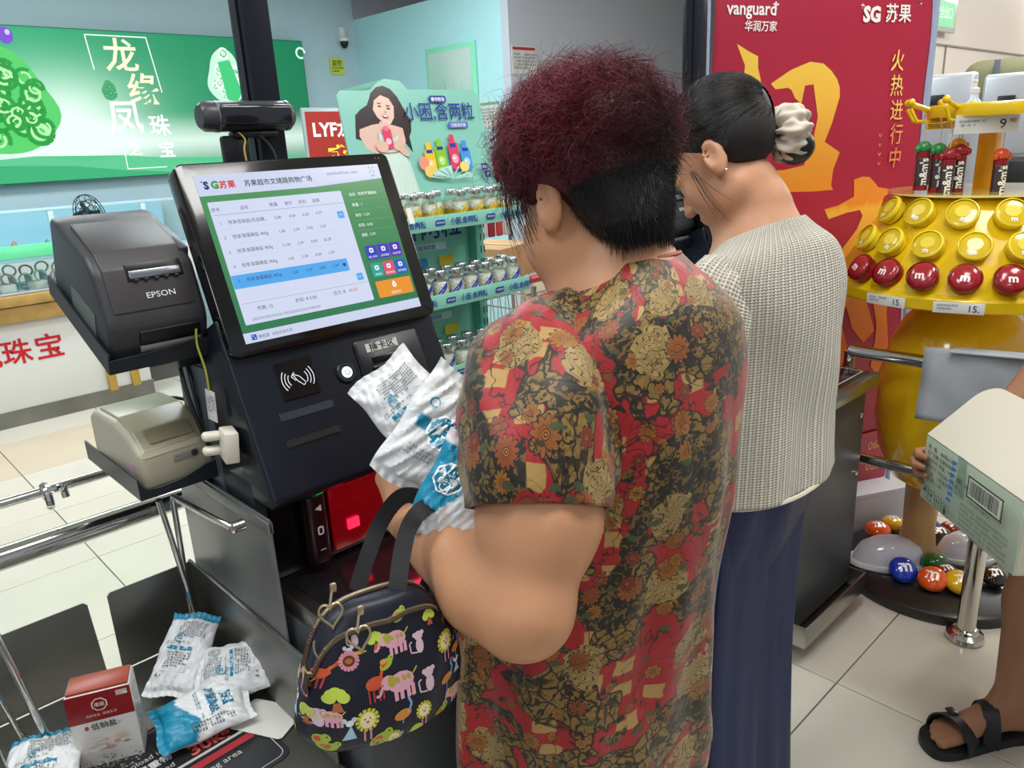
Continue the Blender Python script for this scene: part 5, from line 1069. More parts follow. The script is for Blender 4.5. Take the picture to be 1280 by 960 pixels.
# giant candies on the disc
def candy(x, y, z, c, nm, rx, label, rot, tilt=20, logo=True, logoc='#f4f0f0', lrot=0):
    r = empty('giant_candy', (x, y, z)); r.rotation_euler = (math.radians(tilt), 0, math.radians(rot)); tag(r, label, 'candy model', 'giant candies on the black disc')
    b = MB(); b.ell((0, 0, 0), (rx, rx, rx * .62), 28, 16); b.done('shell', mat('candy_' + nm, c, .1, coat=.8), r)
    if logo:
        p = Print(.0002, .0008); p.text('m', 0, -rx * .32, rx * 1.25, logoc, 'c', .03, rot=lrot); p.done('letter', GLOSSINK, r, None, lambda X, Y, Z: (X, Y, rx * .62 * math.sqrt(max(.01, 1 - (X * X + Y * Y) / rx / rx)) + Z))
    return r
cs = [((1128, 716), '#1238b4', 'blue', .044, 'glossy blue giant candy with a white m at the front of the black disc', -48, 38), ((1165, 727), '#e0581a', 'orange', .044, 'glossy orange giant candy between the blue and yellow ones', -80, 30), ((1199, 731), '#e6b414', 'yellow', .044, 'glossy yellow giant candy behind the steel rail post', -48, 25), ((1166, 704), '#1c6a2a', 'green', .044, 'glossy green giant candy lying behind the blue one', -30, -20),
      ((1182, 716), '#7c2420', 'brown_red', .038, 'reddish brown giant candy half hidden between the orange and yellow ones', -40, 10), ((1172, 672), '#2c1612', 'dark_brown', .046, 'dark brown giant candy with a white m at the back of the disc', -48, 15), ((1160, 656), '#1238b4', 'blue', .040, 'blue giant candy at the back of the black disc', -40, 0), ((1097, 664), '#e0581a', 'orange', .044, 'orange giant candy at the back left of the disc', -48, 10),
      ((1116, 654), '#e6b414', 'yellow', .040, 'yellow giant candy at the back left, behind the orange one', -48, 0), ((1242, 722), '#2c1612', 'dark_brown', .040, 'dark brown giant candy right of the steel rail post', -48, 20), ((1188, 660), '#8a2018', 'red', .036, 'dark red giant candy at the back, right of the brown one', -20, 0)]
for (q, c, nm, rx, lab, rot, tilt) in cs:
    g = G(q[0], q[1], .07); candy(g.x, g.y, .045 + rx * .64 + abs(math.sin(math.radians(tilt))) * rx * .32, c, nm, rx, lab, rot, tilt, nm not in ('green',))
# two plain white domes on the disc
for (px, py, rx, lab) in ((1112, 688, .088, 'large glossy white dome on the left of the black disc'), (1208, 682, .070, 'smaller glossy white dome right of the tan column')):
    g = G(px, py, .09); r = empty('white_dome', (g.x, g.y, .045)); r.rotation_euler.z = math.radians(-50); tag(r, lab, 'dome')
    b = MB(); b.lathe([(rx * 1.08, 0), (rx * 1.12, .006), (rx * 1.08, .018)], 32, Matrix.Diagonal((1.35, .8, 1, 1))); b.done('rim', WHITE, r)
    b = MB(); b.lathe([(rx, .012), (rx * .97, .035), (rx * .8, .068), (rx * .5, .088), (0, .096)], 32, Matrix.Diagonal((1.35, .8, 1, 1))); b.done('shell', mat('dome_white', '#d9d6e2', .15, coat=.6), r)

# ================================================================== STEEL RAIL (right), CARDBOARD, CARTON
r = empty('steel_rail', (2.27, .531, 0)); tag(r, 'stainless rail of two tubes with a round floor post, right of the second kiosk', 'rail'); O = T(-2.27, -.531, 0)
b = MB(); b.tube([(2.27, .525, .0), (2.27, .525, .83)], .0255, 24); b.done('post', CHROME, r, O)
b = MB(); b.lathe([(.050, 0), (.053, .006), (.050, .018), (.036, .026), (.034, .034), (.026, .038)], 28, T(2.27, .525, 0)); b.done('base_flange', CHROME, r, O)
b = MB(); b.tube([(2.27, -.9, .82), (2.27, .93, .82)], .019, 18); b.done('upper_tube', CHROME, r, O)
b = MB(); b.tube([(2.27, -.9, .487), (2.27, .93, .487)], .017, 18); b.done('lower_tube', CHROME, r, O)
b = MB(); b.tube([(2.27, .93, .82), (2.27, .93, .0)], .017, 14); b.done('end_post', CHROME, r, O)
r = empty('cardboard_sheet', (2.235, .5, .77)); tag(r, 'creased grey cardboard sheet folded over the upper rail tube', 'cardboard')
V = []; n1, n2 = 16, 12
for j in range(n2 + 1):
    for i in range(n1 + 1):
        y = .712 - .50 * i / n1; z = .667 + .205 * j / n2 + .03 * i / n1; fold = .012 * max(0, 1 - abs(i - 9) / 1.5) * (1 if j > 6 else .3) + .006 * math.sin(1.3 * i + .8 * j) * .5; V.append((2.236 - fold - .02 * (1 - j / n2), y, z))
o = link('sheet', grid_mesh('sheet', [(x - 2.235, y - .5, z - .77) for x, y, z in V], n1 + 1, n2 + 1), mat('grey_cardboard', '#a7adb4', .6, bump=.2, bscale=30, vary=.06), r); mo = o.modifiers.new('s', 'SOLIDIFY'); mo.thickness = .004
b = MB(); b.box((.012, 0, .115), (.06, .30, .003)); b.done('fold_over', mat('grey_cardboard', '#a7adb4'), r, RX(-3.4) @ T(0, -.01, -.005))
A_ = Vector((1.659, .505, .697)); e_ = Vector((-.696, -.718, 0)); n_v = Vector((.718, -.696, 0))
r = empty('carton', A_ + e_ * .16 + n_v * .14); tag(r, 'cream carton with printed specifications and a barcode, carried by the man at right', 'box')
CM = frame_xy(A_, e_, (0, 0, 1)); CM = r.matrix_basis.inverted() @ T(*(-r.location)) @ CM if False else T(*(-r.location)) @ CM   # x along label, y up, z = outwards
CT = mat('carton_cream', '#c6bfae', .45, bump=.08, bscale=15); CF = mat('carton_mint', '#b4c0ae', .45)
LN = .325
b = MB(); b.box((LN / 2, .07, -.002), (LN, .14, .004), .001); b.done('label_face', CF, r, CM)
b = MB(); b.box((LN / 2, .002, -.14), (LN, .004, .27)); b.box((.002, .07, -.14), (.004, .136, .272)); b.box((LN - .002, .07, -.14), (.004, .136, .272)); b.box((LN / 2, .07, -.278), (LN, .14, .004)); b.done('carton_walls', CT, r, CM)
b = MB(); b.box((LN / 2, .136, -.14), (LN - .01, .003, .268)); b.done('inner_lid', CT, r, CM)
fl = [(0, 0), (0, .115)] + [(.045 - .045 * math.cos(math.radians(a)), .115 + .045 * math.sin(math.radians(a))) for a in range(15, 91, 15)] + [(LN - .045, .16), (LN, .12), (LN, 0)]
b = MB(); b.prism(fl, .004, None, .001, 1); b.done('top_flap', CT, r, CM @ T(0, .14, -.002) @ RX(-48))
p = Print(.0003, .0006)
for i, (a, c) in enumerate((('规    格:', '400克x12盒'), ('生产日期:', '见箱体喷码'), ('贮存条件:', '常温、干燥、防晒、防雨'), ('箱规尺寸:', '285x280x140mm'), ('产    地:', '江苏省淮安市'), ('保 质 期:', '三年'))):
    p.text(a, .012, .118 - .0135 * i, .0105, '#4c544c', 'l', .006); p.text(c, .060, .118 - .0135 * i, .0105, '#4c544c', 'l', .006)
for i in range(4):
    x = .014 + .030 * i; y = .010
    for s0, s1 in (((0, 0), (.022, 0)), ((.022, 0), (.022, .026)), ((.022, .026), (0, .026)), ((0, .026), (0, 0))): p.line([(x + s0[0], y + s0[1]), (x + s1[0], y + s1[1])], .0012, '#3c443c')
    if i == 0: p.poly([(x + .004, y + .014), (x + .018, y + .014), (x + .015, y + .021), (x + .011, y + .023), (x + .007, y + .021)], '#3c443c'); p.line([(x + .011, y + .014), (x + .011, y + .004)], .0012, '#3c443c')
    elif i == 1: p.poly([(x + .006, y + .02), (x + .016, y + .02), (x + .011, y + .011)], '#3c443c'); p.line([(x + .011, y + .012), (x + .011, y + .005)], .0012, '#3c443c'); p.rect(x + .007, y + .003, x + .015, y + .005, '#3c443c')
    elif i == 2:
        for d_ in (.006, .016): p.rect(x + d_ - .001, y + .004, x + d_ + .001, y + .018, '#3c443c'); p.poly([(x + d_ - .0035, y + .016), (x + d_ + .0035, y + .016), (x + d_, y + .022)], '#3c443c')
    else: p.rect(x + .006, y + .004, x + .016, y + .016, '#3c443c'); p.arc(x + .011, y + .016, .005, 0, 180, .0016, '#3c443c'); p.rect(x + .009, y + .018, x + .013, y + .023, '#3c443c')
for (x0, y0, x1, y1) in ((.182, .086, .292, .089), (.182, .127, .292, .130), (.182, .086, .185, .130), (.289, .086, .292, .130)): p.rect(x0, y0, x1, y1, '#22261f')
p.rect(.187, .090, .287, .126, '#d8ded0'); p.barcode(.190, .094, .090, .030, '#22261f', 4); p.text('6 903252 088121', .190, .077, .010, '#4c544c', 'l')
p.squiggle(.170, .070, .145, .062, 6, '#6c746a', 8, .006)
for i in range(7): p.rr(.135 + .002 * (i % 2), .135 - .013 * i, .016, .007, .001, '#3f78b8'); p.line([(.128, .130 - .013 * i), (.142, .128 - .013 * i)], .0012, '#5a92cc')
p.done('label_print', INK, r, CM)
b = MB(); b.box((.137, .105, .0008), (.03, .08, .0006)); b.box((.137, .1435, -.006), (.03, .0006, .012)); b.done('clear_tape', mat('clear_tape', '#e4efe8', .1, trans=.9, ior=1.05), r, CM)
# ================================================================== PEOPLE: shared builders
def skin_mat(name, c):
    m = mat(name, c, .45, bump=.12, bscale=180, vary=.07, vscale=14, sss=.12, spec=.35); return m
def Rm3(yaw, pitch, roll=0):
    """head frame: x = right, y = facing, z = up"""
    M_ = RZ(yaw) @ RX(-pitch) @ RY(roll); return np.array(M_.to_3x3())
def head(B, O, R3, s=1., ear=True):
    Tm = np.eye(4); Tm[:3, :3] = R3 * s; Tm[:3, 3] = O; B.T = Tm; S = s
    def E(c, r, k=.012, sub=False, rot=None):
        B.T = np.eye(4); c2 = R3 @ (np.array(c) * s) + np.array(O); B.ell(c2, [q * s for q in r], k, sub, R3 @ rot if rot is not None else R3)
    def Cn(a, b, ra, rb, k=.01, sub=False):
        B.T = np.eye(4); B.cone(R3 @ (np.array(a) * s) + np.array(O), R3 @ (np.array(b) * s) + np.array(O), ra * s, rb * s, k, sub)
    E((0, -.012, .045), (.073, .090, .078), .0); E((0, .028, -.01), (.060, .062, .082), .03); E((0, .045, -.062), (.046, .040, .038), .03); E((0, .070, -.090), (.020, .017, .016), .02)
    for g in (-1, 1): E((g * .036, .062, -.028), (.024, .020, .026), .02); E((g * .028, .079, .016), (.024, .010, .008), .012); E((g * .05, .02, -.06), (.014, .032, .02), .03)
    for g in (-1, 1): E((g * .031, .094, -.003), (.017, .012, .010), .012, True); E((g * .031, .077, -.004), (.0135, .0125, .0115), .003)
    Cn((0, .088, .002), (0, .106, -.032), .0065, .0105, .012)
    for g in (-1, 1): E((g * .0105, .096, -.034), (.008, .008, .0065), .006)
    E((0, .090, -.058), (.021, .008, .0048), .005); E((0, .088, -.066), (.018, .0085, .0055), .004); E((0, .100, -.062), (.018, .004, .0012), .003, True)
    if ear:
        for g in (-1, 1):
            rot = np.array((RZ(-g * 22) @ RX(8)).to_3x3())
            E((g * .079, -.010, -.004), (.0075, .0195, .034), .006, rot=rot); E((g * .0855, -.006, .004), (.005, .0105, .018), .004, True, rot=rot); E((g * .074, .0, -.026), (.0065, .0085, .011), .006)
    B.T = np.eye(4)
def eyes(O, R3, s, parent):
    b = MB()
    for g in (-1, 1): q = R3 @ (np.array((g * .031, .0795, -.004)) * s) + np.array(O); b.ell(tuple(q), (.0118 * s,) * 3, 14, 10)
    b.done('eyes', mat('eye_dark', '#2a1c18', .1), parent)
def hand(B, wr, X, Y, Z, curl=(20, 30, 20), thumb=(40, 20), s=1., spread=1., curls=None):
    X, Y, Z = [np.array(v, float) / np.linalg.norm(v) for v in (X, Y, Z)]; W = np.array(wr, float)
    P = lambda x, y, z: W + (X * x + Y * y + Z * z) * s
    for i, x in enumerate((.026, .009, -.009, -.026)): B.cone(P(x * .55, .005, 0), P(x, .080 - .004 * abs(i - 1), 0), .015 * s, .0125 * s, .012)
    B.cone(P(0, .03, -.004), P(0, .06, -.004), .016 * s, .014 * s, .015)
    for i, (x, L) in enumerate(((.027, .070), (.0095, .078), (-.009, .073), (-.027, .058))):
        c = curls[i] if curls else curl; p = P(x, .082 - .004 * abs(i - 1), 0); d = 0.; sp = math.radians(5 * (1.5 - i) * spread / 1.5); l = (.45, .31, .24); r = (.0098, .0088, .0080, .0070)
        for k in range(3):
            d += math.radians(c[k]); v = (Y * math.cos(sp) + X * math.sin(sp)) * math.cos(d) - Z * math.sin(d); q = p + v * L * l[k] * s
            B.cone(p, q, r[k] * s, r[k + 1] * s, .004 if k else .008, m=.02); p = q
    a, c = thumb; a = math.radians(a); c = math.radians(c)
    p = P(.022, .018, -.006); v = Y * math.cos(a) + X * math.sin(a) - Z * .25; v /= np.linalg.norm(v); q = p + v * .040 * s; B.cone(p, q, .0145 * s, .0115 * s, .012)
    v2 = Y * math.cos(a - c) + X * math.sin(a - c) - Z * .45; v2 /= np.linalg.norm(v2); q2 = q + v2 * .030 * s; B.cone(q, q2, .0112 * s, .0098 * s, .004, m=.02)
    v3 = Y * math.cos(a - 1.7 * c) + X * math.sin(a - 1.7 * c) - Z * .5; v3 /= np.linalg.norm(v3); B.cone(q2, q2 + v3 * .024 * s, .0098 * s, .0082 * s, .003, m=.02)
def foot(B, ank, d, s=1.):
    d = np.array([d[0], d[1], 0.]); d /= np.linalg.norm(d); sd = np.array([d[1], -d[0], 0]); A = np.array(ank, float)
    P = lambda f, r, z: np.array([A[0], A[1], 0]) + d * f + sd * r + np.array([0, 0, z])
    B.cone(A, P(-.03, 0, A[2] - .045), .034 * s, .032 * s, .02); B.cone(P(-.03, 0, A[2] - .045), P(.10, 0, A[2] - .055), .032 * s, .028 * s, .02); B.cone(A, P(.11, -.005, A[2] - .052), .033 * s, .026 * s, .02)
    for i, (f, r, rr) in enumerate(((.185, -.030, .0135), (.190, -.008, .010), (.182, .009, .0095), (.172, .024, .009), (.158, .037, .0085))): B.cone(P(.11, r * .8, A[2] - .062), P(f * s, r, A[2] - .072), .016, rr, .006)
def body_obj(B, name, m, parent, smooth=1): me = B.mesh(name, smooth); return link(name, me, m, parent, None, 180)
def ring_loft(name, rings, mat_, parent, nu=72, k=6, fold=None, p_=2.25, thick=.003, a0=0., usc=None):
    """rings: z, cx, cy, a, b, front drop"""
    R = spline(rings, k); V = []; S = [0.]
    for j, q in enumerate(R):
        z, cx, cy, a, b, dr = q
        if j: S.append(S[-1] + math.sqrt((z - R[j - 1][0]) ** 2 + ((a - R[j - 1][3]) * .8) ** 2))
        for i in range(nu):
            t = 2 * PI * i / nu + a0; ct, st = math.cos(t), math.sin(t); x = a * abs(ct) ** (2 / p_) * (1 if ct >= 0 else -1); y = b * abs(st) ** (2 / p_) * (1 if st >= 0 else -1)
            zz = z - dr * (y + b) if dr else z
            if fold: f = fold(t, z, j / len(R)); n_ = math.hypot(x, y) + 1e-6; x += f * x / n_; y += f * y / n_
            V.append((cx + x, cy + y, zz))
    per = usc or 1.1
    me = grid_mesh(name, V, nu, len(R), True, uv=lambda i, j: (per * i / nu, S[j])); o = link(name, me, mat_, parent, None, 60)
    if thick: mo = o.modifiers.new('s', 'SOLIDIFY'); mo.thickness = thick; mo.offset = -1
    return o
def limb_loft(name, pts, radii, mat_, parent, nu=40, k=8, fold=None, thick=.003, flat=1., per=None, closed0=False):
    P = spline(pts, k); Rr = spline([[r] for r in radii], k); V = []; prev = None; S = [0.]
    for j, p in enumerate(P):
        t = np.array(P[min(j + 1, len(P) - 1)]) - np.array(P[max(j - 1, 0)]); t /= np.linalg.norm(t)
        if prev is None: prev = np.cross(t, [0, 1, 0.])
        u = prev - t * (prev @ t); u /= np.linalg.norm(u); prev = u; v = np.cross(t, u)
        if j: S.append(S[-1] + np.linalg.norm(np.array(p) - np.array(P[j - 1])))
        for i in range(nu):
            a = 2 * PI * i / nu; r = Rr[j][0] + (fold(a, j / (len(P) - 1)) if fold else 0); V.append(tuple(np.array(p) + u * r * math.cos(a) + v * r * flat * math.sin(a)))
    pr = per or 2 * PI * max(radii)
    me = grid_mesh(name, V, nu, len(P), True, uv=lambda i, j: (pr * i / nu + .37, S[j] + .21)); o = link(name, me, mat_, parent, None, 60)
    if thick: mo = o.modifiers.new('s', 'SOLIDIFY'); mo.thickness = thick; mo.offset = -1
    return o
def hair_mat(name, rough=.38):
    m = print_mat(name, rough, spec=.45); return m
def strand_mesh(name, P, rad, C, mat_, parent, sides=3):
    """P: (N,K,3) points, rad root radius, C: (N,3) or (N,K,3) colours"""
    P = np.asarray(P, float); N, K = P.shape[:2]; t = np.gradient(P, axis=1); t /= np.linalg.norm(t, axis=2, keepdims=True) + 1e-9
    ref = np.array([.3, .5, .81]); u = np.cross(t, ref); u /= np.linalg.norm(u, axis=2, keepdims=True) + 1e-9; v = np.cross(t, u)
    r = rad * (1 - .75 * np.linspace(0, 1, K) ** 2)[None, :, None]
    ring = np.stack([P + r * (u * math.cos(2 * PI * s / sides) + v * math.sin(2 * PI * s / sides)) for s in range(sides)], 2)
    V = ring.reshape(-1, 3); idx = np.arange(N * K * sides).reshape(N, K, sides); Q = []
    for s in range(sides): s2 = (s + 1) % sides; Q.append(np.stack([idx[:, :-1, s], idx[:, :-1, s2], idx[:, 1:, s2], idx[:, 1:, s]], -1).reshape(-1, 4))
    Q = np.concatenate(Q).astype(np.int32); me = bpy.data.meshes.new(name); me.vertices.add(len(V)); me.vertices.foreach_set('co', V.astype(np.float32).ravel())
    me.loops.add(len(Q) * 4); me.loops.foreach_set('vertex_index', Q.ravel()); me.polygons.add(len(Q)); me.polygons.foreach_set('loop_start', np.arange(0, len(Q) * 4, 4, dtype=np.int32)); me.update(calc_edges=True)
    C = np.asarray(C, float)
    if C.ndim == 2: C = np.repeat(C[:, None], K, 1)
    CC = np.repeat(C.reshape(-1, 3), sides, 0); CC = np.concatenate([CC, np.ones((len(CC), 1))], 1).astype(np.float32); a = me.color_attributes.new('Col', 'FLOAT_COLOR', 'POINT'); a.data.foreach_set('color', CC.ravel())
    o = link(name, me, mat_, parent, None, 180); o['kind'] = 'stuff'; return o

# ---- procedural cloth
class NG:
    def __init__(s, name, rough=.5):
        s.m = bpy.data.materials.new(name); s.m.use_nodes = True; s.nt = s.m.node_tree; s.N = s.nt.nodes; s.L = s.nt.links; s.p = s.N['Principled BSDF']; s.p.inputs['Roughness'].default_value = rough
        MATS[name] = s.m
    def inp(s, sock, v):
        if hasattr(v, 'links') or isinstance(v, bpy.types.NodeSocket): s.L.new(v, sock)
        elif isinstance(v, (tuple, list)) and len(v) == 3 and len(sock.default_value) == 4: sock.default_value = (*v, 1)
        else: sock.default_value = v
    def math(s, op, a, b=0., c=None, clamp=False):
        n = s.N.new('ShaderNodeMath'); n.operation = op; n.use_clamp = clamp; s.inp(n.inputs[0], a); s.inp(n.inputs[1], b)
        if c is not None: s.inp(n.inputs[2], c)
        return n.outputs[0]
    def vm(s, op, a, b=None, sc=None):
        n = s.N.new('ShaderNodeVectorMath'); n.operation = op; s.inp(n.inputs[0], a)
        if b is not None: s.inp(n.inputs[1], b)
        if sc is not None: s.inp(n.inputs[3], sc)
        return n.outputs['Value'] if op in ('LENGTH', 'DOT_PRODUCT') else n.outputs[0]
    def noise(s, vec, scale, det=2., dist=0., col=False, w=None):
        n = s.N.new('ShaderNodeTexNoise'); n.noise_dimensions = '3D'; s.inp(n.inputs['Vector'], vec); n.inputs['Scale'].default_value = scale; n.inputs['Detail'].default_value = det; n.inputs['Distortion'].default_value = dist
        return n.outputs['Color'] if col else n.outputs[0]
    def vor(s, vec, scale, feat='F1', metric='EUCLIDEAN', rand=1.):
        n = s.N.new('ShaderNodeTexVoronoi'); n.voronoi_dimensions = '2D'; n.feature = feat
        if feat == 'F1': n.distance = metric
        s.inp(n.inputs['Vector'], vec); n.inputs['Scale'].default_value = scale; n.inputs['Randomness'].default_value = rand; return n
    def mix(s, f, a, b):
        n = s.N.new('ShaderNodeMix'); n.data_type = 'RGBA'; s.inp(n.inputs[0], f); s.inp(n.inputs[6], a); s.inp(n.inputs[7], b); return n.outputs[2]
    def step(s, v, edge, w=.02): # smooth 0..1 above edge
        n = s.N.new('ShaderNodeMapRange'); n.interpolation_type = 'SMOOTHSTEP'; s.inp(n.inputs[0], v); s.inp(n.inputs[1], edge - w); s.inp(n.inputs[2], edge + w); return n.outputs[0]
    def sep(s, v): n = s.N.new('ShaderNodeSeparateXYZ'); s.inp(n.inputs[0], v); return n.outputs
    def comb(s, x, y, z=0.): n = s.N.new('ShaderNodeCombineXYZ'); s.inp(n.inputs[0], x); s.inp(n.inputs[1], y); s.inp(n.inputs[2], z); return n.outputs[0]
    def sepc(s, v): n = s.N.new('ShaderNodeSeparateColor'); s.inp(n.inputs[0], v); return n.outputs
    def bump(s, h, dist, st=1.): n = s.N.new('ShaderNodeBump'); n.inputs['Strength'].default_value = st; n.inputs['Distance'].default_value = dist; s.inp(n.inputs['Height'], h); s.L.new(n.outputs[0], s.p.inputs['Normal']); return n
def blouse_material():
    g = NG('blouse_print', .48); tc = g.N.new('ShaderNodeTexCoord'); uv0 = g.vm('SCALE', tc.outputs['UV'], sc=1.22)
    wrp = g.vm('SCALE', g.vm('SUBTRACT', g.noise(uv0, 22, 2, 0, True), (.5, .5, .5)), sc=.018); uv = g.vm('ADD', uv0, wrp)
    big = g.noise(uv, 9.5, 3, .6); big2 = g.noise(g.vm('ADD', uv, (3.1, 7.7, 0)), 8.5, 3, .8); fine = g.noise(uv, 120, 4)
    c = g.mix(g.noise(uv, 14), lin('#86121a'), lin('#ac1c22'))
    # khaki slabs lying on the red
    v = g.vor(g.vm('MULTIPLY', uv, (1., 1.35, 1.)), 17, 'F1', 'CHEBYCHEV', .8); pres = g.sepc(v.outputs['Color'])
    slab = g.math('MULTIPLY', g.step(v.outputs['Distance'], .30, .02), 1.); slab = g.math('MULTIPLY', g.math('SUBTRACT', 1., slab), g.math('GREATER_THAN', pres[0], .55))
    c = g.mix(slab, c, lin('#a8854c'))
    # brown-gold scroll and rose ground
    m1 = g.step(big, .512, .012); gold = g.mix(fine, lin('#54401c'), lin('#9a7a3a')); gold = g.mix(g.step(g.noise(uv, 45, 3), .58, .04), gold, lin('#2e2210')); 
    ed = g.vor(g.vm('ADD', uv, g.vm('SCALE', g.noise(uv, 60, 2, 0, True), sc=.02)), 46, 'DISTANCE_TO_EDGE'); line = g.math('SUBTRACT', 1., g.step(ed.outputs['Distance'], .075, .03))
    gold = g.mix(line, gold, lin('#1a140c'))
    c = g.mix(m1, c, gold)
    rim = g.math('MULTIPLY', g.step(big, .497, .006), g.math('SUBTRACT', 1., g.step(big, .517, .006))); c = g.mix(rim, c, lin('#241a10'))
    m2 = g.step(big2, .575, .01); dark = g.mix(g.step(g.noise(uv, 70, 3, 1.5), .55, .03), lin('#1d1a12'), lin('#6a5128')); c = g.mix(m2, c, dark)
    # leopard-like dots
    dv = g.vor(uv, 150, 'F1'); dots = g.math('MULTIPLY', g.math('LESS_THAN', dv.outputs['Distance'], .30), g.math('MULTIPLY', g.step(big, .56, .02), g.step(g.noise(uv, 11), .5, .03))); c = g.mix(dots, c, lin('#1e150c'))
    # ringed roses on the gold and sunflower-like flowers
    def flower(c, scale, off, R, npet, thr, cols, outl='#1c120a'):
        u2 = g.vm('ADD', uv0, off); v = g.vor(u2, scale, 'F1', 'EUCLIDEAN', .85); q = g.vm('SUBTRACT', u2, v.outputs['Position']); s = g.sep(q); rnd = g.sepc(v.outputs['Color'])
        r = g.vm('LENGTH', g.comb(s[0], s[1])); a = g.math('ADD', g.math('ARCTAN2', s[1], s[0]), g.math('MULTIPLY', rnd[1], 6.))
        pet = g.math('ABSOLUTE', g.math('COSINE', g.math('MULTIPLY', a, npet / 2))); sz = g.math('MULTIPLY', g.math('ADD', .7, g.math('MULTIPLY', rnd[2], .5)), R)
        rr = g.math('DIVIDE', r, g.math('MULTIPLY', sz, g.math('ADD', .62, g.math('MULTIPLY', pet, .38)))); on = g.math('GREATER_THAN', rnd[0], thr)
        inside = g.math('MULTIPLY', g.math('SUBTRACT', 1., g.step(rr, .96, .04)), on)
        body = g.mix(rnd[1], lin(cols[0]), lin(cols[1])); body = g.mix(g.math('MULTIPLY', g.step(rr, .55, .3), .6), g.mix(.5, body, lin(cols[2])), body)
        ln = g.step(g.math('ABSOLUTE', g.math('SINE', g.math('MULTIPLY', a, npet * 1.5))), .12, .1); body = g.mix(g.math('MULTIPLY', g.math('SUBTRACT', 1., ln), .55), body, lin(outl))
        body = g.mix(g.step(rr, .86, .04), body, lin(outl)); core = g.math('DIVIDE', r, g.math('MULTIPLY', sz, .28)); body = g.mix(g.math('SUBTRACT', 1., g.step(core, .95, .08)), body, g.mix(g.step(g.math('SINE', g.math('MULTIPLY', core, 14.)), 0., .5), lin('#3a1c0c'), lin('#a8641c')))
        return g.mix(inside, c, body)
    def rose(c, scale, off, R, thr):
        u2 = g.vm('ADD', uv, off); v = g.vor(u2, scale, 'F1', 'EUCLIDEAN', .8); q = g.vm('SUBTRACT', u2, v.outputs['Position']); s = g.sep(q); rnd = g.sepc(v.outputs['Color']); r = g.vm('LENGTH', g.comb(s[0], s[1])); a = g.math('ARCTAN2', s[1], s[0])
        wob = g.math('MULTIPLY', g.math('SINE', g.math('ADD', g.math('MULTIPLY', a, 6.), g.math('MULTIPLY', r, 420.))), .0026); r2 = g.math('ADD', r, wob)
        rings = g.math('SUBTRACT', 1., g.step(g.math('ABSOLUTE', g.math('SINE', g.math('ADD', g.math('MULTIPLY', r2, 620.), a))), .28, .12)); inside = g.math('MULTIPLY', g.math('LESS_THAN', r2, R), g.math('GREATER_THAN', rnd[0], thr))
        body = g.mix(rings, g.mix(g.noise(uv, 60), lin('#7a6234'), lin('#b0935a')), lin('#1f1a12')); return g.mix(inside, c, body)
    c = rose(c, 9., (1.3, .4, 0), .036, .45)
    c = flower(c, 17., (5.2, 2.1, 0), .021, 12, .62, ('#a87420', '#94421c', '#4a180e'))
    c = flower(c, 25., (9.2, 4.6, 0), .013, 7, .70, ('#b8842c', '#84241c', '#3a100c'))
    # little green leaves and vines
    vn = g.noise(g.vm('ADD', uv, (2., 9., 0)), 13, 2, 1.2); vine = g.math('SUBTRACT', 1., g.step(g.math('ABSOLUTE', g.math('SUBTRACT', vn, .5)), .008, .004)); c = g.mix(g.math('MULTIPLY', vine, .85), c, lin('#1c1a10'))
    lf = g.vor(g.vm('MULTIPLY', uv, (1., 1.9, 1.)), 30, 'F1'); lm = g.math('MULTIPLY', g.math('LESS_THAN', lf.outputs['Distance'], .28), g.math('GREATER_THAN', g.sepc(lf.outputs['Color'])[1], .90)); c = g.mix(lm, c, lin('#3f4a2a'))
    g.L.new(c, g.p.inputs['Base Color']); g.p.inputs['Sheen Weight'].default_value = .15; g.p.inputs['Specular IOR Level'].default_value = .35
    h = g.math('ADD', g.noise(tc.outputs['Object'], 18, 3, .8), g.math('MULTIPLY', g.noise(tc.outputs['Object'], 900, 1), .04)); g.bump(h, .006, .6); return g.m
def knit_material():
    g = NG('cream_knit', .85); tc = g.N.new('ShaderNodeTexCoord'); uv = tc.outputs['UV']; s = g.sep(g.vm('ADD', uv, g.vm('SCALE', g.noise(uv, 60, 2, 0, True), sc=.0012)))
    a = g.math('SINE', g.math('MULTIPLY', s[0], 2 * PI / .0072)); b = g.math('SINE', g.math('ADD', g.math('MULTIPLY', s[1], 2 * PI / .0046), g.math('MULTIPLY', a, 1.2)))
    rib = g.math('SINE', g.math('MULTIPLY', s[0], 2 * PI / .0144)); h = g.math('ADD', g.math('MULTIPLY', a, .6), g.math('MULTIPLY', b, .4))
    hole = g.math('MULTIPLY', g.step(g.math('MULTIPLY', a, -1.), .25, .3), g.step(b, -.1, .4))
    c = g.mix(g.math('MULTIPLY', hole, .75), g.mix(g.step(rib, 0, .8), lin('#c9c4b2'), lin('#dcd8ca')), lin('#857c6c')); g.L.new(c, g.p.inputs['Base Color'])
    g.L.new(g.math('SUBTRACT', 1., g.math('MULTIPLY', hole, .30)), g.p.inputs['Alpha']); g.p.inputs['Sheen Weight'].default_value = .3; g.bump(h, .0016, 1.); return g.m

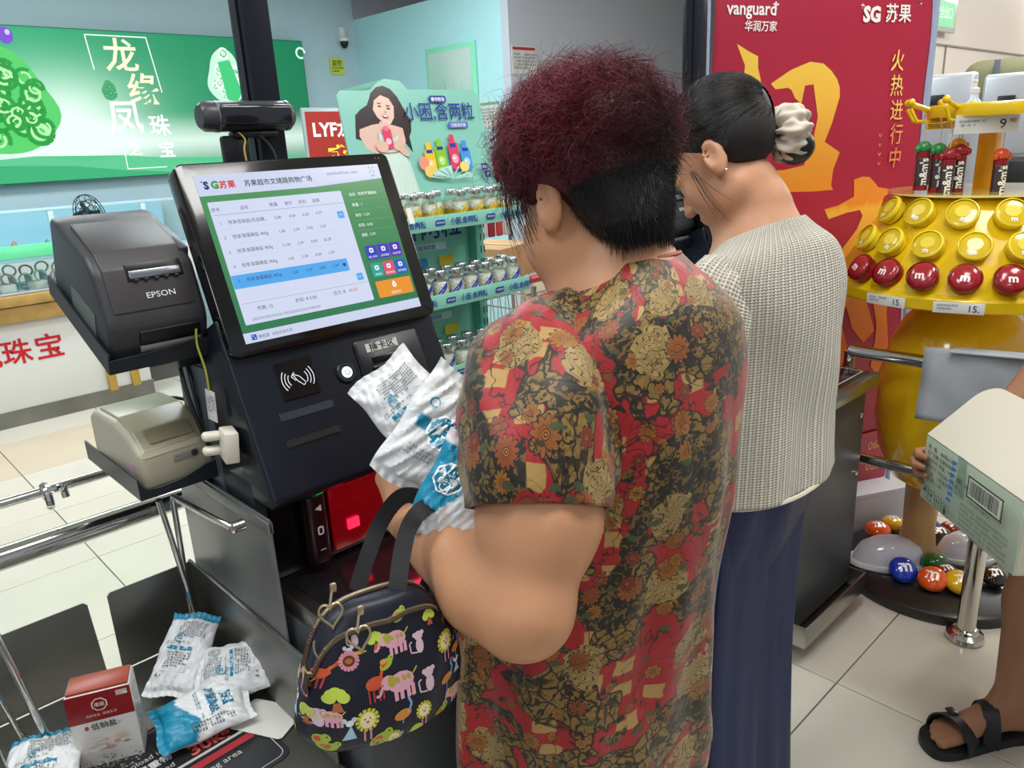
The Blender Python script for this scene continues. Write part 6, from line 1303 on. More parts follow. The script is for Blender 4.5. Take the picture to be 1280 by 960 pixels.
# ================================================================== SHOPPER IN THE FLOWERED BLOUSE
SK1 = skin_mat('skin_tan', '#c48f6b')
w1 = empty('person', (.76, .64, 0)); tag(w1, 'woman with short curly burgundy hair in a red and gold flowered blouse, holding salt bags', 'person'); 
O1 = np.array((.790, .680, 1.392)); R1 = Rm3(-6, 22, 0); W1P = T(-.76, -.64, 0)
def P1(o): o.matrix_local = W1P; return o
B = Body((.36, .34, 0), (1.12, 1.0, 1.60), .0042)
B.chain([(.80, .625, 1.24), (.802, .645, 1.31), (.80, .668, 1.365)], [.062, .056, .056], .02); B.cone((.80, .60, 1.22), (.80, .625, 1.315), .065, .055, .02)
head(B, O1, R1, 1.0)
for g in (-1, 1): B.ell(R1 @ np.array((g * .048, .040, -.045)) + O1, (.026, .040, .042), .03, False, R1)
B.chain([(.80, .63, 1.22), (.79, .635, 1.05), (.775, .65, .92), (.765, .655, .80)], [.11, .12, .115, .125], .04); B.cone((.65, .64, 1.195), (.95, .64, 1.195), .05, .05, .04)
for g in (-1, 1): B.chain([(.765 + g * .08, .655, .80), (.765 + g * .085, .665, .45), (.765 + g * .085, .64, .09)], [.10, .062, .040], .03); foot(B, (.765 + g * .085, .64, .085), (g * .1, 1))
# left arm with hand
B.chain([(.655, .645, 1.185), (.60, .605, 1.12), (.565, .572, 1.05), (.516, .556, .962)], [.060, .071, .068, .050], .03)
WR = np.array(D(506, 642, 1.03)); KN = np.array(D(482, 572, 1.075)); hy = KN - WR; hy /= np.linalg.norm(hy); hz = -RM[:, 0] * .85 + RM[:, 2] * .5; hz -= hy * (hz @ hy); hz /= np.linalg.norm(hz)
B.chain([(.516, .558, .960), (.508, .615, .966), (.516, .690, .992), tuple(WR)], [.050, .047, .040, .031], .03)
B.ell((.522, .553, .956), (.046, .042, .042), .03)
hand(B, WR, np.cross(hy, hz), hy, hz, (48, 58, 40), (16, 10), .98)
# right arm (far side), forearm towards the chest
B.chain([(.93, .665, 1.185), (.945, .72, 1.07), (.945, .745, .965)], [.062, .060, .048], .03); B.chain([(.945, .745, .965), (.88, .80, 1.01), (.80, .845, 1.06)], [.046, .040, .029], .02)
hand(B, (.797, .847, 1.063), (0, .2, 1), (-.95, .1, .15), (.1, .95, -.1), (10, 30, 25), (30, 10))
P1(body_obj(B, 'body', SK1, w1)); eyes(O1, R1, 1.0, w1); P1(w1.children[-1])
BP = blouse_material()
def f1(t, z, s): 
    w_ = min(1, max(0, (1.2 - z) / .3)); return w_ * (.006 * math.sin(5 * t + 9 * z + 1) + .004 * math.sin(11 * t - 6 * z) + .003 * math.sin(17 * t + 14 * z)) + .002 * math.sin(3 * t + 30 * z)
rings = [(1.322, .806, .632, .070, .066, .20), (1.305, .806, .630, .088, .080, .20), (1.280, .803, .630, .130, .098, .16), (1.245, .800, .632, .176, .120, .08), (1.20, .797, .635, .190, .138, .03), (1.13, .793, .638, .186, .152, 0), (1.03, .785, .642, .182, .156, 0), (.93, .775, .652, .180, .160, 0), (.82, .755, .664, .184, .164, 0), (.72, .745, .668, .190, .168, 0), (.54, .740, .670, .200, .172, 0)]
bl = P1(ring_loft('blouse', rings, BP, w1, 96, 7, f1, usc=1.05))
def fs(a, s): return .005 * math.sin(5 * a + 5 * s) * math.sin(PI * min(1, s * 1.1)) + .003 * math.sin(9 * a + 16 * s) + .004 * math.sin(3 * a - 9 * s)
P1(limb_loft('sleeve', [(.735, .648, 1.245), (.678, .645, 1.200), (.625, .622, 1.155), (.585, .592, 1.105), (.564, .574, 1.062)], [.058, .090, .099, .094, .081], BP, w1, 48, 8, fs, per=.56))
P1(limb_loft('sleeve', [(.86, .655, 1.235), (.91, .675, 1.19), (.935, .700, 1.12), (.94, .72, 1.05)], [.06, .080, .082, .074], BP, w1, 40, 6, fs, per=.52))
b = MB(); b.tube([(.806 + .072 * math.cos(a), .632 + .068 * math.sin(a), 1.322 - .20 * (.068 * math.sin(a) + .068) + .001) for a in [2 * PI * i / 40 for i in range(40)]], .0035, 6, True); P1(b.done('collar_band', mat('collar_rust', '#8a3a1c', .5), w1))
P1(ring_loft('trousers_top', [(.70, .757, .66, .17, .145, 0), (.60, .757, .66, .172, .145, 0), (.52, .76, .66, .16, .13, 0)], mat('trousers_black', '#17171c', .8, bump=.3), w1, 48, 4))
for g in (-1, 1): P1(limb_loft('trouser_leg', [(.765 + g * .075, .66, .62), (.765 + g * .085, .665, .42), (.765 + g * .087, .648, .10)], [.098, .085, .068], mat('trousers_black', '#17171c'), w1, 32, 6))
def shoe(x, y, d, parent, m, W):
    d = Vector((d[0], d[1], 0)).normalized(); M_ = W @ frame_xy((x, y, 0), (d.y, -d.x, 0), (d.x, d.y, 0))
    b = MB(); b.ell((0, .05, .035), (.045, .135, .038), 20, 12); b.box((0, .05, .008), (.075, .24, .014), .006); b.done('shoe', m, parent, M_)
for g in (-1, 1): shoe(.765 + g * .085, .635, (g * .1, 1), w1, mat('shoe_black', '#141416', .4), W1P)
# hair: solid cap and curls
hb = Body((.62, .46, 1.28), (.98, .84, 1.66), .0042)
def HL(O, R3, c, s=1.): return R3 @ (np.array(c) * s) + np.array(O)
def hE(c, r, k=.02, sub=False): hb.ell(HL(O1, R1, c), r, k, sub, R1)
hE((0, -.020, .066), (.087, .099, .080), 0); hE((0, -.058, .02), (.079, .064, .085), .02); hE((0, -.066, -.040), (.056, .042, .042), .02); hE((0, .035, .095), (.062, .050, .045), .02)
for g in (-1, 1): hE((g * .068, -.026, .046), (.020, .055, .036), .012); hE((g * .066, .030, .030), (.012, .018, .022), .01)
me = hb.mesh('hair', 1); co = np.empty(len(me.vertices) * 3, np.float32); me.vertices.foreach_get('co', co); co = co.reshape(-1, 3)
def hair_col1(p, r=None):
    q = (p - O1) @ R1; w_ = .02 * np.sin(60 * q[..., 0] + 2) + .015 * np.sin(90 * q[..., 1]); up = np.clip((q[..., 2] - .03 + w_) / .115, 0, 1) * np.clip(1.15 - .9 * np.exp(-((q[..., 0] - .01) / .035) ** 2 - ((q[..., 1] + .075) / .05) ** 2), 0, 1); sd = np.clip(np.abs(q[..., 0]) / .09, 0, 1); k = np.clip(up * .8 + sd * .6 * (q[..., 2] > .0), 0, 1)
    if r is not None: k = np.clip(k * (.35 + 1.1 * r), 0, 1)
    a = np.array(lin('#0c080a')); b_ = np.array(lin('#741a2c')); return a * (1 - k[..., None]) + b_ * k[..., None]
cc = hair_col1(co) * .7; a = me.color_attributes.new('Col', 'FLOAT_COLOR', 'POINT'); a.data.foreach_set('color', np.concatenate([cc, np.ones((len(cc), 1))], 1).astype(np.float32).ravel())
HM1 = hair_mat('dyed_hair'); P1(link('hair', me, HM1, w1, None, 180))
nr = np.random.RandomState(5); nor = np.empty(len(me.vertices) * 3, np.float32); me.vertices.foreach_get('normal', nor); nor = nor.reshape(-1, 3)
qq = (co - O1) @ R1; okk = np.where(~((np.abs(qq[:, 0]) > .055) & (qq[:, 2] < .034) & (qq[:, 1] > -.045)))[0]; sel = nr.choice(okk, min(len(okk), 11500), replace=False); P0 = co[sel].astype(float); n0 = nor[sel].astype(float); q = (P0 - O1) @ R1; K = 9; tt = np.linspace(0, 1, K)
upf = np.clip((q[:, 2] + .01) / .08, 0, 1); L = (.010 + .042 * upf * nr.uniform(.3, 1.25, len(P0))) * np.where(nr.rand(len(P0)) < .05, 1.5, 1)
tdir = np.stack([np.sin(55 * q[:, 1] + 40 * q[:, 2]), np.cos(60 * q[:, 0]), np.sin(50 * q[:, 0] + 30 * q[:, 1])], 1); tang = np.cross(n0, tdir + .45 * nr.normal(size=n0.shape)); tang /= np.linalg.norm(tang, axis=1, keepdims=True); bit = np.cross(n0, tang)
clump = .5 + .5 * np.sin(70 * q[:, 0] + 3 * np.sin(60 * q[:, 1])) * np.sin(80 * q[:, 2] + 2); crad = (.004 + .010 * clump + .003 * nr.rand(len(P0))) * upf; turns = nr.uniform(.6, 1.6, len(P0)) * 2 * PI
down = -R1[:, 2]; back = -R1[:, 1]
S = P0[:, None] - n0[:, None] * .002 + n0[:, None] * (L * (.35 + .45 * upf))[:, None, None] * tt[None, :, None] + (tang * .5)[:, None] * (L * .5)[:, None, None] * tt[None, :, None] + (down * .6 + back * .1)[None, None] * (L * (1.5 - 1.2 * upf))[:, None, None] * tt[None, :, None]
S += (tang[:, None] * (np.cos(turns[:, None] * tt) - 1)[..., None] + bit[:, None] * np.sin(turns[:, None] * tt)[..., None]) * crad[:, None, None] * tt[None, :, None] ** .5 * 1.4
P1(strand_mesh('hair_curls', S, .00042, hair_col1(S, nr.rand(len(P0))[:, None]), HM1, w1))
# long front locks beside the ear
n = 46; a0 = nr.rand(n); s0 = np.stack([-.072 - .006 * nr.rand(n), .025 + .05 * a0, .03 + .03 * nr.rand(n)], 1); e0 = s0 + np.stack([-.004 + .008 * nr.rand(n), .006 + .010 * nr.randn(n) * .6, -.055 - .045 * nr.rand(n)], 1)
S = s0[:, None] * (1 - tt)[None, :, None] + e0[:, None] * tt[None, :, None]; S[..., 0] -= .008 * np.sin(PI * tt)[None]; S = S @ R1.T + O1
P1(strand_mesh('front_locks', S, .0006, hair_col1(S, nr.rand(n)[:, None]) * .8, HM1, w1))
n = 900; a0 = nr.uniform(-1, 1, n); s0 = np.stack([.052 * a0, -.072 - .030 * np.sqrt(1 - a0 * a0) + .0 * a0, -.045 - .02 * nr.rand(n)], 1); e0 = s0 + np.stack([.006 * nr.randn(n) * .5, .014 + .004 * nr.randn(n), -.026 - .014 * nr.rand(n)], 1)
S = (s0[:, None] * (1 - tt)[None, :, None] + e0[:, None] * tt[None, :, None]) @ R1.T + O1; P1(strand_mesh('nape_hair', S, .0004, np.tile(np.array(lin('#0e0a0c')), (n, 1)), HM1, w1))

# held salt bags
salt_bag('salt bag with grey table and text print held highest, nearest the power button', camframe(515, 512, 1.045, 41, -8, 0), seed=2, design='back', w=.100, h=.150, t=.03)
salt_bag('salt bag with a teal band and octagonal emblem held in the middle of the armful', camframe(550, 543, .985, -33, 0, 6), seed=4, design='front', w=.108, h=.165, t=.034)
salt_bag('salt bag with a teal side panel and barcode held lowest, against the flowered sleeve', camframe(578, 621, .935, -27, 0, 0), seed=9, design='wave', w=.100, h=.145, t=.036)
# ================================================================== HANDBAG
HBO = Vector(D(476, 890, .90)); HBO = Vector((HBO.x, HBO.y, HBO.z)); HBM = T(*HBO) @ RZ(-10) @ RY(4) @ Matrix.Scale(.86, 4)
r = empty('handbag'); r.matrix_world = HBM; tag(r, 'navy handbag printed with cartoon animals, hanging from the forearm of the woman in red', 'handbag')
NAVY = mat('bag_navy', '#0e1124', .42, bump=.35, bscale=14)
rgs = [(-.002, .085, .040), (.004, .104, .058), (.02, .112, .066), (.06, .112, .064), (.10, .104, .055), (.14, .088, .042), (.165, .070, .030), (.178, .050, .020), (.182, .030, .010)]
V = []; nu = 56; Rg = spline(rgs, 5)
for z, a, bb in Rg:
    for i in range(nu):
        t = 2 * PI * i / nu; ct, st = math.cos(t), math.sin(t); x = a * abs(ct) ** .8 * (1 if ct > 0 else -1); y = bb * abs(st) ** .8 * (1 if st > 0 else -1); f = 1 + .03 * math.sin(3 * t + 25 * z) + .02 * math.sin(7 * t - 40 * z)
        V.append((x * f, y * f, z))
me = grid_mesh('bag_body', V, nu, len(Rg), True, cap=True); hb_o = link('bag_body', me, NAVY, r, None, 60)
bvh = BVHTree.FromPolygons([tuple(v.co) for v in me.vertices], [tuple(p.vertices) for p in me.polygons])
def proj_warp(org, dirv, u, v, eps=.0004):
    org, dirv, u, v = Vector(org), Vector(dirv).normalized(), Vector(u), Vector(v)
    def f(x, y, z):
        q = org + u * x + v * y; h, n, i, d = bvh.ray_cast(q, dirv)
        if h is None: h, n, i, d = bvh.find_nearest(q + dirv * .25)
        if n.dot(dirv) > 0: n = -n
        return h + n * (z + eps)
    return f
class AP(Print):
    def P(s, pts, c): return s.poly(pts, c, .010)
    def el(s, x, y, rx, ry, c, rot=0): return s.ell(x, y, rx, ry, c, rot, 12, .012)
def elephant(p, x, y, s, c='#d9a0b0', c2='#a8a03a', g=1):
    p.el(x, y, .016 * s, .011 * s, c); p.el(x - g * .016 * s, y + .004 * s, .008 * s, .008 * s, c); p.el(x - g * .011 * s, y + .004 * s, .005 * s, .007 * s, c2, 15)
    for d in (-.010, -.003, .005, .011): p.P([(x + d * s, y - .006 * s), (x + (d + .0045) * s, y - .006 * s), (x + (d + .0045) * s, y - .019 * s), (x + d * s, y - .019 * s)], c)
    p.line([(x - g * .022 * s, y + .002 * s), (x - g * .027 * s, y - .007 * s), (x - g * .031 * s, y - .006 * s)], .003 * s, c); p.line([(x + g * .015 * s, y + .004 * s), (x + g * .021 * s, y + .010 * s)], .0015 * s, '#c9b43a')
    for d in (-.004, .004, .010): p.el(x + d * s, y + .003 * s, .0022 * s, .0035 * s, c2, 30)
def lion(p, x, y, s, c='#c8c63a', c2='#e8dca8'):
    for i in range(14): a = 2 * PI * i / 14; p.line([(x, y), (x + .014 * s * math.cos(a), y + .014 * s * math.sin(a))], .004 * s, c)
    p.el(x, y, .009 * s, .010 * s, c2); p.el(x - .003 * s, y + .002 * s, .001 * s, .001 * s, '#222222'); p.el(x + .003 * s, y + .002 * s, .001 * s, .001 * s, '#222222'); p.el(x, y - .002 * s, .0022 * s, .0016 * s, '#c8506a')
    for d in (-.004, .003): p.line([(x + d * s, y - .012 * s), (x + d * s, y - .026 * s)], .0022 * s, '#d98aa0')
def flamingo(p, x, y, s, c='#7aa8d0'):
    p.el(x, y, .011 * s, .006 * s, '#d0863a', 10); p.line([(x + .007 * s, y), (x + .012 * s, y + .010 * s), (x + .009 * s, y + .018 * s), (x + .013 * s, y + .021 * s)], .0028 * s, c); p.line([(x, y - .005 * s), (x - .002 * s, y - .024 * s), (x - .006 * s, y - .025 * s)], .0015 * s, c); p.line([(x + .013 * s, y + .021 * s), (x + .017 * s, y + .018 * s)], .002 * s, '#d05a4a')
def bird(p, x, y, s, c='#9cb43a', c2='#c8502a'):
    p.el(x, y, .012 * s, .008 * s, c, 25); p.el(x + .009 * s, y + .007 * s, .005 * s, .005 * s, c); p.el(x - .003 * s, y + .001 * s, .006 * s, .0035 * s, c2, 30); p.el(x + .010 * s, y + .008 * s, .001 * s, .001 * s, '#181818')
def tree(p, x, y, s):
    for dx, dy in ((-.007, 0), (.007, 0), (0, .006), (-.004, .004), (.004, .004)): p.el(x + dx * s, y + dy * s, .007 * s, .006 * s, '#b8cc4a')
    p.P([(x - .003 * s, y - .005 * s), (x + .003 * s, y - .005 * s), (x + .006 * s, y - .015 * s), (x - .006 * s, y - .015 * s)], '#a85a3a')
def monkey(p, x, y, s, c='#d8b8c8'):
    p.el(x, y + .009 * s, .0065 * s, .006 * s, c); p.el(x - .006 * s, y + .011 * s, .003 * s, .003 * s, c); p.el(x + .006 * s, y + .012 * s, .003 * s, .003 * s, c); p.el(x, y - .004 * s, .006 * s, .010 * s, c); p.line([(x - .004 * s, y - .012 * s), (x - .014 * s, y - .010 * s), (x - .015 * s, y + .002 * s), (x - .011 * s, y + .004 * s)], .0018 * s, c)
def giraffe(p, x, y, s):
    p.el(x, y, .012 * s, .008 * s, '#c8502a'); p.line([(x + .008 * s, y + .004 * s), (x + .013 * s, y + .020 * s)], .004 * s, '#c8502a'); p.el(x + .014 * s, y + .021 * s, .0045 * s, .003 * s, '#d0a03a')
    for d in (-.009, -.003, .004, .009): p.line([(x + d * s, y - .005 * s), (x + d * s, y - .022 * s)], .002 * s, '#b03a3a')
def mouse(p, x, y, s): p.P([(x - .008 * s, y - .010 * s), (x + .008 * s, y - .010 * s), (x + .002 * s, y + .008 * s)], '#a8c8e0'); p.el(x + .001 * s, y + .011 * s, .0045 * s, .004 * s, '#dfe6ee'); p.el(x - .005 * s, y + .015 * s, .003 * s, .003 * s, '#c8d4e0'); p.el(x + .006 * s, y + .015 * s, .003 * s, .003 * s, '#c8d4e0')
p = AP(.00003, .0003); fns = [elephant, monkey, lion, flamingo, bird, tree, giraffe, mouse]
lay = [(elephant, .005, .082, 1.15), (monkey, .045, .070, 1.1), (lion, -.045, .050, 1.1), (flamingo, .002, .040, 1.1), (lion, .032, .034, .85), (bird, -.030, .016, 1.2), (giraffe, -.030, .092, 1.05), (elephant, .005, .135, .95), (monkey, .038, .120, .95), (lion, .078, .105, 1.), (bird, .060, .012, 1.), (flamingo, .075, .055, 1.0), (tree, -.078, .085, 1.1), (mouse, -.068, .040, 1.1), (bird, -.090, .018, .9), (elephant, .090, .028, .8), (mouse, -.055, .128, .8), (tree, .020, .010, .8), (bird, -.012, .110, .8), (monkey, -.098, .058, .9), (tree, .058, .146, .7), (flamingo, .098, .085, .8), (tree, -.02, .142, .8), (bird, .015, .160, .8), (monkey, -.045, .150, .7), (elephant, -.085, .062, .7), (bird, .09, .135, .7), (lion, -.012, .012, .8), (mouse, .095, .06, .7)]
for k, (f, x, y, s) in enumerate(lay): p.z = .0003; f(p, x, y, s)
p.done('animal_print', GLOSSINK, r, None, proj_warp((0, -.3, 0), (0, 1, 0), (1, 0, 0), (0, 0, 1)))
p = AP(.00003, .0003)
for k, (f, x, y, s) in enumerate([(tree, .02, .060, 1.1), (mouse, -.012, .052, 1.1), (bird, .035, .025, 1.1), (lion, -.03, .090, .9), (elephant, .01, .100, .9), (bird, -.02, .018, .9), (giraffe, .028, .115, .8)]): p.z = .0003; f(p, x, y, s)
p.done('animal_print', GLOSSINK, r, None, proj_warp((-.35, 0, 0), (1, 0, 0), (0, -1, 0), (0, 0, 1)))
# two zips, sliders, ring and charm
ZM = mat('zip_gold', '#b8a888', .3, .85); BRN = mat('zip_tape', '#3c2a1c', .6)
for nm, yy, sg in (('front_zip', -.034, 1), ('back_zip', .010, 1)):
    pts = []
    for x in np.linspace(-.098, .075, 22): h, n_, i_, d_ = bvh.ray_cast(Vector((float(x), yy * (1 - abs(x) * 3), .3)), Vector((0, 0, -1))); pts.append(h + Vector((0, 0, .001)) if h else None)
    pts = [q for q in pts if q is not None]; pts = [Vector((-.108, yy * .6, .09)), Vector((-.104, yy * .7, .115))] + pts if yy < 0 else pts
    b = MB(); b.tube(pts, .0, flat=(.012, .0022), up=(0, 1, 0)); b.done('zip_tape', BRN, r)
    b = MB()
    for k in range(len(pts) - 1):
        for q in range(5): c_ = pts[k].lerp(pts[k + 1], q / 5); b.box(tuple(c_ + Vector((0, 0, .0014))), (.0011, .0052, .0016))
    o = b.done('zip_teeth', ZM, r); o['kind'] = 'stuff'
def heart(s): return [(s * .062 * 16 * math.sin(t) ** 3 / 16 * 1., 0, s * .062 * (13 * math.cos(t) - 5 * math.cos(2 * t) - 2 * math.cos(3 * t) - math.cos(4 * t)) / 16) for t in [2 * PI * i / 32 for i in range(32)]]
for k, (px, py, dd, tl) in enumerate([(414, 768, .818, 8), (449, 797, .806, 12)]):
    Mh = HBM.inverted() @ camframe(px, py, dd, tl) @ RX(-90); hs = [Mh @ Vector((x * .20, 0, z * .24)) for x, y, z in heart(1.)]
    b = MB(); b.tube(hs, .0016, 8, True); b.done('heart_pull', ZM, r)
    top = Mh @ Vector((0, 0, .009)); b = MB(); b.tube([top, top + Vector((.006, .008, .014))], .0018, 6); b.box(tuple(top + Vector((.009, .010, .018))), (.008, .006, .012), .002); b.done('zip_slider', ZM, r)
Mh = HBM.inverted() @ camframe(414, 806, .818, 0)
b = MB(); b.tube([Mh @ Vector((.018 * math.cos(t), .018 * math.sin(t), 0)) for t in [PI * (.9 + 1.2 * i / 20) for i in range(21)]], .0015, 8); b.done('ring', ZM, r)
Mh = HBM.inverted() @ camframe(436, 826, .812, 0); p = Print(.00005)
for i in range(16): a = 2 * PI * i / 16; p.line([(0, 0), (.011 * math.cos(a), .011 * math.sin(a))], .003, '#d890a0')
p.ell(0, 0, .0065, .006, '#6a3018'); p.ell(0, 0, .004, .003, '#b06a28'); o = p.done('round_charm', GLOSSINK, r, Mh)
b = MB(); b.lathe([(.0085, -.002), (.0085, 0)], 18, Mh); b.done('charm_back', mat('charm_pink', '#b8687c', .5), r)
# handles over the forearm
SB = mat('strap_black', '#16161a', .65, bump=.3, bscale=400)
for nm, L_ in (('a', [(446, 738, .955), (458, 700, .965), (475, 655, .975), (496, 625, .962), (515, 619, .955), (534, 632, .975), (543, 668, 1.03), (540, 712, 1.0), (530, 745, .96)]), ('b', [(492, 772, .862), (497, 735, .868), (502, 695, .885), (510, 662, .898), (524, 640, .905), (542, 632, .93), (552, 655, .99), (550, 700, .99), (543, 745, .95)])):
    pts = [HBM.inverted() @ D(*q) for q in L_]; pts = [Vector(tuple(q)) for q in spline([tuple(q) for q in pts], 6)]
    b = MB(); b.tube(pts, 0, flat=(.024, .003), up=tuple((HBM.inverted().to_3x3() @ Vector(RM[:, 0] * .9 - RM[:, 1] * .2)))); b.done('handle', SB, r)
b = MB(); b.tube([HBM.inverted() @ D(*q) for q in ((484, 842, .842), (487, 800, .845), (491, 768, .858))], 0, flat=(.022, .003), up=tuple((HBM.inverted().to_3x3() @ Vector(RM[:, 0])))); b.done('handle_base', SB, r)

# ================================================================== WOMAN IN THE CREAM KNIT TOP
SK2 = skin_mat('skin_beige', '#bd8b6c')
w2 = empty('person', (1.2, .67, 0)); tag(w2, 'woman with black hair in a low bun, cream knit top and navy trousers, head bowed', 'person'); W2P = T(-1.2, -.67, 0)
def P2(o): o.matrix_local = W2P; return o
O2 = np.array((1.222, .742, 1.422)); R2 = Rm3(14, 40, 4)
B = Body((.90, .42, 0), (1.52, 1.10, 1.60), .0045)
B.chain([(1.232, .665, 1.22), (1.236, .675, 1.30), (1.232, .705, 1.375)], [.060, .054, .054], .02); B.cone((1.235, .655, 1.24), (1.24, .68, 1.34), .06, .05, .02); head(B, O2, R2, .98)
B.chain([(1.225, .665, 1.22), (1.22, .67, 1.05), (1.205, .675, .92), (1.19, .68, .82)], [.10, .105, .090, .085], .04); B.cone((1.09, .665, 1.215), (1.375, .665, 1.215), .045, .045, .04)
for g in (-1, 1): B.chain([(1.185 + g * .07, .68, .82), (1.185 + g * .07, .69, .46), (1.185 + g * .07, .665, .09)], [.060, .048, .036], .03); foot(B, (1.185 + g * .07, .665, .08), (g * .1, 1), .95)
for g, sx in ((-1, 1.085), (1, 1.38)):
    q_ = .03 if g < 0 else .016
    B.chain([(sx, .665, 1.20), (sx + g * q_, .680, 1.08), (sx + g * .015, .708, .975)], [.044, .041, .036], .03); B.chain([(sx + g * .015, .708, .975), (sx - g * .02, .83, 1.0), (sx - g * .05, .91, 1.03)], [.038, .032, .024], .02)
    hy = np.array((-g * .25, .9, .3)); hz = np.array((0, -.3, .95)); X_ = np.cross(hy, hz) * (1 if g < 0 else -1); hand(B, (sx - g * .05, .913, 1.032), X_, hy, hz, (20, 35, 25), (35, 10), .92)
P2(body_obj(B, 'body', SK2, w2)); eyes(O2, R2, .98, w2); P2(w2.children[-1])
KN_ = knit_material()
def f2(t, z, s): w_ = min(1, max(0, (1.2 - z) / .25)); return w_ * (.006 * math.sin(4 * t + 6 * z) + .004 * math.sin(9 * t - 5 * z)) + .0015 * math.sin(4 * t + 30 * z)
rg2 = [(1.328, 1.232, .672, .074, .064, .42), (1.312, 1.232, .670, .100, .076, .36), (1.285, 1.233, .667, .145, .098, .22), (1.245, 1.230, .667, .172, .112, .10), (1.19, 1.226, .668, .180, .122, .03), (1.10, 1.220, .670, .178, .124, 0), (1.0, 1.215, .672, .178, .126, 0), (.92, 1.21, .672, .182, .130, 0), (.868, 1.207, .672, .186, .133, 0)]
P2(ring_loft('knit_top', rg2, KN_, w2, 90, 7, f2, usc=1.0)); b = MB(); n_h = 60
b.tube([(1.207 + .186 * abs(math.cos(t)) ** .89 * (1 if math.cos(t) > 0 else -1), .672 + .133 * abs(math.sin(t)) ** .89 * (1 if math.sin(t) > 0 else -1), .868) for t in [2 * PI * i / n_h for i in range(n_h)]], .004, 6, True); P2(b.done('hem', mat('knit_hem', '#cfc9b6', .9, bump=.5, bscale=300), w2))
fsl = lambda a, s: .004 * math.sin(4 * a + 7 * s) + .003 * math.sin(7 * a - 14 * s)
P2(limb_loft('knit_sleeve', [(1.12, .668, 1.245), (1.075, .668, 1.20), (1.050, .675, 1.09), (1.055, .70, .975), (1.085, .80, .985), (1.12, .885, 1.02)], [.045, .066, .072, .068, .056, .042], KN_, w2, 44, 7, fsl, per=.42))
P2(limb_loft('knit_sleeve', [(1.345, .668, 1.245), (1.385, .675, 1.20), (1.405, .69, 1.09), (1.40, .715, .985), (1.37, .80, .995), (1.345, .885, 1.02)], [.045, .062, .064, .060, .052, .040], KN_, w2, 36, 6, fsl, per=.40))
NV = mat('navy_satin', '#172650', .42, bump=.5, bscale=7, bdetail=2)
ft = lambda t, z, s: .006 * math.sin(8 * t + 3 * z) + .004 * math.sin(13 * t)
P2(ring_loft('trousers_top', [(.97, 1.20, .675, .135, .105, 0), (.90, 1.195, .675, .150, .115, 0), (.80, 1.19, .678, .154, .110, 0), (.72, 1.187, .68, .140, .085, 0), (.64, 1.185, .68, .10, .055, 0)], NV, w2, 60, 5, ft))
for g in (-1, 1): P2(limb_loft('trouser_leg', [(1.19 + g * .060, .68, .86), (1.187 + g * .064, .685, .55), (1.187 + g * .07, .682, .30), (1.187 + g * .072, .675, .04)], [.094, .090, .092, .098], NV, w2, 48, 7, lambda a, s: .006 * math.sin(6 * a) + .004 * math.sin(10 * a + 2)))
for g in (-1, 1): shoe(1.185 + g * .07, .66, (g * .1, 1), w2, mat('shoe_white', '#d4d0c8', .5), W2P)
b = MB(); q = HL(O2, R2, (-.078, -.012, -.034), .98); b.ell(tuple(q), (.0028,) * 3, 10, 8); P2(b.done('earring', mat('earring_silver', '#e6e6ea', .1, 1.), w2))
ns = []
for i in range(19):
    t = PI * (.05 + .9 * i / 18) ; ns.append((1.236 - .0 + .060 * math.cos(PI + t) * 1., .675 - .056 * math.sin(t) * -1. * -1., 1.322 - .0 + .0 * t))
b = MB(); b.tube([(1.236 + .0615 * math.cos(a), .672 + .0585 * math.sin(a), 1.322 - .045 * (math.sin(a) * .5 + .5)) for a in [2 * PI * i / 40 for i in range(40)]], .0008, 5, True); P2(b.done('necklace', mat('necklace_gold', '#c8a050', .25, 1.), w2))
# hair: cap, strands drawn back, bun and scrunchie
hb = Body((1.02, .50, 1.25), (1.44, .98, 1.64), .0042)
def hE2(c, r, k=.02): hb.ell(HL(O2, R2, c, .98), r, k, False, R2)
hE2((0, -.022, .052), (.0785, .094, .083), 0); hE2((0, -.042, .012), (.066, .056, .056), .02); hE2((0, .035, .085), (.062, .055, .045), .02)
me = hb.mesh('hair', 1); cc = np.tile(np.array([.008, .0065, .006, 1.], np.float32), (len(me.vertices), 1)); a = me.color_attributes.new('Col', 'FLOAT_COLOR', 'POINT'); a.data.foreach_set('color', cc.ravel())
HM2 = hair_mat('black_hair', .42); P2(link('hair', me, hair_mat('black_hair_base', .65), w2, None, 180))
K2 = 12; N2 = 3600; t2 = np.linspace(0, 1, K2); bk = np.array([0, -.93, -.20]); bk /= np.linalg.norm(bk)
ph = nr.uniform(0, 2 * PI, N2); e1 = np.array([1., 0, 0]); e2 = np.cross(bk, e1); rim = e1 * np.cos(ph)[:, None] + e2 * np.sin(ph)[:, None]
upn = rim @ np.array([0, -.2, .98]); sp = np.where(upn > 0, 1.95 + .45 * upn, 1.55 + .1 * upn) * nr.uniform(.75, 1.0, N2)
ang = sp[:, None] * (1 - t2)[None] + .22 * t2[None]; tw = .10 * np.sin(PI * t2)[None] * nr.normal(size=(N2, 1)) * .4
rim2 = e1 * np.cos(ph[:, None] + tw)[..., None] + e2 * np.sin(ph[:, None] + tw)[..., None]; U = bk * np.cos(ang)[..., None] + rim2 * np.sin(ang)[..., None]
S = U * np.array([.0835, .0995, .0885]) * (1 + .012 * nr.rand(N2)[:, None, None] + .006 * np.sin(14 * ph)[:, None, None]) + np.array([0, -.020, .050]); ok = ~((S[:, 0, 2] < -.035)); S = S[ok]
S = (S * .98) @ R2.T + O2; cl = np.array(lin('#100c0b')) * nr.uniform(.6, 2.2, (len(S), 1)); P2(strand_mesh('hair_strands', S, .00055, cl, HM2, w2))
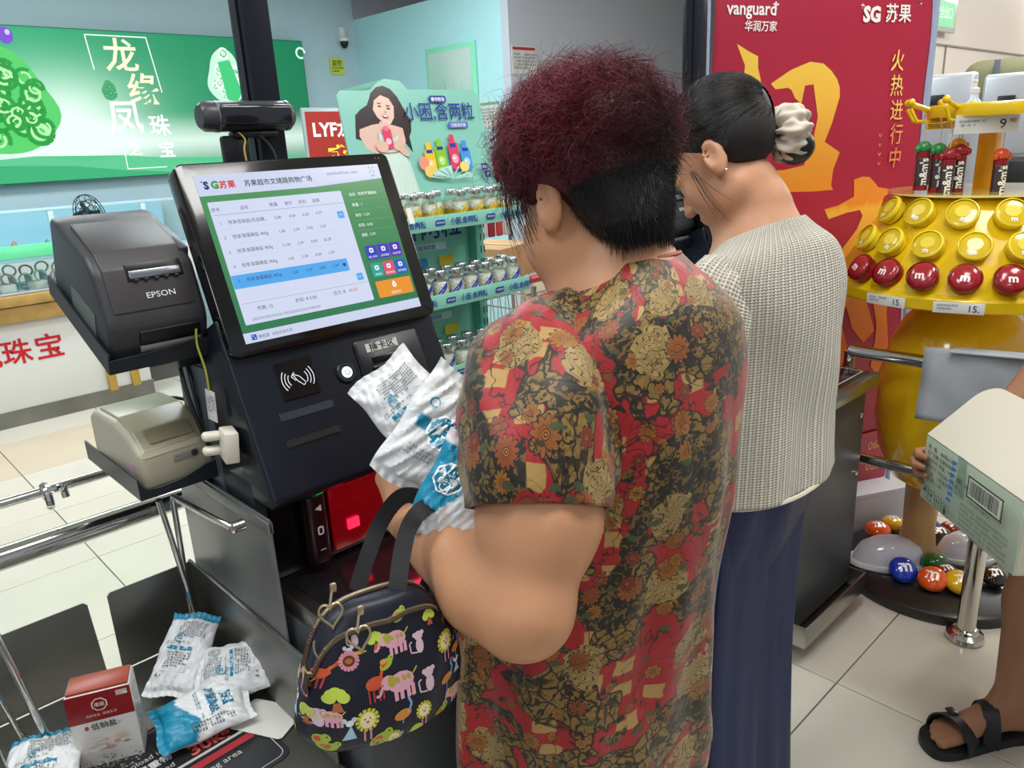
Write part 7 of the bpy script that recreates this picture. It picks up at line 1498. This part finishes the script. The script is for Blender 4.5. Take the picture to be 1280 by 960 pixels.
n = 8; s0 = np.stack([-.072 * np.ones(n), .03 + .01 * nr.rand(n), .01 * nr.rand(n)], 1); e0 = s0 + np.stack([-.006 * nr.rand(n), .02 * nr.randn(n) * .4, -.085 - .03 * nr.rand(n)], 1); S = (s0[:, None] * (1 - tt)[None, :, None] + e0[:, None] * tt[None, :, None]); S[..., 0] -= .01 * np.sin(PI * tt)[None]
P2(strand_mesh('loose_lock', S @ R2.T + O2, .0006, np.tile(np.array(lin('#15100e')), (n, 1)), HM2, w2))
bc = np.array(D(984, 168, 1.31)); bx = np.array(D(1006, 196, 1.32)) - bc; bx /= np.linalg.norm(bx); hd = np.array(D(925, 165, 1.30)); ax_ = bc - hd; ax_ /= np.linalg.norm(ax_)
b = MB(); b.ell((0, 0, 0), (.036, .032, .030), 24, 16); o = P2(b.done('bun', mat('bun_black', '#0d0a09', .35, bump=.8, bscale=60), w2)); o.matrix_local = W2P @ T(*(bc + bx * .022 + np.array((0, 0, -.004))))
Mq = frame_xy(tuple(bc), tuple(np.cross(ax_, [0, 0, 1.])), (0, 0, 1)) ; V = []; nu, nv = 90, 30
for j in range(nv):
    pj = 2 * PI * j / nv
    for i in range(nu):
        t = 2 * PI * i / nu; R_ = .024 + .003 * math.sin(3 * t); mr = .0225 * (1 + .20 * math.sin(5 * t + 2 * math.sin(2 * t)) + .16 * math.sin(11 * t + 3 * pj) + .10 * math.sin(17 * t - 2 * pj + 1)); V.append(((R_ + mr * math.cos(pj)) * math.cos(t), (R_ + mr * math.cos(pj)) * math.sin(t), mr * 1.15 * math.sin(pj)))
F = [(j * nu + i, j * nu + (i + 1) % nu, ((j + 1) % nv) * nu + (i + 1) % nu, ((j + 1) % nv) * nu + i) for j in range(nv) for i in range(nu)]
me = bpy.data.meshes.new('scrunchie'); me.from_pydata(V, [], F); link('scrunchie', me, mat('scrunchie_cream', '#c3b8a8', .55, bump=.3, bscale=40), w2, W2P @ Mq, 180)

# ================================================================== MAN CARRYING THE CARTON (mostly out of frame)
SK3 = skin_mat('skin_brown', '#9a6c50')
f3 = np.array((-.718, .696, 0)); r3 = np.array((.696, .718, 0)); C3 = np.array((2.0, .10, 0))
w3 = empty('person', tuple(C3)); tag(w3, 'man at the right edge in black two-strap sandals, gripping the cream carton', 'person'); W3P = T(*(-C3))
def P3(o): o.matrix_local = W3P; return o
def L3(f, r_, z): return tuple(C3 + f3 * f + r3 * r_ + np.array((0, 0, z)))
ank = np.array(D(1262, 880, 1.88)); ank[2] = .108; mid = np.array(D(1292, 742, 1.87)); kn = ank + (mid - ank) * (.48 - ank[2]) / (mid[2] - ank[2])
B = Body((1.50, -.35, 0), (2.42, .68, 1.76), .0048)
toe_d = np.array((1.725, .468)) - ank[:2]
R3h = np.array(frame_xy((0, 0, 0), tuple(r3), tuple(f3)).to_3x3()) @ np.array(RX(-14).to_3x3())
O3 = np.array(L3(.04, 0, 1.58)); B.chain([L3(-.03, 0, 1.40), L3(.0, 0, 1.50), L3(.02, 0, 1.55)], [.065, .06, .058], .02); head(B, O3, R3h, 1.02)
B.chain([L3(0, 0, 1.36), L3(0, 0, 1.2), L3(.01, 0, 1.05), L3(0, 0, .92)], [.12, .125, .12, .12], .04); B.cone(L3(0, -.15, 1.38), L3(0, .15, 1.38), .055, .055, .04)
B.chain([L3(0, .09, .90), tuple(kn), tuple(ank + (kn - ank) * .62), tuple(ank)], [.095, .058, .056, .036], .03); foot(B, ank, toe_d, 1.02)
a2 = np.array(L3(-.08, -.13, .108)); k2_ = np.array(L3(.02, -.12, .50)); B.chain([L3(0, -.09, .90), tuple(k2_), tuple(a2 + (k2_ - a2) * .6), tuple(a2)], [.095, .058, .055, .036], .03); foot(B, a2, f3[:2], 1.02)
hA = np.array(A_) ; nn = np.array(n_v); ee = np.array(e_)
wrR = hA + nn * .105 - ee * .026 + np.array((0, 0, .065)); wrL = hA + nn * .105 + ee * (.325 + .026) + np.array((0, 0, .055))
elR = np.array(L3(.02, .28, 1.06)); elL = np.array(L3(.06, -.37, 1.04))
for g, el, wr in ((1, elR, wrR), (-1, elL, wrL)): B.chain([L3(0, g * .19, 1.37), tuple(el)], [.056, .044], .03); B.chain([tuple(el), tuple(el + (wr - el) * .4), tuple(wr)], [.046, .043, .028], .02)
hand(B, wrR, (0, .05, 1), -nn, -ee, (12, 60, 42), (50, 20), 1.0); hand(B, wrL, (0, .05, 1), -nn, ee, (12, 62, 45), (35, 25), 1.0)
P3(body_obj(B, 'body', SK3, w3)); eyes(O3, R3h, 1.02, w3); P3(w3.children[-1])
hb = Body(tuple(O3 - .16), tuple(O3 + .2), .006); hb.ell(HL(O3, R3h, (0, -.022, .055)), (.081, .094, .084), 0, False, R3h); hb.ell(HL(O3, R3h, (0, -.06, .0)), (.07, .05, .07), .02, False, R3h)
P3(link('hair', hb.mesh('hair', 1), mat('short_hair', '#14110f', .6, bump=1, bscale=200), w3, None, 180))
TS = mat('tshirt_grey', '#5b616a', .8, bump=.3, bscale=12); SH = mat('shorts_dark', '#2a2c31', .8, bump=.3, bscale=12)
Rw = math.degrees(math.atan2(r3[1], r3[0]))
def at3(o): o.matrix_local = W3P @ T(*C3) @ RZ(Rw); return o
at3(ring_loft('t_shirt', [(1.46, 0, 0, .075, .065, .1), (1.43, 0, 0, .13, .09, .08), (1.38, 0, 0, .20, .13, 0), (1.25, 0, 0, .205, .145, 0), (1.05, 0, .01, .20, .15, 0), (.86, 0, .01, .20, .15, 0)], TS, w3, 48, 5))
at3(ring_loft('shorts', [(.96, 0, 0, .165, .135, 0), (.85, 0, 0, .185, .145, 0), (.76, 0, 0, .185, .15, 0)], SH, w3, 48, 5))
for g, kx in ((1, kn), (-1, k2_)): h0 = np.array(L3(0, g * .09, .86)); P3(limb_loft('shorts_leg', [tuple(h0), tuple(h0 + (kx - h0) * .5), tuple(h0 + (kx - h0) * .85)], [.115, .105, .095], SH, w3, 32, 5))
for g, el in ((1, elR), (-1, elL)): s0 = np.array(L3(0, g * .16, 1.39)); P3(limb_loft('t_shirt_sleeve', [tuple(s0), tuple(s0 + (el - s0) * .35), tuple(s0 + (el - s0) * .6)], [.065, .075, .072], TS, w3, 32, 5))
SBK = mat('sandal_black', '#17181b', .5, bump=.2, bscale=200)
def sandal(an, d, nm):
    d = Vector((d[0], d[1], 0)).normalized(); M_ = W3P @ frame_xy((an[0], an[1], 0), (d.y, -d.x, 0), (d.x, d.y, 0))
    out = [(-.030, -.072), (.0, -.080), (.030, -.072), (.038, -.03), (.036, .04), (.050, .10), (.054, .15), (.046, .19), (.020, .214), (-.012, .220), (-.042, .210), (-.054, .18), (-.052, .13), (-.042, .06), (-.036, 0), (-.038, -.04)]
    cl_ = [tuple(q) for q in spline([(*q, 0) for q in out + out[:1]], 3)][:-1]
    b = MB(); b.prism([(q[0], q[1]) for q in cl_], .024, None, .004, 2); o = b.done('sandal_sole', SBK, w3, M_)
    for (y0, hgt, wd, sk) in ((.135, .066, .052, .015), (.060, .098, .036, -.012)):
        b = MB(); ring = []
        for i in range(15):
            a = PI * i / 14; ring.append((.050 * math.cos(a) * (1 if y0 > .1 else .90), y0 + sk * math.cos(a), .014 + hgt * math.sin(a) ** .8))
        b.tube(ring, 0, flat=(wd, .004), up=(0, 1, 0)); b.done('sandal_strap', SBK, w3, M_)
    b = MB(); b.box((.016, .138, .084), (.026, .020, .006), .002, M=None); b.done('buckle', mat('buckle_black', '#26282c', .25), w3, M_)
sandal(ank, toe_d, 'r'); sandal(a2, f3[:2], 'l')
bpy.context.view_layer.update()
print('TRIS', sum(len(m.loop_triangles) if (m.calc_loop_triangles() or 1) else 0 for m in bpy.data.meshes), 'OBJ', len(bpy.data.objects))
